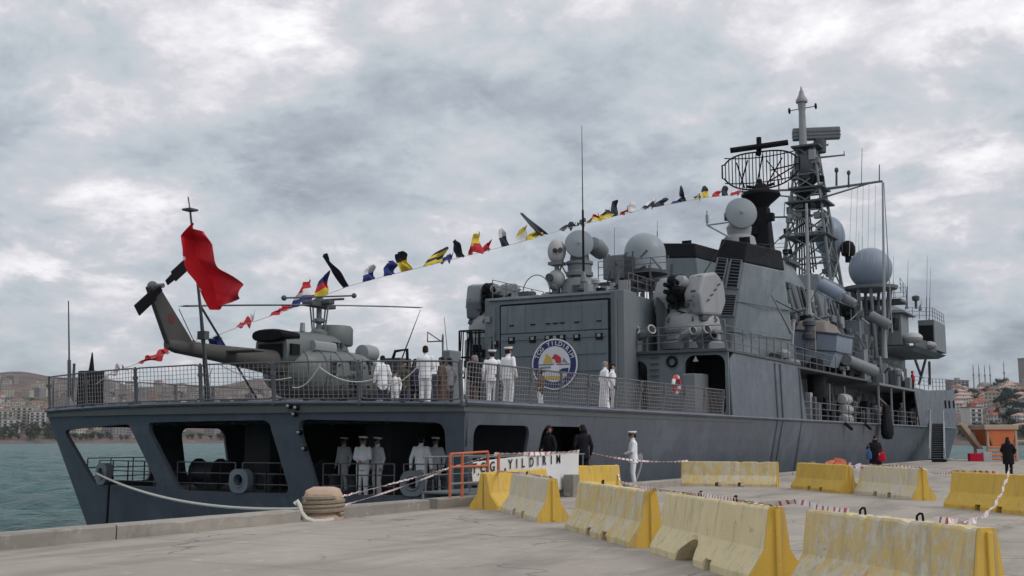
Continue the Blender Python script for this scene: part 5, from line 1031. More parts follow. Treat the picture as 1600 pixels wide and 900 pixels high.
# ================================================================== ENSIGN STAFF AND ENSIGN
sb = at(328, 624, Y=-1.0); st = at(297, 328, Y=-2.2)
mb = MB(); mb.tube([Vector((sb.x, sb.y, DZ)), sb.lerp(st, 0.4), st], [0.06, 0.05, 0.03], 8); mb.cbox(st, 0.34, 0.34, 0.06); mb.cyl(st, st+Vector((-0.05, -0.05, 0.4)), 0.02, n=5); mb.cbox(sb.lerp(st, 0.34), 0.3, 0.2, 0.25); stf = mb.build('ensign_staff', 'grey_dark', ship)
k = sb.lerp(st, 0.50)
for x, y, YY in ((360, 555, 1.0), (318, 560, -0.2)):
    mb = MB(); e = at(x, y, Y=YY); d = (e-k); e = k+d*((k.z-DZ-0.02)/max(0.1, -d.z)) if d.z < 0 else e; mb.cyl(k, e, 0.04, n=6); mb.build('staff_stay', 'grey_dark', stf)
def cloth(name, mat, P, nu=24, nv=16, amp=0.1, fr=(3, 2), seed=0, th=0.012, parent=None, mi=None, cross=0.0):
    """flag from a corner net P[v][u] of points (bilinear in between), with folds across its plane"""
    rows = len(P)-1; cols = len(P[0])-1; vs = []; rnd = random.Random(seed); ph = rnd.uniform(0, 6)
    def pt(u, v):
        a = min(int(v*rows), rows-1); b = min(int(u*cols), cols-1); fv = v*rows-a; fu = u*cols-b
        sm = lambda t: t*t*(3-2*t)
        q = lambda i, j: Vector(P[i][j])
        return (q(a, b)*(1-fu)+q(a, b+1)*fu)*(1-fv) + (q(a+1, b)*(1-fu)+q(a+1, b+1)*fu)*fv
    nrm = (Vector(P[0][-1])-Vector(P[0][0])).cross(Vector(P[-1][0])-Vector(P[0][0])).normalized()
    for j in range(nv+1):
        for i in range(nu+1):
            u = i/nu; v = j/nv; p = pt(u, v)
            w_ = amp*(0.25+0.75*u)*(sin(fr[0]*2*pi*u+ph+2.2*v)+0.6*sin(fr[1]*2*pi*v+1.7*ph+3*u)+0.4*noise.noise(Vector((u*4, v*4, seed)))+0.45*noise.noise(Vector((u*7+v*3, v*9, seed+5)))*(1-u*0.3))
            vs.append(p+nrm*w_)
    fs = []; ms = []
    for j in range(nv):
        for i in range(nu):
            a = j*(nu+1)+i; fs.append((a, a+1, a+nu+2, a+nu+1)); ms.append(mi((i+0.5)/nu, (j+0.5)/nv) if mi else 0)
    mb = MB(); mb.add(vs, fs); mb.m = ms
    o = mb.build(name, mat, parent, True, fix=False)
    s = o.modifiers.new('cloth', 'SOLIDIFY'); s.thickness = th
    sub = o.modifiers.new('smooth', 'SUBSURF'); sub.levels = 1; sub.render_levels = 1
    return o
def fp(x, y, dy=0.0): return at(x, y, Y=-3.1+dy)
ens = cloth('ensign_flag', ['red_cloth', 'white_paint'], [[fp(299, 347), fp(306, 357, .3), fp(320, 364, -.25)], [fp(281, 368), fp(303, 376, .5), fp(334, 388, -.4)], [fp(283, 398), fp(310, 404, .5), fp(352, 420, -.4)],
    [fp(292, 425), fp(324, 430, .6), fp(386, 445, -.3)], [fp(311, 450), fp(338, 462, .5), fp(382, 466, -.1)], [fp(328, 484), fp(336, 485, .2), fp(346, 478, .1)]], 34, 50, 0.13, (1.3, 2.6), 3,
    mi=lambda u, v: 1 if (u < 0.10 and (0.42 < v < 0.46 or 0.80 < v < 0.83)) else 0)
tag(ens, 'large red ensign with white markings bunched by the wind on the stern staff', 'flag')
# ================================================================== DRESSING LINE WITH SIGNAL FLAGS
for nme, c_ in (('flag_red', (0.42, 0.02, 0.03)), ('flag_yellow', (0.62, 0.48, 0.04)), ('flag_blue', (0.02, 0.035, 0.16)), ('flag_white', (0.62, 0.62, 0.64)), ('flag_black', (0.022, 0.025, 0.04))):
    material(nme, c_, 0.8, 0, 0.1, 4)
LX = lambda x: -8.6 - (5.2*(1160-x)/985.0 if x < 1160 else 0)
lpx = [(1162, 303), (1100, 309), (1000, 328), (900, 353), (800, 382), (700, 407), (600, 432), (545, 447), (490, 468), (440, 488), (375, 510), (330, 528), (280, 545), (230, 563), (175, 582), (150, 600)]
lpt = [at(x, y, X=LX(x)) for x, y in lpx]
mb = MB(); mb.tube(lpt, 0.012, 5); dl = mb.build('dressing_line', 'rope_grey'); tag(dl, 'thin rope of signal flags running from the mast down to the stern', 'rope')
def on_line(x):
    for a, b in zip(lpx[:-1], lpx[1:]):
        if b[0] <= x <= a[0]:
            t = (a[0]-x)/(a[0]-b[0]); return a[1]+(b[1]-a[1])*t
    return lpx[-1][1]
FL = [  # attachment x, dx,dy to the free end (pixels), width px, colours, look
 (215, 30, -12, 22, 'r', 'dark red flag flying low behind the tail fin'), (165, 8, -8, 30, 'w', 'white flag gathered over the port quarter rail'),
 (283, 14, -8, 20, 'rw', 'red flag with a pale edge just above the tail boom'), (325, 8, 14, 16, 'b', 'small blue flag beside the ensign staff struts'),
 (368, 16, -14, 20, 'rw', 'red and white flag right of the ensign staff'), (420, 14, -10, 24, 'r', 'red flag with a curling tail under the rotor blade'),
 (455, 14, -30, 26, 'bwr', 'blue, white and red striped flag above the helicopter'), (490, 8, -26, 22, 'yrb', 'yellow, red and blue flag above the rotor hub'),
 (535, -26, -44, 12, 'k', 'long dark pennant streaming up left of the flag line'), (567, 4, -18, 16, 'bw', 'blue and white flag, first after the long dark pennant'),
 (600, 4, -18, 14, 'b', 'small royal blue flag between a blue and white and a yellow flag'), (627, -8, -24, 16, 'yk', 'yellow and black flag blown to a point'),
 (660, 18, -20, 26, 'ykyk', 'broad yellow and black striped flag'), (684, 12, -10, 18, 'b', 'blue flag touching the broad yellow and black one'),
 (712, -4, -24, 14, 'k', 'upright dark grey rectangular flag'), (732, 6, -26, 18, 'ry', 'red flag with a dark and yellow head'), (753, 4, -10, 12, 'r', 'tiny red flag beside the red and yellow headed one'),
 (784, -4, -24, 10, 'kw', 'black and white flag hanging as a thin strip'), (803, 8, -20, 20, 'wy', 'white and yellow crumpled flag'), (822, 10, -12, 16, 'y', 'yellow flag at the root of the black pennant'), (845, -28, -30, 10, 'k', 'long black pennant streaming up from the flag line'),
 (870, 16, -10, 20, 'k', 'dark crumpled flag above the small egg-shaped sight'), (897, 10, -6, 12, 'k', 'small dark flag left of the tall whip antenna'), (917, 8, -10, 18, 'yr', 'yellow flag with a red centre on the tall whip antenna'),
 (938, 6, -12, 14, 'yk', 'yellow and black flag right of the tall whip antenna'), (955, 2, -22, 10, 'k', 'dark curling flag before the dark red one'), (968, 10, -8, 14, 'r', 'dark red flag midway up the flag line'), (982, 2, -14, 10, 'w', 'small white peaked flag after the dark red one'),
 (1000, 14, -12, 18, 'kw', 'black and white broad flag'), (1020, 10, -10, 14, 'k', 'black flag with a thin tail'), (1048, 10, -8, 14, 'bw', 'dark blue flag with a white end'), (1064, -2, -20, 8, 'k', 'hooked black strip flag'),
 (1080, 8, -6, 12, 'yb', 'yellow and blue flag high on the line'), (1098, 0, -16, 8, 'yk', 'yellow flag with an upright dark tail'), (1112, 6, -8, 10, 'r', 'small red flag near the radar'), (1128, 2, -14, 8, 'k', 'thin dark hooked flag close to the radar'), (1140, 8, -8, 14, 'rw', 'red and white flag, last before the radar')]
CM = {'r': 'flag_red', 'y': 'flag_yellow', 'b': 'flag_blue', 'w': 'flag_white', 'k': 'flag_black'}
for i, (x, dx, dy, wpx, cs, lab) in enumerate(FL):
    X_ = LX(x); y = on_line(x); rnd = random.Random(i)
    dx, dy, wpx = dx*1.15, dy*1.15, wpx*1.12
    y2 = on_line(min(1160, x+wpx)); a = at(x, y, X=X_); b = at(x+wpx, y2, X=LX(x+wpx))
    wv = rnd.uniform(-0.5, 0.5)
    c1 = at(x+dx*0.5-2, y+dy*0.5, X=X_+wv*0.5); d1 = at(x+wpx*0.75+dx*0.6, y2+dy*0.55, X=X_-wv*0.5)
    c2 = at(x+dx, y+dy, X=X_+wv); d2 = at(x+wpx*0.45+dx*1.1, y2+dy*1.05+rnd.uniform(-3, 3), X=X_-wv)
    ncol = len(cs); ms = [CM[q] for q in cs]
    o = cloth('signal_flag', ms if ncol > 1 else ms[0], [[a, b], [c1, d1], [c2, d2]], 12, 12, 0.17 if wpx > 12 else 0.08, (1.5, 1.3), i, 0.004, None, (lambda n_: (lambda u, v: min(n_-1, int(v*n_*0.999)) if n_ > 1 else 0))(ncol))
    tag(o, lab, 'flag', 'signal flags dressing the ship')
# ================================================================== PEOPLE
for nme, c_, r_ in (('skin', (0.36, 0.20, 0.14), 0.55), ('hair_dark', (0.02, 0.016, 0.014), 0.7), ('uniform_white', (0.78, 0.79, 0.82), 0.8), ('trousers_white', (0.74, 0.75, 0.78), 0.8), ('shoe_white', (0.7, 0.7, 0.7), 0.5), ('shoe_black', (0.015, 0.015, 0.016), 0.35),
                    ('suit_black', (0.014, 0.014, 0.018), 0.85), ('cloth_navy', (0.03, 0.035, 0.06), 0.85), ('cloth_brown', (0.10, 0.065, 0.05), 0.85), ('cloth_olive', (0.07, 0.07, 0.045), 0.85), ('cloth_grey', (0.22, 0.22, 0.24), 0.85), ('cloth_red', (0.45, 0.015, 0.04), 0.8), ('cloth_blue', (0.05, 0.11, 0.26), 0.8), ('cloth_pink', (0.55, 0.25, 0.30), 0.8)):
    material(nme, c_, r_, 0, 0.08, 8, bump=0.25 if nme[0] in 'uctsh' else 0.1, bump_scale=14, spec=0.12)
def round_cone(mb, a, b, ra, rb, n=12, ex=1.0, axis=None):
    """tapered capsule; ex squashes it across `axis`"""
    a = Vector(a); b = Vector(b); d = b-a; L_ = max(d.length, 1e-4); Q = d.to_track_quat('Z', 'Y').to_matrix().to_4x4()
    pr = [(max(0.002, ra*sin(pi/2*i/4)), -ra*cos(pi/2*i/4)) for i in range(5)] + [(max(0.002, rb*cos(pi/2*i/4)), L_+rb*sin(pi/2*i/4)) for i in range(5)]
    mb.lathe(pr, a, n, M=Q)
def ellip(mb, rings, n=16):
    """torso: rings of (x,y,z,rx,ry)"""
    mb.loft([[Vector((x+rx*cos(2*pi*i/n), y+ry*sin(2*pi*i/n), z)) for i in range(n)] for x, y, z, rx, ry in rings])
def person(label, foot, yaw, H=1.75, top='uniform_white', legs='trousers_white', shoes='shoe_white', hair='hair_dark', cap=None, armL=None, armR=None, lean=0.0, head=(0, 0), coat=0.80, robe=None, long_hair=False, fine=0.016, hat='white', sit=None, stride=0.0, group=None, girth=1.0):
    """one figure, one skin: tapered limbs, torso, head and hands fused into a single mesh; +y is where it faces"""
    s = H/1.75; B = []; mb = MB()
    def cap_(a, b, ra, rb, t): round_cone(mb, a, b, ra, rb); B.append((Vector(a), Vector(b), ra, rb, t))
    hipz = 0.92; lw = lambda v: Vector((v[0], v[1]+lean*max(0, v[2]-hipz), v[2]))
    # legs
    for i, sx in enumerate((-1, 1)):
        st_ = stride*sx
        if sit is None:
            hip = Vector((0.09*sx, 0, 0.90)); kn = Vector((0.10*sx, 0.03+st_*0.5, 0.49)); an = Vector((0.105*sx, -0.02+st_, 0.09)); toe = an+Vector((0.03*sx, 0.16, -0.045))
        else:
            hip = Vector((0.09*sx, 0, sit)); kn = Vector((0.11*sx, 0.40, sit+0.10)); an = Vector((0.10*sx, 0.38, 0.09)); toe = an+Vector((0.02*sx, 0.17, -0.045))
        cap_(hip, kn, 0.108, 0.082, 'legs'); cap_(kn, an, 0.080, 0.066, 'legs'); cap_(an+Vector((0, -0.03, -0.03)), toe, 0.048, 0.036, 'shoes')
    zo = 0 if sit is None else sit-0.92
    def U(v): q = lw(v); return Vector((q.x, q.y, q.z+zo))
    # torso
    rings = [(0, 0.00, coat, 0.205, 0.155), (0, 0.0, 0.92, 0.195, 0.15), (0, 0.005, 1.08, 0.178, 0.138), (0, 0.01, 1.25, 0.195, 0.145), (0, 0.0, 1.38, 0.205, 0.13), (0, -0.005, 1.45, 0.14, 0.095), (0, 0.0, 1.49, 0.07, 0.065)]
    if robe: rings = [(0, 0.0, 0.06, 0.24, 0.20), (0, 0.0, 0.4, 0.22, 0.18)] + rings
    rg = []
    for x, y, z, rx, ry in rings:
        q = U((x, y, z)); g2 = girth if z < 1.46 else 1.0; rg.append((q.x, q.y, q.z, rx*g2, ry*g2))
    ellip(mb, rg)
    for a, b in zip(rg[:-1], rg[1:]): B.append((Vector(a[:3]), Vector(b[:3]), min(a[3], a[4])+0.04, min(b[3], b[4])+0.04, 'top'))
    # arms: elbow and hand places
    dl = ((-0.27, -0.04, 1.13), (-0.27, 0.06, 0.88)); dr = ((0.27, -0.04, 1.13), (0.27, 0.06, 0.88))
    for sx, (el, ha) in ((-1, armL or dl), (1, armR or dr)):
        sh = U((0.185*sx, 0, 1.405)); e = U(el); h = U(ha); wr = h + (e-h).normalized()*0.0
        cap_(sh, e, 0.072, 0.060, 'top'); cap_(e, wr, 0.058, 0.046, 'top')
        d = (wr-e).normalized(); side = d.cross(Vector((0, 1, 0.3))).normalized(); cap_(wr+d*0.02, wr+d*0.075, 0.033, 0.030, 'skin')
        for j, ln in enumerate((0.075, 0.085, 0.08, 0.062)):
            p = wr+d*0.085+side*(-0.026+0.0175*j); k1 = p+d*ln*0.5+Vector((0, 0.006, 0)); k2 = k1+(d*0.7+Vector((0, 0.35, -0.2))).normalized()*ln*0.5
            cap_(p, k1, 0.010, 0.009, 'skin'); cap_(k1, k2, 0.009, 0.008, 'skin')
        p = wr+d*0.04+side*0.03; cap_(p, p+side*0.022+d*0.05, 0.012, 0.010, 'skin')
    # neck and head
    nod, turn = head; hc = U((0, 0.02, 1.625)); R = Matrix.Translation(hc) @ Matrix.Rotation(turn, 4, 'Z') @ Matrix.Rotation(nod, 4, 'X')
    hp_ = lambda v: R @ Vector(v)
    cap_(U((0, -0.005, 1.46)), U((0, 0.0, 1.56)), 0.055, 0.052, 'skin' if not robe else 'hair')
    cap_(hp_((0, -0.01, 0.03)), hp_((0, 0.015, -0.06)), 0.092, 0.066, 'skin'); cap_(hp_((0, 0.02, -0.085)), hp_((0, 0.055, -0.095)), 0.045, 0.030, 'skin')
    cap_(hp_((0, 0.085, 0.005)), hp_((0, 0.112, -0.032)), 0.012, 0.016, 'skin')
    for sx in (-1, 1): cap_(hp_((0.088*sx, -0.005, 0.01)), hp_((0.092*sx, -0.012, -0.035)), 0.014, 0.010, 'skin')
    cap_(hp_((0, -0.03, 0.055)), hp_((0, -0.055, -0.02)), 0.090, 0.078, 'hair'); cap_(hp_((0, 0.03, 0.075)), hp_((0, -0.03, 0.075)), 0.075, 0.085, 'hair')
    if long_hair: cap_(hp_((0, -0.06, -0.02)), hp_((0, -0.10, -0.22)), 0.09, 0.08, 'hair'); cap_(hp_((0.07, 0.0, -0.06)), hp_((0.07, 0.0, -0.2)), 0.05, 0.05, 'hair'); cap_(hp_((-0.07, 0.0, -0.06)), hp_((-0.07, 0.0, -0.2)), 0.05, 0.05, 'hair')
    foot = Vector(foot); W = Matrix.Translation(foot) @ Matrix.Rotation(yaw, 4, 'Z') @ Matrix.Scale(s, 4)
    # fuse into one surface
    me = bpy.data.meshes.new('fuse'); me.from_pydata([tuple(v) for v in mb.v], [], mb.f)
    bm = bmesh.new(); bm.from_mesh(me); bmesh.ops.recalc_face_normals(bm, faces=bm.faces); bm.to_mesh(me); bm.free()
    ob = bpy.data.objects.new('fuse', me); COL.objects.link(ob); rm_ = ob.modifiers.new('r', 'REMESH'); rm_.mode = 'VOXEL'; rm_.voxel_size = fine
    sm = ob.modifiers.new('s', 'SMOOTH'); sm.iterations = 2; sm.factor = 0.5
    dg = bpy.context.evaluated_depsgraph_get(); body = bpy.data.meshes.new_from_object(ob.evaluated_get(dg)); bpy.data.objects.remove(ob); bpy.data.meshes.remove(me)
    body.name = 'person'
    n = len(body.polygons); C = np.zeros(n*3); body.polygons.foreach_get('center', C); C = C.reshape(n, 3); best = np.full(n, 9.0); tagi = np.zeros(n, int)
    names = ['skin', 'hair', 'top', 'legs', 'shoes']
    for a, b, ra, rb, t in B:
        a = np.array(a); b = np.array(b); d = b-a; L2 = max(d@d, 1e-9); tt = np.clip(((C-a)@d)/L2, 0, 1); dist = np.linalg.norm(C-(a+tt[:, None]*d), axis=1)-(ra+(rb-ra)*tt)
        k_ = dist < best; best[k_] = dist[k_]; tagi[k_] = names.index(t)
    for q in ('skin', hair, top, legs, shoes): body.materials.append(MATS[q])
    body.polygons.foreach_set('material_index', tagi.astype(np.int32)); body.polygons.foreach_set('use_smooth', [True]*n)
    body.transform(W)
    me2 = body; c = foot
    me2.transform(Matrix.Translation(-c)); o = bpy.data.objects.new('person', me2); COL.objects.link(o); place(o, c); tag(o, label, 'person', group)
    if cap:
        HMx = W @ R
        mb = MB(); mb.lathe([(0.098, 0.055), (0.102, 0.085), (0.135, 0.118), (0.138, 0.13), (0.10, 0.142), (0.01, 0.146)], (0, -0.005, 0), 18, M=Matrix.Rotation(radians(6), 4, 'X'), sy=1.08); co = mb.xf(HMx).build('cap', 'uniform_white' if hat == 'white' else 'suit_black', o, True)
        mb = MB(); mb.lathe([(0.101, 0.04), (0.104, 0.078)], (0, -0.003, 0), 18, M=Matrix.Rotation(radians(6), 4, 'X'), sy=1.08); mb.xf(HMx).build('cap_band', 'suit_black', co, True)
        mb = MB(); mb.prism([HMx @ Vector((0.085*cos(t), 0.05+0.115*sin(t), 0.045-0.022*sin(t))) for t in [pi*i/10 for i in range(11)]], (HMx.to_3x3() @ Vector((0, 0, 0.006)))); mb.build('cap_visor', 'shoe_black', co)
    if cap and hat == 'white':
        for sx in (-1, 1):
            q = U((0.15*sx, 0, 1.462)); mb = MB(); mb.cbox(q, 0.10, 0.055, 0.018); mb.xf(W).build('shoulder_board', 'suit_black', o)
    # eyes, a part of the face that has its own look
    mb = MB()
    for sx in (-1, 1): mb.ball((0.034*sx, 0.075, 0.0), 0.013, 8, 6)
    mb.xf(W @ R).build('eyes', 'hair_dark', o, True)
    return o
def towards(foot, x, y):
    return atan2(-(x-foot[0]), y-foot[1])
FACE = lambda deg: radians(deg)
# yaw 0 faces the bow (+Y); +90 faces port (-X)
f_ = at(990, 763, Z=0.0); FRONT = (( -0.23, 0.05, 1.14), (-0.05, 0.24, 1.06)); FRONTR = ((0.23, 0.05, 1.14), (0.04, 0.24, 1.05))
person('naval officer in white uniform and peaked cap standing alone on the quay', f_, FACE(118), 1.86, cap=True, armL=FRONT, armR=FRONTR, shoes='shoe_white', fine=0.0125, coat=0.78, head=(-0.15, 0.1))
# men at the gangway
f_ = at(911, 742, X=1.05); f_.z = 0.26
person('man in a black suit standing at the head of the gangway, back turned', f_, FACE(40), 1.78, top='suit_black', legs='suit_black', shoes='shoe_black', coat=0.74, fine=0.014, head=(-0.1, 0.2))
f_ = at(859, 745, X=0.75); f_.z = 0.26
person('man in black looking down behind the gangway banner', f_, FACE(150), 1.74, top='suit_black', legs='suit_black', shoes='shoe_black', coat=0.74, armR=FRONTR, fine=0.015, head=(-0.5, 0))
# stern mooring deck
MD = -0.12
def onmd(x, y, Y): p = at(x, y, Y=Y); p.z = MD; return p
person('sailor in white uniform and cap standing in the open stern bay', onmd(566, 780, 0.9), FACE(200), 1.80, cap=True, armL=FRONT, armR=FRONTR, fine=0.015)
person('sailor in white just behind the one in the stern bay, half hidden', onmd(589, 780, 1.6), FACE(160), 1.78, cap=True)
person('sailor in white deep in the shade at the port end of the stern bay', onmd(536, 780, 4.0), FACE(180), 1.78, cap=True)
person('officer in white, back turned, by the chock in the starboard stern bay', onmd(657, 780, 1.1), FACE(10), 1.82, cap=True, hat='black', armL=((-0.30, 0.0, 1.12), (-0.31, 0.0, 0.88)), armR=((0.30, 0, 1.12), (0.31, 0, 0.88)), fine=0.015)
person('sailor in white in the shade beside the starboard stern pillar', onmd(680, 780, 3.2), FACE(190), 1.78, cap=True)
person('dim figure in grey behind the rail of the middle stern bay', onmd(450, 780, 4.5), FACE(170), 1.75, top='cloth_grey', legs='cloth_navy', shoes='shoe_black')
# flight deck crowd
def onfd(x, Y): p = at(x, 620, Y=Y); p.z = DZ; return p
person('sailor in white with broad back at the flight deck rail, bareheaded', onfd(664, 1.6), FACE(20), 1.78, armL=FRONT, armR=FRONTR, legs='trousers_white', fine=0.015)
person('man in white shirt at the helicopter nose, seen through the net', onfd(597, 3.4), FACE(60), 1.70, legs='cloth_navy', shoes='shoe_black')
person('small child in white on the flight deck beside the helicopter', onfd(617, 4.2), FACE(200), 1.25, legs='trousers_white', shoes='shoe_white', top='uniform_white')
person('visitor in an olive jacket on the flight deck behind the net', onfd(632, 5.0), FACE(150), 1.62, top='cloth_olive', legs='cloth_navy', shoes='shoe_black')
person('visitor in dark navy beside the broad white back', onfd(648, 5.2), FACE(30), 1.70, top='cloth_navy', legs='suit_black', shoes='shoe_black', long_hair=True)
person('visitor in brown coat between the broad white back and the trolley', onfd(690, 4.0), FACE(100), 1.62, top='cloth_brown', legs='cloth_navy', shoes='shoe_black', robe=True)
person('dark haired visitor in grey and brown near the deck trolley', onfd(702, 5.6), FACE(80), 1.72, top='cloth_grey', legs='cloth_brown', shoes='shoe_black', long_hair=True)
person('visitor in black with a pale cap before the black rack', onfd(742, 6.0), FACE(120), 1.80, top='suit_black', legs='cloth_brown', shoes='shoe_black', hair='cloth_grey')
person('naval officer in white, the farther left of a pair at the rail', onfd(769, 4.6), FACE(30), 1.84, cap=True, legs='trousers_white', fine=0.015)
person('naval officer in white, the nearer right of a pair at the rail', onfd(794, 3.4), FACE(-10), 1.80, cap=True, legs='trousers_white', fine=0.015)
person('sailor in white trousers and dark top beside the crest', onfd(845, 6.2), FACE(90), 1.30, top='cloth_brown', legs='trousers_white', shoes='shoe_white')
person('woman in a long white coat leaning on the flight deck rail', onfd(944, 9.8), FACE(-40), 1.72, top='uniform_white', legs='trousers_white', hair='cloth_grey', robe=True, coat=0.74, lean=0.05)
person('dark haired man in white close behind the woman in the long white coat', onfd(957, 11.0), FACE(-60), 1.72, top='uniform_white', legs='trousers_white')
# amidships
def onsd(x, y, X): p = at(x, y, X=X); p.z = DZ; return p
person('sailor in white standing in the covered way forward', onsd(1428, 660, -0.8), FACE(30), 1.75)
person('sailor in pale grey beside a pillar of the covered way', onsd(1410, 660, -0.9), FACE(150), 1.75, top='cloth_grey', legs='cloth_grey', cap=True)
person('visitor in dark red top beside the rail amidships', onsd(1378, 660, -0.9), FACE(-90), 1.62, top='cloth_brown', legs='suit_black', shoes='shoe_black')
person('visitor in maroon on the upper deck under the bridge wing', Vector((at(1425, 575, X=-1.0).x, at(1425, 575, X=-1.0).y, 5.5)), FACE(-70), 1.65, top='cloth_red', legs='suit_black', shoes='shoe_black')
person('visitor in white with dark hair on the upper deck under the bridge wing', Vector((at(1408, 575, X=-1.2).x, at(1408, 575, X=-1.2).y, 5.5)), FACE(-50), 1.68, legs='cloth_navy', shoes='shoe_black')
# woman on the far quay
f_ = at(1369, 741, Z=0.0)
person('woman in black headscarf and coat standing behind the far barriers with two bags', f_, FACE(-165), 1.76, top='suit_black', legs='suit_black', shoes='shoe_black', hair='hair_dark', long_hair=True, robe=True, girth=1.3, coat=0.70, armR=((0.36, 0.14, 1.20), (0.30, 0.34, 1.28)), armL=((-0.27, 0.04, 1.13), (-0.20, 0.22, 0.98)))
fw_ = f_.copy()
f_ = at(1577, 742, Z=0.0)
person('person in a black padded coat walking beyond the yellow barriers, back turned', f_, FACE(-10), 1.70, top='suit_black', legs='suit_black', shoes='shoe_black', coat=0.50, girth=1.3, long_hair=True, armL=((-0.33, 0.02, 1.14), (-0.2, 0.2, 1.0)), armR=((0.33, 0.02, 1.14), (0.2, 0.2, 1.0)))
# ================================================================== QUAY
def concrete(name, base, dark, scale=0.5, joint=0.0):
    m = bpy.data.materials.new(name); m.use_nodes = True; MATS[name] = m
    n = m.node_tree.nodes; l = m.node_tree.links; b = n['Principled BSDF']; b.inputs['Roughness'].default_value = 0.85; b.inputs['Specular IOR Level'].default_value = 0.3
    g = n.new('ShaderNodeNewGeometry').outputs['Position']
    c = mix_(n, l, ramp_(n, l, noise_(n, l, g, scale, 8, 0.62, 0.3), [(0.30, 0.0), (0.70, 1.0)]), dark, base)
    sv = mapping_(n, l, g, (0.9, 0.16, 1.0), rot=(0, 0, radians(-8)))
    c = mix_(n, l, ramp_(n, l, noise_(n, l, sv, 0.9, 7, 0.65, 0.5), [(0.50, 0.0), (0.64, 0.7)]), c, tuple(v*0.60 for v in dark))
    c = mix_(n, l, ramp_(n, l, noise_(n, l, g, 0.16, 4, 0.5, 0.3), [(0.56, 0.0), (0.66, 0.45)]), c, tuple(v*0.62 for v in dark))
    c = mix_(n, l, ramp_(n, l, noise_(n, l, g, 1.1, 6, 0.7), [(0.66, 0.0), (0.70, 0.6)]), c, tuple(v*0.38 for v in dark))
    c = mix_(n, l, ramp_(n, l, noise_(n, l, g, 40.0, 7, 0.8), [(0.42, 0.0), (0.60, 0.55)]), c, tuple(v*0.66 for v in base))
    tv = mapping_(n, l, g, (0.12, 2.2, 1.0), rot=(0, 0, radians(24)))
    c = mix_(n, l, ramp_(n, l, noise_(n, l, tv, 1.2, 5, 0.6), [(0.58, 0.0), (0.68, 0.35)]), c, tuple(v*0.5 for v in dark))
    c = mix_(n, l, ramp_(n, l, noise_(n, l, g, 2.6, 5, 0.6, 0.1), [(0.60, 0.0), (0.68, 0.4)]), c, tuple(min(1, v*1.22) for v in base))
    # narrow worn cracks
    vo = n.new('ShaderNodeTexVoronoi'); vo.feature = 'DISTANCE_TO_EDGE'; vo.inputs['Scale'].default_value = 0.33
    dv = n.new('ShaderNodeVectorMath'); dv.operation = 'ADD'; l.new(g, dv.inputs[0]); nz = n.new('ShaderNodeTexNoise'); nz.inputs['Scale'].default_value = 1.4; nz.inputs['Detail'].default_value = 5; l.new(g, nz.inputs['Vector']); l.new(nz.outputs['Color'], dv.inputs[1]); l.new(dv.outputs[0], vo.inputs['Vector'])
    ck = ramp_(n, l, vo.outputs['Distance'], [(0.0, 1.0), (0.014, 0.0)])
    msk = ramp_(n, l, noise_(n, l, g, 0.35, 3, 0.5), [(0.46, 0.0), (0.54, 1.0)])
    cf = math_(n, l, 'MULTIPLY', ck, msk) if joint else math_(n, l, 'MULTIPLY', ck, 0.0)
    c = mix_(n, l, math_(n, l, 'MULTIPLY', cf, 0.75), c, tuple(v*0.4 for v in dark))
    l.new(c, b.inputs['Base Color'])
    h = math_(n, l, 'ADD', math_(n, l, 'MULTIPLY', noise_(n, l, g, 35, 5, 0.7), 0.35), math_(n, l, 'SUBTRACT', noise_(n, l, g, 1.2, 5, 0.6), math_(n, l, 'MULTIPLY', cf, 0.8)))
    bn = n.new('ShaderNodeBump'); bn.inputs['Strength'].default_value = 0.45; bn.inputs['Distance'].default_value = 0.03
    l.new(h, bn.inputs['Height']); l.new(bn.outputs[0], b.inputs['Normal'])
    return m
concrete('quay_concrete', (0.435, 0.39, 0.345), (0.32, 0.284, 0.252), 0.45, 1)
concrete('kerb_concrete', (0.40, 0.375, 0.335), (0.28, 0.26, 0.235), 1.6)
QE = 1.55                                   # quay edge
QEND = 75.5
mb = MB(); mb.box(QE, 190, -90, QEND, -4.0, 0.0); quay = mb.build('quay', 'quay_concrete'); tag(quay, kind='structure')
# slab joints: long paving bays laid as separate sheets, each slightly uneven
random.seed(5)
for i, x0 in enumerate((QE+0.62, QE+6.6, QE+12.6, QE+18.6, QE+24.6)):
    for j in range(14):
        y0 = -38+j*8.2 + (3.1 if i % 2 else 0); y1 = min(y0+8.19, QEND-0.1)
        if y1 < y0+0.5: continue
        g_ = 0.006; t = [0.006+random.uniform(-0.001, 0.002) for _ in range(4)]
        mb = MB(); mb.hex([(x0+g_, y0+g_, -0.05), (x0+5.99-g_, y0+g_, -0.05), (x0+5.99-g_, y1-g_, -0.05), (x0+g_, y1-g_, -0.05), (x0+g_, y0+g_, t[0]), (x0+5.99-g_, y0+g_, t[1]), (x0+5.99-g_, y1-g_, t[2]), (x0+g_, y1-g_, t[3])]); mb.build('paving_slab', 'quay_concrete', quay)
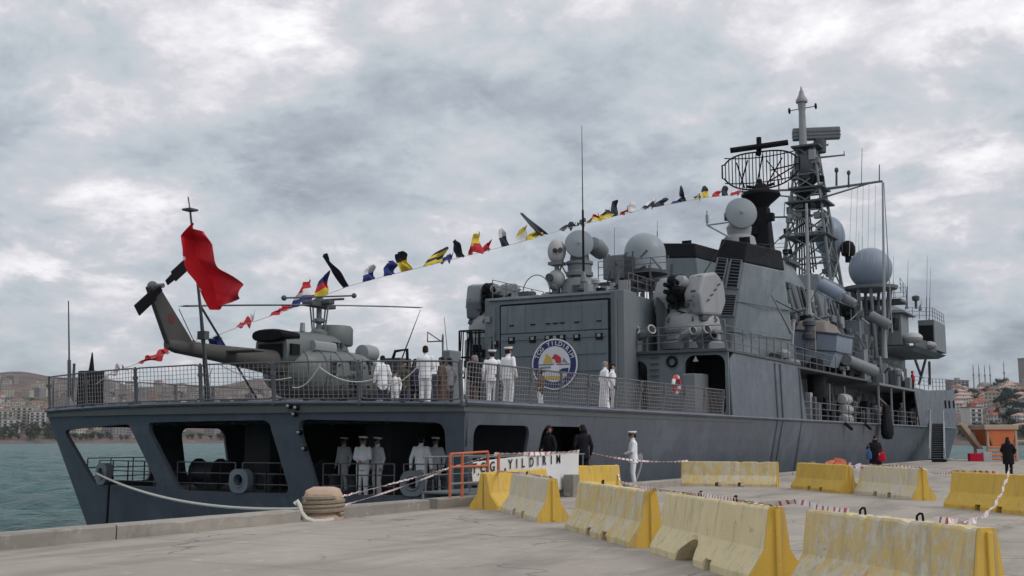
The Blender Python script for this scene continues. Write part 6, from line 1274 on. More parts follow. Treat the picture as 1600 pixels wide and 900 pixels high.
# kerb blocks along the edge, chipped
def kerb(y0, y1, h=0.23, w_=0.42):
    k = max(2, int((y1-y0)/0.35)); rnd = random.Random(int(y0*10)); rings = []
    for i in range(k+1):
        y = y0+(y1-y0)*i/k; c = 0.02+0.012*rnd.random(); cc_ = 0.03*rnd.random() if rnd.random() < 0.15 else 0
        rings.append([Vector((QE+0.02, y, -0.3)), Vector((QE+w_, y, -0.3)), Vector((QE+w_+0.004*rnd.random(), y, h-c-cc_)), Vector((QE+w_-c-cc_, y, h)), Vector((QE+0.02+c, y, h+0.004*rnd.random())), Vector((QE+0.02, y, h-c))])
    mb = MB(); mb.loft(rings); mb.build('kerb_block', 'kerb_concrete', quay)
yb0 = at(463, 812, Z=0).y; yb1 = at(535, 805, Z=0).y
e = yb0-0.35
y = -46.0
while y < e-0.5: 
    y1 = min(y+4.6, e); kerb(y, y1-0.03); y = y1
g0 = at(658, 796, Z=0.0).y; g1 = at(669, 795, Z=0).y
kerb(e+1.0, g0); kerb(g1+0.05, g1+3.4)
for y0, y1 in ((6.8, 12.2),): kerb(y0, y1)
y = 16.0
while y < 70: kerb(y, y+4.4, 0.14); y += 4.5
# rubber quay fenders hanging on the face
for y in (-20, -10, 2, 14, 26, 38, 50):
    mb = MB(); mb.cyl((QE-0.28, y, -2.6), (QE-0.28, y, -0.3), 0.26, n=14); o = mb.build('quay_fender', 'antenna_black'); tag(o, 'black cylindrical rubber fender on the quay face below the kerb', 'fender', 'fenders on the quay face')
# ------------------------------------------------------------------ mooring bollard
material('bollard_iron', (0.46, 0.335, 0.25), 0.75, 0, 0.2, 5, 0.3, (0.2, 0.15, 0.11), bump=0.5, bump_scale=12)
bp = at(505, 812, Z=0.0); bs = (bp-EYE).dot(FW)/FPX
bo = thing('mooring_bollard', 'rusty pale T-headed mooring bollard wrapped with rope at the quay edge', 'bollard', bp)
mb = MB(); R = 30*bs; zt = 48*bs
mb.lathe([(R*1.05, 0), (R*1.05, 0.06), (R*0.9, 0.10), (R*0.78, zt*0.35), (R*0.8, zt*0.6)], bp, 20); mb.build('bollard_stem', 'bollard_iron', bo, True)
mb = MB(); q = [(-30, 0.50), (-31, 0.62), (-27, 0.95), (-16, 1.06), (14, 1.06), (24, 1.0), (29, 0.78), (27, 0.52)]
rings = []
for t in np.linspace(-1, 1, 11):
    k = sqrt(max(0.04, 1-abs(t)**3)); rings.append([bp + RT*(x*bs*(0.55+0.45*k)) + Vector((FW.x, FW.y, 0)).normalized()*(t*R*0.85) + Vector((0, 0, zt*(0.78+(z-0.78)*k))) for x, z in q])
mb.loft(rings); mb.build('bollard_head', 'bollard_iron', bo, True, bevel=0.02)
# mooring lines
material('rope_brown', (0.27, 0.22, 0.165), 0.95, 0, 0.3, 14, bump=0.8, bump_scale=50)
rope = []
for i in range(4):
    zc = 0.12+0.085*i; rope += [bp+Vector((R*1.02*cos(a), R*1.02*sin(a), zc+0.085*a/(2*pi))) for a in [2*pi*k/20 for k in range(20)]]
mb = MB(); mb.tube(rope, 0.045, 6); o = mb.build('rope_coil', 'rope_brown', None, True); tag(o, 'grey mooring rope wound in turns round the bollard stem', 'rope')
a = CHOCK[0]; b = bp+Vector((-R*0.9, -R*0.3, zt*0.35))
mb = MB(); mb.tube(sag(a, b, 0.35, 24), 0.036, 6); o = mb.build('mooring_line', 'rope_white', None, True); tag(o, 'pale mooring line stretched from the port stern chock to the bollard', 'rope')
mb = MB(); mb.tube([bp+RT*(dx*bs)+Vector((0, 0, (812-yy)*bs))-Vector((FW.x, FW.y, 0)).normalized()*(R*1.25) for dx, yy in ((-38, 786), (-34, 782), (-31, 788), (-28, 799), (-20, 808), (-8, 812), (8, 812), (22, 810))], 0.05, 7); o = mb.build('mooring_line', 'rope_white', None, True); tag(o, 'loose pale rope end looped down the front of the bollard', 'rope')
mb = MB(); p0 = CHOCK[0]; mb.tube([p0+Vector((0.9, -0.1, -0.1)), p0+Vector((0.75, -0.12, -0.4)), p0+Vector((0.7, -0.1, -2.0))], 0.04, 6); mb.build('hose', 'black_paint', ship)
# ------------------------------------------------------------------ concrete barriers
def barrier_paint(name, yel, wear, conc, sc_=2.2):
    m = bpy.data.materials.new(name); m.use_nodes = True; MATS[name] = m
    n = m.node_tree.nodes; l = m.node_tree.links; b = n['Principled BSDF']; b.inputs['Roughness'].default_value = 0.7; b.inputs['Specular IOR Level'].default_value = 0.3
    g = n.new('ShaderNodeTexCoord').outputs['Object']
    oi = n.new('ShaderNodeObjectInfo').outputs['Random']; ad = n.new('ShaderNodeVectorMath'); ad.operation = 'ADD'; l.new(g, ad.inputs[0]); cb = n.new('ShaderNodeCombineXYZ'); l.new(math_(n, l, 'MULTIPLY', oi, 40.0), cb.inputs[0]); l.new(cb.outputs[0], ad.inputs[1]); g = ad.outputs[0]
    sv = mapping_(n, l, g, (1, 1, 0.62))
    c0 = mix_(n, l, noise_(n, l, g, 1.5, 5, 0.6), tuple(v*0.85 for v in yel), tuple(min(1, v*1.12) for v in yel))
    f = ramp_(n, l, math_(n, l, 'ADD', math_(n, l, 'MULTIPLY', noise_(n, l, sv, sc_, 10, 0.76, 0.25), 0.66), math_(n, l, 'MULTIPLY', noise_(n, l, g, 17, 8, 0.78), 0.34)), [(wear-0.03, 0.0), (wear+0.05, 1.0)])
    c1 = mix_(n, l, noise_(n, l, g, 9, 6, 0.65), tuple(v*0.8 for v in conc), conc)
    c = mix_(n, l, f, c0, c1)
    dr = ramp_(n, l, noise_(n, l, mapping_(n, l, g, (5, 5, 0.4)), 1.6, 6, 0.65), [(0.52, 0.0), (0.72, 0.7)]); c = mix_(n, l, dr, c, tuple(v*0.5 for v in conc))
    c = mix_(n, l, ramp_(n, l, noise_(n, l, g, 5.5, 8, 0.75, 0.3), [(0.62, 0.0), (0.67, 0.65)]), c, (0.25, 0.22, 0.18)); c = mix_(n, l, ramp_(n, l, noise_(n, l, mapping_(n, l, g, (3, 3, 0.5), (4, 0, 0)), 2.0, 7, 0.7), [(0.60, 0.0), (0.70, 0.55)]), c, (0.42, 0.20, 0.06))
    l.new(c, b.inputs['Base Color'])
    bn = n.new('ShaderNodeBump'); bn.inputs['Strength'].default_value = 0.5; bn.inputs['Distance'].default_value = 0.012
    l.new(math_(n, l, 'ADD', noise_(n, l, g, 30, 6, 0.7), math_(n, l, 'MULTIPLY', f, -0.4)), bn.inputs['Height']); l.new(bn.outputs[0], b.inputs['Normal'])
barrier_paint('barrier_pale', (0.70, 0.60, 0.36), 0.58, (0.68, 0.61, 0.45), 1.6)
barrier_paint('barrier_worn', (0.64, 0.48, 0.19), 0.495, (0.66, 0.61, 0.48), 3.8)
barrier_paint('barrier_yellow', (0.64, 0.42, 0.075), 0.60, (0.60, 0.52, 0.34), 3.0)
barrier_paint('barrier_grey', (0.68, 0.57, 0.30), 0.47, (0.66, 0.61, 0.50), 2.4)
def barrier(p0, p1, mat, label, H=0.84, seed=0, ends='barrier_yellow', loops=2, bw=0.35, notch=True, broken=None):
    """cast barrier between two ground points: flared foot, fork notches, worn edges; end faces painted yellow with a slot"""
    p0 = Vector((p0[0], p0[1], 0.006)); p1 = Vector((p1[0], p1[1], 0.006)); d = p1-p0; Ln = d.length; d.normalize(); nrm = Vector((d.y, -d.x, 0)); rnd = random.Random(seed)
    root = thing('concrete_barrier', label, 'barrier', p0.lerp(p1, 0.5), 'concrete barriers on the quay')
    prof = [(bw, 0.0), (bw, 0.085), (bw*0.97, 0.11), (bw*0.50, 0.355), (bw*0.475, 0.375), (bw*0.29, H-0.025), (bw*0.24, H)]
    nz_ = [(0.36, 0.43), (0.60, 0.67)] if notch else []
    us = sorted(set([0, 0.004, 0.02, 0.05, 0.95, 0.98, 0.996, 1.0] + [i/60 for i in range(61)] + [v for ab in nz_ for v in (ab[0], ab[0]+0.004, ab[1]-0.004, ab[1])]))
    rings = []
    for u in us:
        inn = any(a+0.002 < u < b-0.002 for a, b in nz_); side = {}
        for sgn in (1, -1):
            L_ = []
            for (x, z) in prof:
                zz_ = z; xx = x
                if inn and z < 0.115: zz_ = 0.13+z*0.12; xx = bw*0.90
                k = 0.012*noise.noise(Vector((u*Ln*3+seed, z*6, sgn*3.0))) + (0.02*max(0, noise.noise(Vector((u*Ln*7+seed, z*9, sgn*7.0)))-0.25) if z < 0.12 else 0)
                chip = 0.07*max(0, noise.noise(Vector((u*Ln*7, seed*3.1, z*2)))-0.15) if z > H-0.05 or z < 0.02 else 0
                if broken and sgn == broken[2] and z < 0.34 and broken[0] < u < broken[1]:
                    q_ = sin(pi*(u-broken[0])/(broken[1]-broken[0])); zz_ = max(zz_, min(0.33, 0.30*q_**0.6)+0.02*noise.noise(Vector((u*60, seed, 3)))); xx = min(xx, bw*(0.97-0.47*max(0, zz_-0.11)/0.245))-0.05*q_
                e_ = 0.012 if u in (0, 1.0) else 0
                L_.append((max(0.02, xx-k-chip-e_), max(0.0, zz_-(chip if z > H-0.05 else 0))))
            side[sgn] = L_
        ring = [p0+d*(u*Ln)+nrm*x+Vector((0, 0, z)) for x, z in side[1]] + [p0+d*(u*Ln)-nrm*x+Vector((0, 0, z)) for x, z in reversed(side[-1])]
        rings.append(ring)
    mb = MB(); mb.loft(rings, cap=False); body = mb.build('barrier_body', mat, root, True); body.data.set_sharp_from_angle(angle=radians(13))
    for u, sg in ((0, -1), (1, 1)):
        r = rings[0 if u == 0 else -1]; c = p0+d*(u*Ln); mb = MB(); off = d*(sg*0.004)
        mb.prism([q+off for q in r], d*(sg*0.03)); e_ = mb.build('barrier_end', ends, root, True)
        mb = MB(); mb.box(-0.028, 0.028, -0.002, 0.03, 0.02, H-0.03, M=frame_m(c+d*(sg*0.034)-d*(0.0), nrm, d*sg).to_4x4() if False else Matrix.Translation(c+d*(sg*0.032)) @ Matrix.Rotation(atan2(nrm.y, nrm.x), 4, 'Z')); mb.build('end_key', ends, e_, bevel=0.01)
    for k in range(loops):
        t = 0.33+0.34*k; c = p0+d*(t*Ln)+Vector((0, 0, H-0.03)); w_ = 0.05
        mb = MB(); mb.tube([c-d*w_, c-d*w_*0.9+Vector((0, 0, 0.07)), c-d*0.02+Vector((0.01, 0, 0.095)), c+d*0.02+Vector((0.01, 0, 0.095)), c+d*w_*0.9+Vector((0, 0, 0.07)), c+d*w_], 0.012, 6); mb.build('lifting_loop', 'antenna_black', root)
    return root, p0, p1, H
def bfoot(x, y): return at(x, y, Z=0.006)
def axis_from_front(a, b, bw=0.35):
    """front foot corners to centre line, away from the viewer"""
    a = Vector(a); b = Vector(b); d = (b-a).normalized(); n_ = Vector((d.y, -d.x, 0))
    if n_.dot(a-EYE) < 0: n_ = -n_
    return a+n_*bw, b+n_*bw
BR = []; BSIDE = 1
def put(x0, y0, x1, y1, mat, label, **k):
    a, b = axis_from_front(bfoot(x0, y0), bfoot(x1, y1)); BR.append(barrier(a, b, mat, label, **k))
def put_top(x0, y0, x1, y1, mat, label, H=0.84, **k):
    a, b = axis_from_front(at(x0, y0, Z=H), at(x1, y1, Z=H), 0.09); BR.append(barrier(a, b, mat, label, H=H, **k))
put_top(1262, 797, 1526, 826, 'barrier_worn', 'large flaking yellow barrier in the front, cut by the picture bottom', seed=1)
put_top(1040, 770, 1200, 793, 'barrier_pale', 'pale cream barrier with bright yellow end and two lifting loops, second from the front', seed=2, broken=(0.30, 0.50, BSIDE))
put_top(904, 753, 1008, 767, 'barrier_worn', 'rust-streaked cream barrier with yellow end between the chipped grey one and the pale cream one', seed=3, loops=1)
put_top(800, 740, 857, 748, 'barrier_grey', 'chipped greyish white barrier with yellow end beside the banner', seed=4, loops=1)
put(778, 797, 868, 783, 'barrier_yellow', 'worn yellow barrier standing end-on under the banner', seed=5, loops=1)
put_top(897, 728, 966, 727, 'barrier_yellow', 'plain yellow barrier half hidden behind the rust-streaked one', seed=6, loops=0)
put_top(1066, 721, 1213, 722, 'barrier_worn', 'long peeling yellow barrier lying along the quay beside the lone officer', seed=7, loops=0)
put_top(1246, 723, 1322, 727, 'barrier_yellow', 'small half painted yellow barrier in the middle of the far row', seed=8, loops=0)
put_top(1345, 727, 1436, 732, 'barrier_grey', 'whitish barrier with yellow foot in front of the woman in black', seed=9, loops=0)
put_top(1488, 737, 1630, 744, 'barrier_yellow', 'bright yellow barrier at the edge of the picture below the black coat', seed=10, loops=0)
# ------------------------------------------------------------------ red and white tape
material('tape_red', (0.45, 0.10, 0.12), 0.5, 0, 0.1, 5); material('tape_white', (0.72, 0.70, 0.70), 0.5, 0, 0.1, 5)
def tape(pts, label, w_=0.017, step=0.055, twist=2.0, seed=0):
    pts = [Vector(p) for p in pts]; dense = []
    for a, b in zip(pts[:-1], pts[1:]):
        n_ = max(2, int((b-a).length/0.03)); dense += [a.lerp(b, i/n_)+Vector((0.006*noise.noise(Vector((i*0.31, seed, 1))), 0.006*noise.noise(Vector((i*0.31, seed, 5))), 0.016*noise.noise(Vector((i*0.23, seed, 9))))) for i in range(n_)]
    dense.append(pts[-1]); mb = MB(); s = 0; vs = []; fs = []; ms = []
    for i, p in enumerate(dense):
        t = (dense[min(i+1, len(dense)-1)]-dense[max(i-1, 0)]).normalized(); u = t.cross(Vector((0, 0, 1))).normalized(); v = Vector((0, 0, 1))
        if i: s += (p-dense[i-1]).length
        a = 1.1+0.8*sin(s*twist+seed)+0.7*noise.noise(Vector((s*6, seed, 2))); q = (u*cos(a)+v*sin(a))*w_; vs += [p-q, p+q]
        if i: fs.append((2*i-2, 2*i-1, 2*i+1, 2*i)); ms.append(1 if (s/step) % 2 > 1.4 else 0)
    mb.add(vs, fs); mb.m = ms; o = mb.build('barrier_tape', ['tape_white', 'tape_red'], None, fix=False); sd_ = o.modifiers.new('t', 'SOLIDIFY'); sd_.thickness = 0.003
    return tag(o, label, 'tape')
bt = bp+Vector((R*0.7, 0, zt*0.7)); gp = at(772, 712, Z=0.95)
tape(sag(bt, at(770, 711, Y=1.2), 0.03), 'red and white tape from the bollard to the gangway, upper strand', seed=1)
tape(sag(bp+Vector((R*0.8, 0.2, zt*0.45)), at(704, 731, Y=-0.6), 0.05), 'red and white tape from the bollard to the gangway, lower strand', 0.02, seed=2)
tape([at(772, 710, X=1.9), at(800, 709, X=1.9), at(850, 709, X=1.9), at(905, 705, X=1.9)], 'red and white tape along the top of the banner', 0.05, 0.16, seed=3)
tape(sag(at(925, 708, X=1.9), at(1075, 720, X=3.2), 0.12), 'red and white tape passing behind the lone officer', 0.028, 0.10, seed=4)
def btop(i, u, dz=0.01): r, a, b, H = BR[i]; return a.lerp(b, u)+Vector((0, 0, H+dz))
tape([btop(5, 1.0), btop(5, 1.0)+Vector((0.2, -0.2, -0.5)), btop(2, 0.9, 0.02), btop(1, 0.0, 0.02), btop(1, 0.5, 0.02), btop(1, 1.0, 0.02)], 'crumpled tape laid along the top of the pale cream barrier', 0.03, seed=5)
tape(sag(btop(1, 1.0, 0.02), btop(0, 0.02, 0.02), -0.05) + [btop(0, 0.1, 0.015), btop(0, 0.24, 0.015)], 'twisted tape between the pale cream and the large flaking barrier', 0.03, seed=6)
tape([btop(0, 0.75, 0.02)] + sag(btop(0, 0.82, 0.02), btop(9, 0.62, 0.1), 0.35), 'tape rising from the flaking barrier to the bright yellow one', 0.035, seed=7)
tape([btop(7, 1.0, 0.02)] + sag(btop(7, 1.0, 0.02), btop(8, 0.1, 0.02), 0.1) + sag(btop(8, 1.0, 0.02), btop(9, 0.0, 0.02), 0.12) + [btop(9, 0.5, 0.03)], 'tape strung along the far row of barriers', 0.03, 0.12, seed=8)
tape([btop(4, 0.2, 0.02), btop(3, 0.3, 0.02), btop(3, 1.0, 0.02)], 'tape lying over the chipped greyish barrier', 0.03, seed=9)
# ------------------------------------------------------------------ gangway with handrail, orange gate and the name banner
gw = thing('gangway', 'low gangway with orange painted end rails beside the ship\'s side', 'gangway', (1.2, 4.0, 0))
GX0, GX1 = 0.35, 1.75; GY0, GY1 = at(733, 760, X=1.75).y, at(915, 740, X=1.75).y
mb = MB(); mb.box(GX0, GX1, GY0, GY1, 0.245, 0.30); mb.build('gangway_deck', 'grey_mid', gw, bevel=0.01)
for x in (GX0+0.03, GX1-0.03):
    mb = MB(); mb.box(x-0.03, x+0.03, GY0, GY1, 0.08, 0.244); mb.build('side_beam', 'grey_light', gw)
for y in np.linspace(GY0+0.1, GY1-0.1, 6):
    for x in (GX0+0.04, GX1-0.04):
        mb = MB(); mb.cyl((x, y, 0.25), (x, y, 1.18), 0.020, n=6); mb.build('stanchion', 'grey_mid', gw)
for x in (GX0+0.04, GX1-0.04):
    mb = MB(); mb.cyl((x, GY0, 1.16), (x, GY1, 1.18), 0.022, n=6); mb.cyl((x, GY0, 0.7), (x, GY1, 0.72), 0.016, n=6); mb.build('handrail', 'grey_mid', gw)
og = [at(699, 770, Y=-0.9), at(764, 770, Y=-0.9)]
ox0, ox1 = at(702, 740, Y=-1.0).x, at(780, 740, Y=-1.0).x
pb = [at(703, 772, X=1.9), at(722, 772, X=1.9), at(762, 772, X=1.9), at(779, 760, X=1.9)]
for k_, p in enumerate(pb):
    mb = MB(); mb.cyl((p.x, p.y, 0.0), (p.x, p.y, 1.28), 0.035, n=6); mb.build('gate_post', 'orange_rail', gw)
for z in (0.55, 0.95, 1.26):
    mb = MB(); mb.cyl((1.9, pb[0].y, z), (1.9, pb[2].y, z+(0.04 if z > 1 else 0)), 0.032, n=6); mb.build('gate_rail', 'orange_rail' if z != 0.55 else 'canvas', gw)
p = at(893, 760, X=2.1); mb = MB(); mb.box(p.x-0.16, p.x+0.16, p.y-0.2, p.y+0.2, 0.0, 0.62); pd = mb.build('concrete_post', 'kerb_concrete', None, bevel=0.02); tag(pd, 'short square concrete post between the banner and a yellow barrier', 'post')
# banner
material('banner_cloth', (0.66, 0.67, 0.68), 0.8, 0, 0.06, 2, bump=0.3, bump_scale=3)
BX = 1.86
def bpnt(x, y): return at(x, y, X=BX)
ban = cloth('name_banner', 'banner_cloth', [[bpnt(738, 722), bpnt(800, 714), bpnt(860, 709), bpnt(905, 705)], [bpnt(737, 740), bpnt(800, 738), bpnt(860, 738), bpnt(905, 736)], [bpnt(738, 754), bpnt(800, 760), bpnt(860, 764), bpnt(900, 768)]], 30, 12, 0.012, (2, 1), 4, 0.006)
tag(ban, 'white cloth banner lettered T.C.G. YILDIRIM on the gangway rail', 'banner')
a = bpnt(748, 741); b = bpnt(878, 721)
for i, ch in enumerate('T.C.G. YILDIRIM'):
    if ch == ' ': continue
    xs_ = [740, 746, 753, 759, 768, 775, 0, 796, 806, 816, 829, 839, 849, 860, 871]
    t = (xs_[i]-741)/(873-741); yy = (726-8*(xs_[i]-796)/75) if i > 6 else 732.5-0.11*(xs_[i]-740); q = bpnt(xs_[i], yy); up_ = bpnt(xs_[i], yy-10)-q
    dv = (bpnt(xs_[i]+10, yy-1.1)-q)
    lettering('banner_letter', ch, 0.345, frame_m(q+Vector((0.035, 0, 0 if ch != '.' else -0.06)), dv, (0, 0, 1)), 'print_black', ban, 0.003)
# ------------------------------------------------------------------ accommodation ladder to the quay, forward
lb_ = Vector((2.3, 60.6, 0.08)); la = Vector((0.55, 72.0, 2.95))
ldr = thing('boarding_ladder', 'dark stepped boarding ladder leaning from the bow side down to the quay', 'ladder', (lb_.x, lb_.y, 0))
dl_ = lb_-la; sd2 = Vector((0.92, 0.14, 0)).normalized()*0.50
for s_ in (-1, 1):
    mb = MB(); o_ = sd2*s_; w2 = sd2*0.14
    mb.hex([la+o_-w2+Vector((0, 0, -0.14)), la+o_+w2+Vector((0, 0, -0.14)), lb_+o_+w2+Vector((0, 0, -0.07)), lb_+o_-w2+Vector((0, 0, -0.07)), la+o_-w2+Vector((0, 0, 0.16)), la+o_+w2+Vector((0, 0, 0.16)), lb_+o_+w2+Vector((0, 0, 0.18)), lb_+o_-w2+Vector((0, 0, 0.18))]); mb.build('stringer', 'grey_light', ldr)
    mb = MB(); mb.tube([la+o_+Vector((0, 0.6, 1.0)), la+o_+Vector((0, 0, 1.0)), lb_+o_+Vector((0, 0, 0.9)), lb_+o_], 0.04, 6); mb.build('handrail', 'grey_light', ldr)
    for t in (0.0, 0.33, 0.66):
        mb = MB(); c = la+dl_*t+o_; mb.cyl(c, c+Vector((0, 0, 0.98)), 0.03, n=6); mb.build('stanchion', 'grey_light', ldr)
for i in range(17):
    c = la+dl_*((i+0.6)/17.5); mb = MB(); mb.prism([c-sd2*0.86+Vector((0, 0.14, 0)), c+sd2*0.86+Vector((0, 0.14, 0)), c+sd2*0.86+Vector((0, -0.16, 0)), c-sd2*0.86+Vector((0, -0.16, 0))], (0, 0, 0.05)); mb.build('tread', 'grey_mid', ldr)
mb = MB(); mb.hex([la-sd2*0.86+Vector((0, 0, -0.16)), la+sd2*0.86+Vector((0, 0, -0.16)), lb_+sd2*0.86+Vector((0, 0, -0.07)), lb_-sd2*0.86+Vector((0, 0, -0.07)), la-sd2*0.86+Vector((0, 0, -0.13)), la+sd2*0.86+Vector((0, 0, -0.13)), lb_+sd2*0.86+Vector((0, 0, -0.04)), lb_-sd2*0.86+Vector((0, 0, -0.04))]); mb.build('ladder_tray', 'black_paint', ldr)
mb = MB(); mb.cyl(lb_-sd2*1.3+Vector((0, -0.1, 0.03)), lb_+sd2*1.3+Vector((0, -0.1, 0.03)), 0.10, n=10); mb.build('roller', 'black_paint', ldr)
mb = MB(); mb.box(-0.15, 1.1, 72.0, 73.6, 2.78, 2.90); mb.build('landing', 'grey_mid', ldr)
# long black fender bag at the ship's side
c = at(1386, 662, X=0.55); mb = MB(); R = 17*(c-EYE).dot(FW)/FPX; hh = (at(1386, 632, X=0.55).z-c.z)
mb.lathe([(0.08, hh*1.0), (R*0.55, hh*0.9), (R*0.75, hh*0.3), (R, -hh*0.2), (R*1.0, -hh*0.55), (R*0.7, -hh*0.78), (0.1, -hh*0.82)], c, 14, sx=0.55); o = mb.build('hanging_fender', 'black_paint', None, True); tag(o, 'long black sagging fender hung over the side rail', 'fender')
mb = MB(); mb.cyl(c+Vector((0, 0, hh)), c+Vector((-0.5, 0, hh+0.5)), 0.04, n=6); mb.build('lanyard', 'rope_grey', o)
# bags of the woman in black
q = at(1377, 718, Z=0.0); wf = at(1369, 741, Z=0.0); sW = (wf-EYE).dot(FW)/FPX
def bag(x, y, w_, h_, mat, label):
    c = Vector((wf.x, wf.y, 0)) + RT*((x-1369)*sW) - Vector((FW.x, FW.y, 0)).normalized()*0.28; z = (741-y)*sW
    mb = MB(); mb.lathe([(w_*0.3, -h_/2), (w_*0.5, -h_*0.42), (w_*0.52, 0), (w_*0.42, h_*0.4), (w_*0.2, h_*0.5)], (c.x, c.y, z), 12, sy=0.55); o = mb.build('bag', mat, None, True); tag(o, label, 'bag')
    mb = MB(); mb.tube([Vector((c.x, c.y, z))+Vector((w_*0.25*cos(t), 0, h_*0.42+h_*0.45*sin(t))) for t in [pi*i/10 for i in range(11)]], 0.012, 5); mb.build('strap', mat, o)
bag(1376, 714, 0.36, 0.42, 'cloth_red', 'round red bag carried by the woman in black'); bag(1356, 711, 0.26, 0.40, 'cloth_blue', 'blue shoulder bag beside the woman in black')
# heap of orange and white netting behind the barriers
random.seed(3); c0 = at(1305, 742, Z=0.0); hp_o = thing('netting_heap', 'heap of orange netting and white rope on the far quay edge', 'heap', c0)
def mound(c, rx, ry, h, name, mat, par, seed):
    rings = []
    for i in range(7):
        t = i/6; r = cos(t*pi/2)**0.7; rings.append([c+RT*(rx*r*cos(q)*(1+0.35*noise.noise(Vector((cos(q)*2, sin(q)*2, seed+t*2)))))+Vector((0, ry*r*sin(q), h*sin(t*pi/2)*(1+0.5*noise.noise(Vector((cos(q)*1.5, sin(q)*1.5, seed*2))))+0.0)) for q in [2*pi*k/22 for k in range(22)]])
    mb = MB(); mb.loft(rings); return mb.build(name, mat, par, True)
mound(c0, 0.6, 0.45, 0.62, 'netting', 'orange_rail', hp_o, 1.0); mound(c0+RT*1.2, 0.7, 0.5, 0.45, 'netting', 'canvas_white', hp_o, 4.0); mound(c0-RT*0.9, 0.5, 0.5, 0.5, 'netting', 'canvas', hp_o, 7.0)
for k in range(4):
    c = c0+RT*random.uniform(-1.2, 1.6)+Vector((0, -0.3, 0.5)); mb = MB(); mb.tube([c+Vector((0.25*cos(q*1.3), 0.2*sin(q*1.1), -0.1*q+0.1*sin(q*3))) for q in [0.4*j for j in range(12)]], 0.035, 5); mb.build('rope_bundle', random.choice(['canvas_white', 'orange_rail']), hp_o)
# ------------------------------------------------------------------ orange hopper machine at the quay end
material('machine_orange', (0.55, 0.15, 0.05), 0.6, 0, 0.15, 1.0, 0.35, (0.25, 0.10, 0.06)); material('machine_beige', (0.42, 0.32, 0.24), 0.7, 0, 0.15, 1.0, 0.3)
mf = at(1572, 721, Z=0.0); mS = (mf-EYE).dot(FW)/FPX
mach = thing('loading_hopper', 'orange loading hopper with beige frame and slanting conveyor at the quay end', 'machine', mf)
def mq(x, y, dd=0.0): return mf + RT*((x-1572)*mS) + Vector((0, 0, (721-y)*mS)) + Vector((FW.x, FW.y, 0)).normalized()*dd
def mbox(x0, x1, x2, x3, y0, y1, dep, name, mat, d0=0.0):
    mb = MB(); mb.hex([mq(x0, y0, d0), mq(x1, y0, d0), mq(x1, y0, d0+dep), mq(x0, y0, d0+dep), mq(x2, y1, d0), mq(x3, y1, d0), mq(x3, y1, d0+dep), mq(x2, y1, d0+dep)]); return mb.build(name, mat, mach, bevel=0.05)
mbox(1552, 1584, 1544, 1590, 697, 672, 2.6, 'hopper', 'machine_orange'); mbox(1540, 1594, 1540, 1594, 672, 664, 2.9, 'hopper_rim', 'machine_beige', -0.1)
for x in (1546, 1590):
    for dd in (0, 2.4): mbox(x-2, x+2, x-2, x+2, 721, 672, 0.25, 'frame_leg', 'machine_beige', dd)
for k in range(4): mbox(1546, 1588, 1546, 1588, 719-6*k, 716-6*k, 0.12, 'crate_slat', 'machine_orange', -0.05)
mb = MB(); mb.hex([mq(1540, 702, 1.0), mq(1547, 702, 1.0), mq(1547, 702, 2.0), mq(1540, 702, 2.0), mq(1512, 664, 1.0), mq(1519, 660, 1.0), mq(1519, 660, 2.0), mq(1512, 664, 2.0)]); mb.build('conveyor', 'machine_beige', mach, bevel=0.04)
for a, b in (((1590, 665), (1612, 662)), ((1612, 662), (1612, 721)), ((1590, 690), (1612, 690))):
    mb = MB(); mb.cyl(mq(*a, 0.5), mq(*b, 0.5), 0.10, n=6); mb.build('guard_frame', 'machine_beige', mach)
p = at(1524, 721, Z=0.0); mb = MB(); mb.cbox(p+Vector((0, 0, 0.3)), 0.9, 0.7, 0.6, rz=0.4); o = mb.build('crate', 'cloth_red', None, bevel=0.03); tag(o, 'small red and white crate near the quay end beside the hopper', 'crate')
mb = MB(); mb.cbox(p+Vector((0.75, 0.4, 0.35)), 0.6, 0.5, 0.7, rz=0.4); mb.build('crate_panel', 'canvas_white', o, bevel=0.03)
# ================================================================== WATER
wm = bpy.data.materials.new('sea_water'); wm.use_nodes = True; MATS['sea_water'] = wm
n = wm.node_tree.nodes; l = wm.node_tree.links; b = n['Principled BSDF']
g = n.new('ShaderNodeNewGeometry').outputs['Position']
c = mix_(n, l, ramp_(n, l, noise_(n, l, g, 0.06, 5, 0.6), [(0.3, 0.0), (0.7, 1.0)]), (0.010, 0.068, 0.070), (0.024, 0.108, 0.104))
foam = ramp_(n, l, noise_(n, l, mapping_(n, l, g, (1, 1, 1)), 0.34, 8, 0.72, 0.4), [(0.715, 0.0), (0.745, 1.0)])
c = mix_(n, l, foam, c, (0.55, 0.60, 0.60)); l.new(c, b.inputs['Base Color'])
b.inputs['Roughness'].default_value = 0.30; b.inputs['IOR'].default_value = 1.33; b.inputs['Specular IOR Level'].default_value = 0.20
hh_ = math_(n, l, 'ADD', math_(n, l, 'MULTIPLY', noise_(n, l, g, 0.9, 6, 0.6, 0.3), 1.0), math_(n, l, 'MULTIPLY', noise_(n, l, g, 0.22, 4, 0.5), 2.0))
bn = n.new('ShaderNodeBump'); bn.inputs['Strength'].default_value = 1.0; bn.inputs['Distance'].default_value = 0.9; l.new(hh_, bn.inputs['Height']); l.new(bn.outputs[0], b.inputs['Normal'])
vs = []; fs = []
def wv_(x, y, d):
    f = 1.0 if d < 600 else max(0.0, 1-(d-600)/1200)
    return f*(0.40*noise.noise(Vector((x*0.22, y*0.30, 1.0)))+0.42*noise.noise(Vector((x*0.07, y*0.09, 4.0)))+0.16*noise.noise(Vector((x*0.6, y*0.7, 7.0))))
rads = [14]
while rads[-1] < 6000: rads.append(rads[-1]*(1.013 if rads[-1] < 320 else 1.035)+0.05)
A0, A1, NA = radians(-75), radians(40), 330
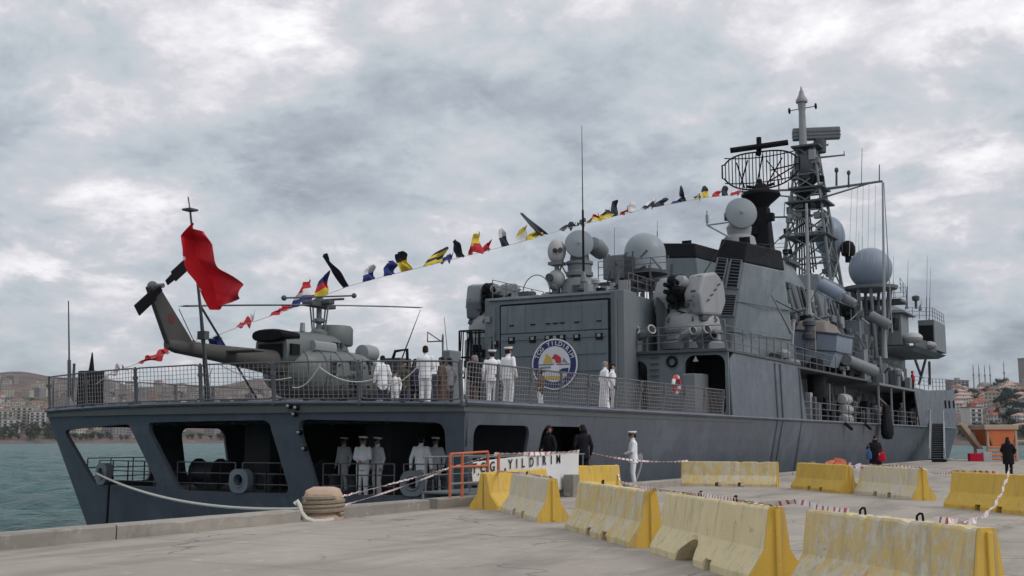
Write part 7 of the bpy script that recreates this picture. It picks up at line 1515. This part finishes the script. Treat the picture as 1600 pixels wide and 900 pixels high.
for r in rads:
    for j in range(NA+1):
        a = YAW - (A0+(A1-A0)*j/NA); x = EYE.x-sin(a)*r; y = EYE.y+cos(a)*r; vs.append((x, y, WL+wv_(x, y, r)))
for i in range(len(rads)-1):
    for j in range(NA): q = i*(NA+1)+j; fs.append((q, q+1, q+NA+2, q+NA+1))
mb = MB(); mb.add(vs, fs); sea = mb.build('water', 'sea_water', None, True, fix=False); tag(sea, kind='structure')
mb = MB(); mb.box(-9000, 9000, -9000, 9000, -9.0, -3.2); o = mb.build('seabed', 'void_dark'); tag(o, kind='structure')
# ================================================================== FAR SHORE
tm = bpy.data.materials.new('hillside'); tm.use_nodes = True; MATS['hillside'] = tm
n = tm.node_tree.nodes; l = tm.node_tree.links; b = n['Principled BSDF']; b.inputs['Roughness'].default_value = 0.95; b.inputs['Specular IOR Level'].default_value = 0.1
g = n.new('ShaderNodeNewGeometry').outputs['Position']
c = mix_(n, l, ramp_(n, l, noise_(n, l, g, 0.010, 6, 0.65), [(0.35, 0.0), (0.65, 1.0)]), (0.115, 0.085, 0.080), (0.17, 0.125, 0.115))
c = mix_(n, l, ramp_(n, l, noise_(n, l, g, 0.028, 7, 0.7, 0.5), [(0.50, 0.0), (0.58, 1.0)]), c, (0.055, 0.066, 0.045))
c = mix_(n, l, ramp_(n, l, noise_(n, l, g, 0.11, 5, 0.7), [(0.58, 0.0), (0.66, 0.8)]), c, (0.21, 0.19, 0.175))
l.new(c, b.inputs['Base Color'])
def polar(px_, r):
    """ground point on the sight line of column px_ at distance r"""
    d = FW+RT*((px_-800)/FPX); d = Vector((d.x, d.y, 0)).normalized(); return EYE.x+d.x*r, EYE.y+d.y*r
def shore_r(px_): return 1150 if px_ < 900 else 760
def ridge(px_):
    if px_ < 900: return 108 + 9*sin(px_*0.012+1) + 5*sin(px_*0.05)
    return 52 + 6*sin(px_*0.02) + 3*sin(px_*0.09)
def hgt(px_, r):
    s = shore_r(px_); w_ = 1050 if px_ < 900 else 560; t = (r-s)/w_
    x, y = polar(px_, r)
    if t < 0: return WL-3
    base = 1.2 + ridge(px_)*min(1, t)**(1.0 if px_ < 900 else 0.85)
    if t > 1: base -= (t-1)*ridge(px_)*0.15
    return base*min(1, 0.3+t*20) + (14*noise.noise(Vector((x*0.004, y*0.004, 2))) + 4*noise.noise(Vector((x*0.015, y*0.015, 5))))*min(1, t*3)
for (c0, c1, nm) in ((-1500, 700, 'hill'), (1180, 2400, 'hill')):
    vs = []; fs = []; nc = 150; rs_ = [shore_r(c0)*(1+0.0) + k for k in [-25, 0, 6, 12] + [20+26*i for i in range(1, 52)] + [1500, 2600]]
    for r in rs_:
        for j in range(nc+1):
            p = c0+(c1-c0)*j/nc; x, y = polar(p, r); vs.append((x, y, hgt(p, r)))
    for i in range(len(rs_)-1):
        for j in range(nc): q = i*(nc+1)+j; fs.append((q, q+1, q+nc+2, q+nc+1))
    mb = MB(); mb.add(vs, fs); o = mb.build(nm, 'hillside', None, True, fix=False); tag(o, kind='structure')
# ------------------------------------------------------------------ houses
for nme, c_ in (('wall_cream', (0.42, 0.39, 0.33)), ('wall_white', (0.50, 0.49, 0.48)), ('wall_grey', (0.25, 0.24, 0.245)), ('wall_ochre', (0.33, 0.25, 0.18)), ('roof_red', (0.27, 0.115, 0.085)), ('roof_brown', (0.22, 0.135, 0.11)), ('roof_grey', (0.26, 0.245, 0.24)), ('roof_pink', (0.42, 0.29, 0.26)), ('window_dark', (0.05, 0.055, 0.065)), ('leaf_dark', (0.035, 0.052, 0.032)), ('leaf_blue', (0.030, 0.047, 0.042)), ('leaf_mid', (0.055, 0.072, 0.040)), ('bark', (0.09, 0.07, 0.055))):
    material(nme, c_, 0.9, 0, 0.15, 0.15, spec=0.1)
def house_mesh(name, w_, d_, h_, rh, wall, roof, wins):
    mb = MB(); mb.box(-w_/2, w_/2, -d_/2, d_/2, -6, h_, 0)
    if rh > 0: 
        e = 0.5; mb.add([(-w_/2-e, -d_/2-e, h_), (w_/2+e, -d_/2-e, h_), (w_/2+e, d_/2+e, h_), (-w_/2-e, d_/2+e, h_), (-w_/2+d_*0.35, 0, h_+rh), (w_/2-d_*0.35, 0, h_+rh)], [(0, 1, 5, 4), (1, 2, 5), (2, 3, 4, 5), (3, 0, 4), (3, 2, 1, 0)], 1)
    else: mb.box(-w_/2-0.2, w_/2+0.2, -d_/2-0.2, d_/2+0.2, h_, h_+0.6, 1); mb.box(-1.5, 1.5, -1, 1.5, h_+0.6, h_+2.6, 0)
    k = max(2, int(w_/3)); fl = max(1, int(h_/3))
    for f in range(fl):
        for i in range(k):
            x = -w_/2+w_*(i+0.5)/k; z = 1.0+3*f; mb.box(x-0.65, x+0.65, -d_/2-0.06, -d_/2+0.1, z, z+1.4, 2)
        for i in range(3):
            y = -d_/2+d_*(i+0.5)/3; mb.box(w_/2-0.1, w_/2+0.06, y-0.6, y+0.6, 1+3*f, 2.4+3*f, 2); mb.box(-w_/2-0.06, -w_/2+0.1, y-0.6, y+0.6, 1+3*f, 2.4+3*f, 2)
    o = mb.build(name, [wall, roof, 'window_dark'], None, center=False); return o
kinds = [(11, 9, 6, 2.6, 'wall_white', 'roof_red', 'white house with red tiled roof'), (13, 10, 9, 2.4, 'wall_cream', 'roof_brown', 'cream house with brown roof'), (10, 9, 6, 2.2, 'wall_ochre', 'roof_red', 'ochre house with red roof'), (14, 11, 12, 0, 'wall_grey', 'roof_grey', 'grey flat-roofed block'), (12, 10, 9, 2.6, 'wall_white', 'roof_pink', 'white house with pinkish roof'), (15, 11, 12, 0, 'wall_cream', 'roof_grey', 'cream flat-roofed block')]
protos = [house_mesh('hillside_house', *k[:4], k[4], k[5], 0) for k in kinds]; used = [False]*len(protos)
def put_house(i, px_, r, rot, side, s=1.0):
    x, y = polar(px_, r); z = hgt(px_, r)
    o = protos[i] if not used[i] else protos[i].copy()
    if used[i]: COL.objects.link(o)
    used[i] = True; o.location = (x, y, z); o.rotation_euler = (0, 0, rot); o.scale = (s, s, s)
    tag(o, kinds[i][6] + (' among many on the hillside across the bay' if side == 'l' else ' on the slope beyond the bow'), 'house', 'houses on the hillside across the bay' if side == 'l' else 'houses on the slope beyond the bow')
rnd = random.Random(11)
for k in range(190):
    px_ = rnd.uniform(-30, 480); t = rnd.random()**1.4; r = 1185+t*850
    if px_ < 110 and r < 1330: r += 130
    put_house(rnd.choice([0, 1, 1, 2, 3, 3, 4, 5]), px_, r, YAW+rnd.uniform(-0.7, 0.7), 'l', rnd.uniform(0.75, 1.1))
for k in range(70):
    px_ = rnd.uniform(1485, 1625); t = rnd.random(); r = 800+t*480
    put_house(rnd.choice([0, 0, 4, 4, 1, 0, 5]), px_, r, YAW+rnd.uniform(-0.7, 0.7), 'r', rnd.uniform(0.6, 0.9))
# cream apartment blocks on the far waterfront
def apartment(px_, r, w_, d_, fl, label, mat='wall_cream', roof='roof_grey', rot=0.0):
    x, y = polar(px_, r); z = hgt(px_, r)-1; root = thing('apartment_block', label, 'building', (x, y, z)); R = Matrix.Translation((x, y, z)) @ Matrix.Rotation(YAW+rot+radians(20), 4, 'Z')
    mb = MB(); mb.box(-w_/2, w_/2, -d_/2, d_/2, -4, fl*3.0+1, M=R); mb.build('wall', mat, root)
    mb = MB(); mb.box(-w_/2-0.4, w_/2+0.4, -d_/2-0.4, d_/2+0.4, fl*3.0+1.01, fl*3.0+1.7, M=R); mb.box(-2, 2, -2, 2, fl*3+1.7, fl*3+4, M=R); mb.build('roof', roof, root)
    nb = max(2, int(w_/4.2))
    for f in range(fl):
        for i in range(nb):
            u = -w_/2+w_*(i+0.5)/nb; mb = MB(); mb.box(u-1.35, u+1.35, -d_/2-0.12, -d_/2+0.3, 1.3+3*f, 2.9+3*f, M=R); mb.build('window', 'window_dark', root)
        mb = MB(); mb.box(-w_/2+0.6, w_/2-0.6, -d_/2-1.0, -d_/2, 0.9+3*f, 1.15+3*f, M=R); mb.build('balcony', 'wall_white', root)
apartment(12, 1240, 24, 14, 6, 'cream apartment block cut by the left picture edge'); apartment(45, 1245, 20, 14, 7, 'tallest cream apartment block on the far waterfront', 'wall_cream'); apartment(70, 1235, 15, 13, 6, 'whiter apartment block just left of the ship\'s stern', 'wall_white'); apartment(30, 1215, 16, 12, 4, 'low cream block at the foot of the taller ones', 'wall_white')
apartment(1599, 1290, 12, 14, 10, 'pale tower block on the right skyline', 'wall_grey'); apartment(1488, 1290, 20, 12, 4, 'flat-roofed grey building on the skyline just past the bow', 'wall_grey'); apartment(1508, 830, 10, 9, 4, 'narrow white house with tall windows beside the bow', 'wall_white', 'roof_red'); apartment(1556, 1130, 16, 12, 3, 'low white block below the mosque', 'wall_white')
# ------------------------------------------------------------------ mosque with minarets on the skyline
mx, my = polar(1530, 1330); mz = hgt(1530, 1330); mos = thing('mosque', 'grey domed mosque with slender minarets on the right skyline', 'mosque', (mx, my, mz))
mS2 = 1330/FPX*1.02
def mo_(dx, dy=0): return Vector((mx, my, 0))+RT*(dx*mS2)+Vector((0, dy, 0))
mb = MB(); mb.box(mx-9, mx+9, my-9, my+9, mz-8, mz+8); mb.build('prayer_hall', 'wall_grey', mos)
mb = MB(); mb.ball((mx, my, mz+8), 8, 20, 10, sz=0.85); mb.build('dome', 'roof_grey', mos, True)
for dx in (-14, -6, 0, 9, 28, 57):
    p = mo_(dx, random.uniform(-8, 8)); h_ = 34 if dx < 20 else 38
    mb = MB(); mb.lathe([(0.7, -10), (0.6, h_*0.62), (1.0, h_*0.63), (1.0, h_*0.67), (0.5, h_*0.68), (0.45, h_*0.86), (0.5, h_*0.87), (0.05, h_)], (p.x, p.y, mz), 10); mb.build('minaret', 'wall_grey', mos, True)
# ------------------------------------------------------------------ trees
def crown_mesh(seed, mat):
    rnd = random.Random(seed); vs = []; fs = []; lobes = [(Vector((rnd.uniform(-2.4, 2.4), rnd.uniform(-2.4, 2.4), rnd.uniform(3.2, 8.2))), rnd.uniform(1.3, 2.3)) for _ in range(11)]
    for c, r in lobes:
        for k in range(46):
            d = Vector((rnd.gauss(0, 1), rnd.gauss(0, 1), rnd.gauss(0, 1))).normalized(); p = c+d*r*rnd.uniform(0.65, 1.1); s = rnd.uniform(0.25, 0.55); u = d.orthogonal().normalized(); v = d.cross(u); a = rnd.uniform(0, 6); u2 = u*cos(a)+v*sin(a)+d*rnd.uniform(-.4, .4); v2 = d.cross(u2).normalized()
            o = len(vs); vs += [p-u2*s, p+v2*s*0.7, p+u2*s, p-v2*s*0.7]; fs.append((o, o+1, o+2, o+3))
    mb = MB(); mb.add(vs, fs); o = mb.build('crown', mat, None, fix=False, center=False); return o
mb = MB(); mb.tube([(0, 0, -3), (0.1, 0, 2), (0.2, 0.1, 5)], [0.45, 0.35, 0.15], 7)
for k in range(4): mb.tube([(0.1, 0, 2.2+0.5*k), (1.4*cos(k*1.7), 1.4*sin(k*1.7), 4.6+0.5*k)], [0.18, 0.06], 5)
trunk0 = mb.build('trunk', 'bark', None, True, center=False); crowns = [crown_mesh(s, m) for s, m in ((1, 'leaf_dark'), (2, 'leaf_blue'), (3, 'leaf_mid'), (4, 'leaf_blue'))]
T_USED = set()
def tree(px_, r, s, kind, label, group):
    x, y = polar(px_, r); z = hgt(px_, r)-0.5; root = thing('tree', label, 'tree', (x, y, z), group)
    for src in (trunk0, crowns[kind]):
        o = src if src.name not in T_USED else src.copy()
        if src.name in T_USED: COL.objects.link(o)
        T_USED.add(src.name); o.parent = root; o.location = (0, 0, 0)
    root.rotation_euler = (0, 0, rnd.uniform(0, 6)); root.scale = (s, s, s*rnd.uniform(0.85, 1.25))
for k in range(52): tree(rnd.uniform(-10, 420), rnd.uniform(1153, 1178), rnd.uniform(0.5, 0.8), rnd.choice([0, 2, 3]), 'small dark tree at the very edge of the far water', 'trees at the edge of the far water')
for k in range(22): tree(rnd.uniform(-10, 120), rnd.uniform(1165, 1215), rnd.uniform(0.9, 1.4), rnd.choice([0, 2]), 'dark green tree along the far waterfront below the flats', 'trees along the far waterfront')
for k in range(50): tree(rnd.uniform(60, 470), rnd.uniform(1190, 1700), rnd.uniform(0.8, 1.4), rnd.choice([0, 2, 0]), 'dark green tree among the houses across the bay', 'trees among the houses across the bay')
for k in range(55): tree(rnd.uniform(1490, 1630), rnd.uniform(762, 795), rnd.uniform(0.5, 0.9), rnd.choice([1, 3]), 'blue green tree on the shore beyond the bow', 'trees on the shore beyond the bow')
for k in range(50): tree(rnd.uniform(1540, 1625), rnd.uniform(830, 960), rnd.uniform(0.8, 1.15), rnd.choice([1, 3]), 'blue green tree in the dark grove beyond the bow', 'trees in the dark grove beyond the bow')
for k in range(70): tree(rnd.uniform(1485, 1625), rnd.uniform(1020, 1330), rnd.uniform(0.7, 1.1), rnd.choice([1, 3, 0]), 'grey green tree high on the slope beyond the bow', 'trees high on the slope beyond the bow')
# ================================================================== HAZE over the bay
hz = bpy.data.materials.new('haze_air'); hz.use_nodes = True; hz.node_tree.nodes.clear(); n = hz.node_tree.nodes
pv = n.new('ShaderNodeVolumePrincipled'); pv.inputs['Density'].default_value = 0.00006; pv.inputs['Color'].default_value = (0.80, 0.85, 0.93, 1); pv.inputs['Anisotropy'].default_value = 0.2
ou = n.new('ShaderNodeOutputMaterial'); hz.node_tree.links.new(pv.outputs[0], ou.inputs['Volume']); MATS['haze_air'] = hz
if HAZE:
    mb = MB(); mb.box(-9500, 9500, -9500, 9500, -10.5, 230); o = mb.build('haze', 'haze_air'); tag(o, kind='stuff')
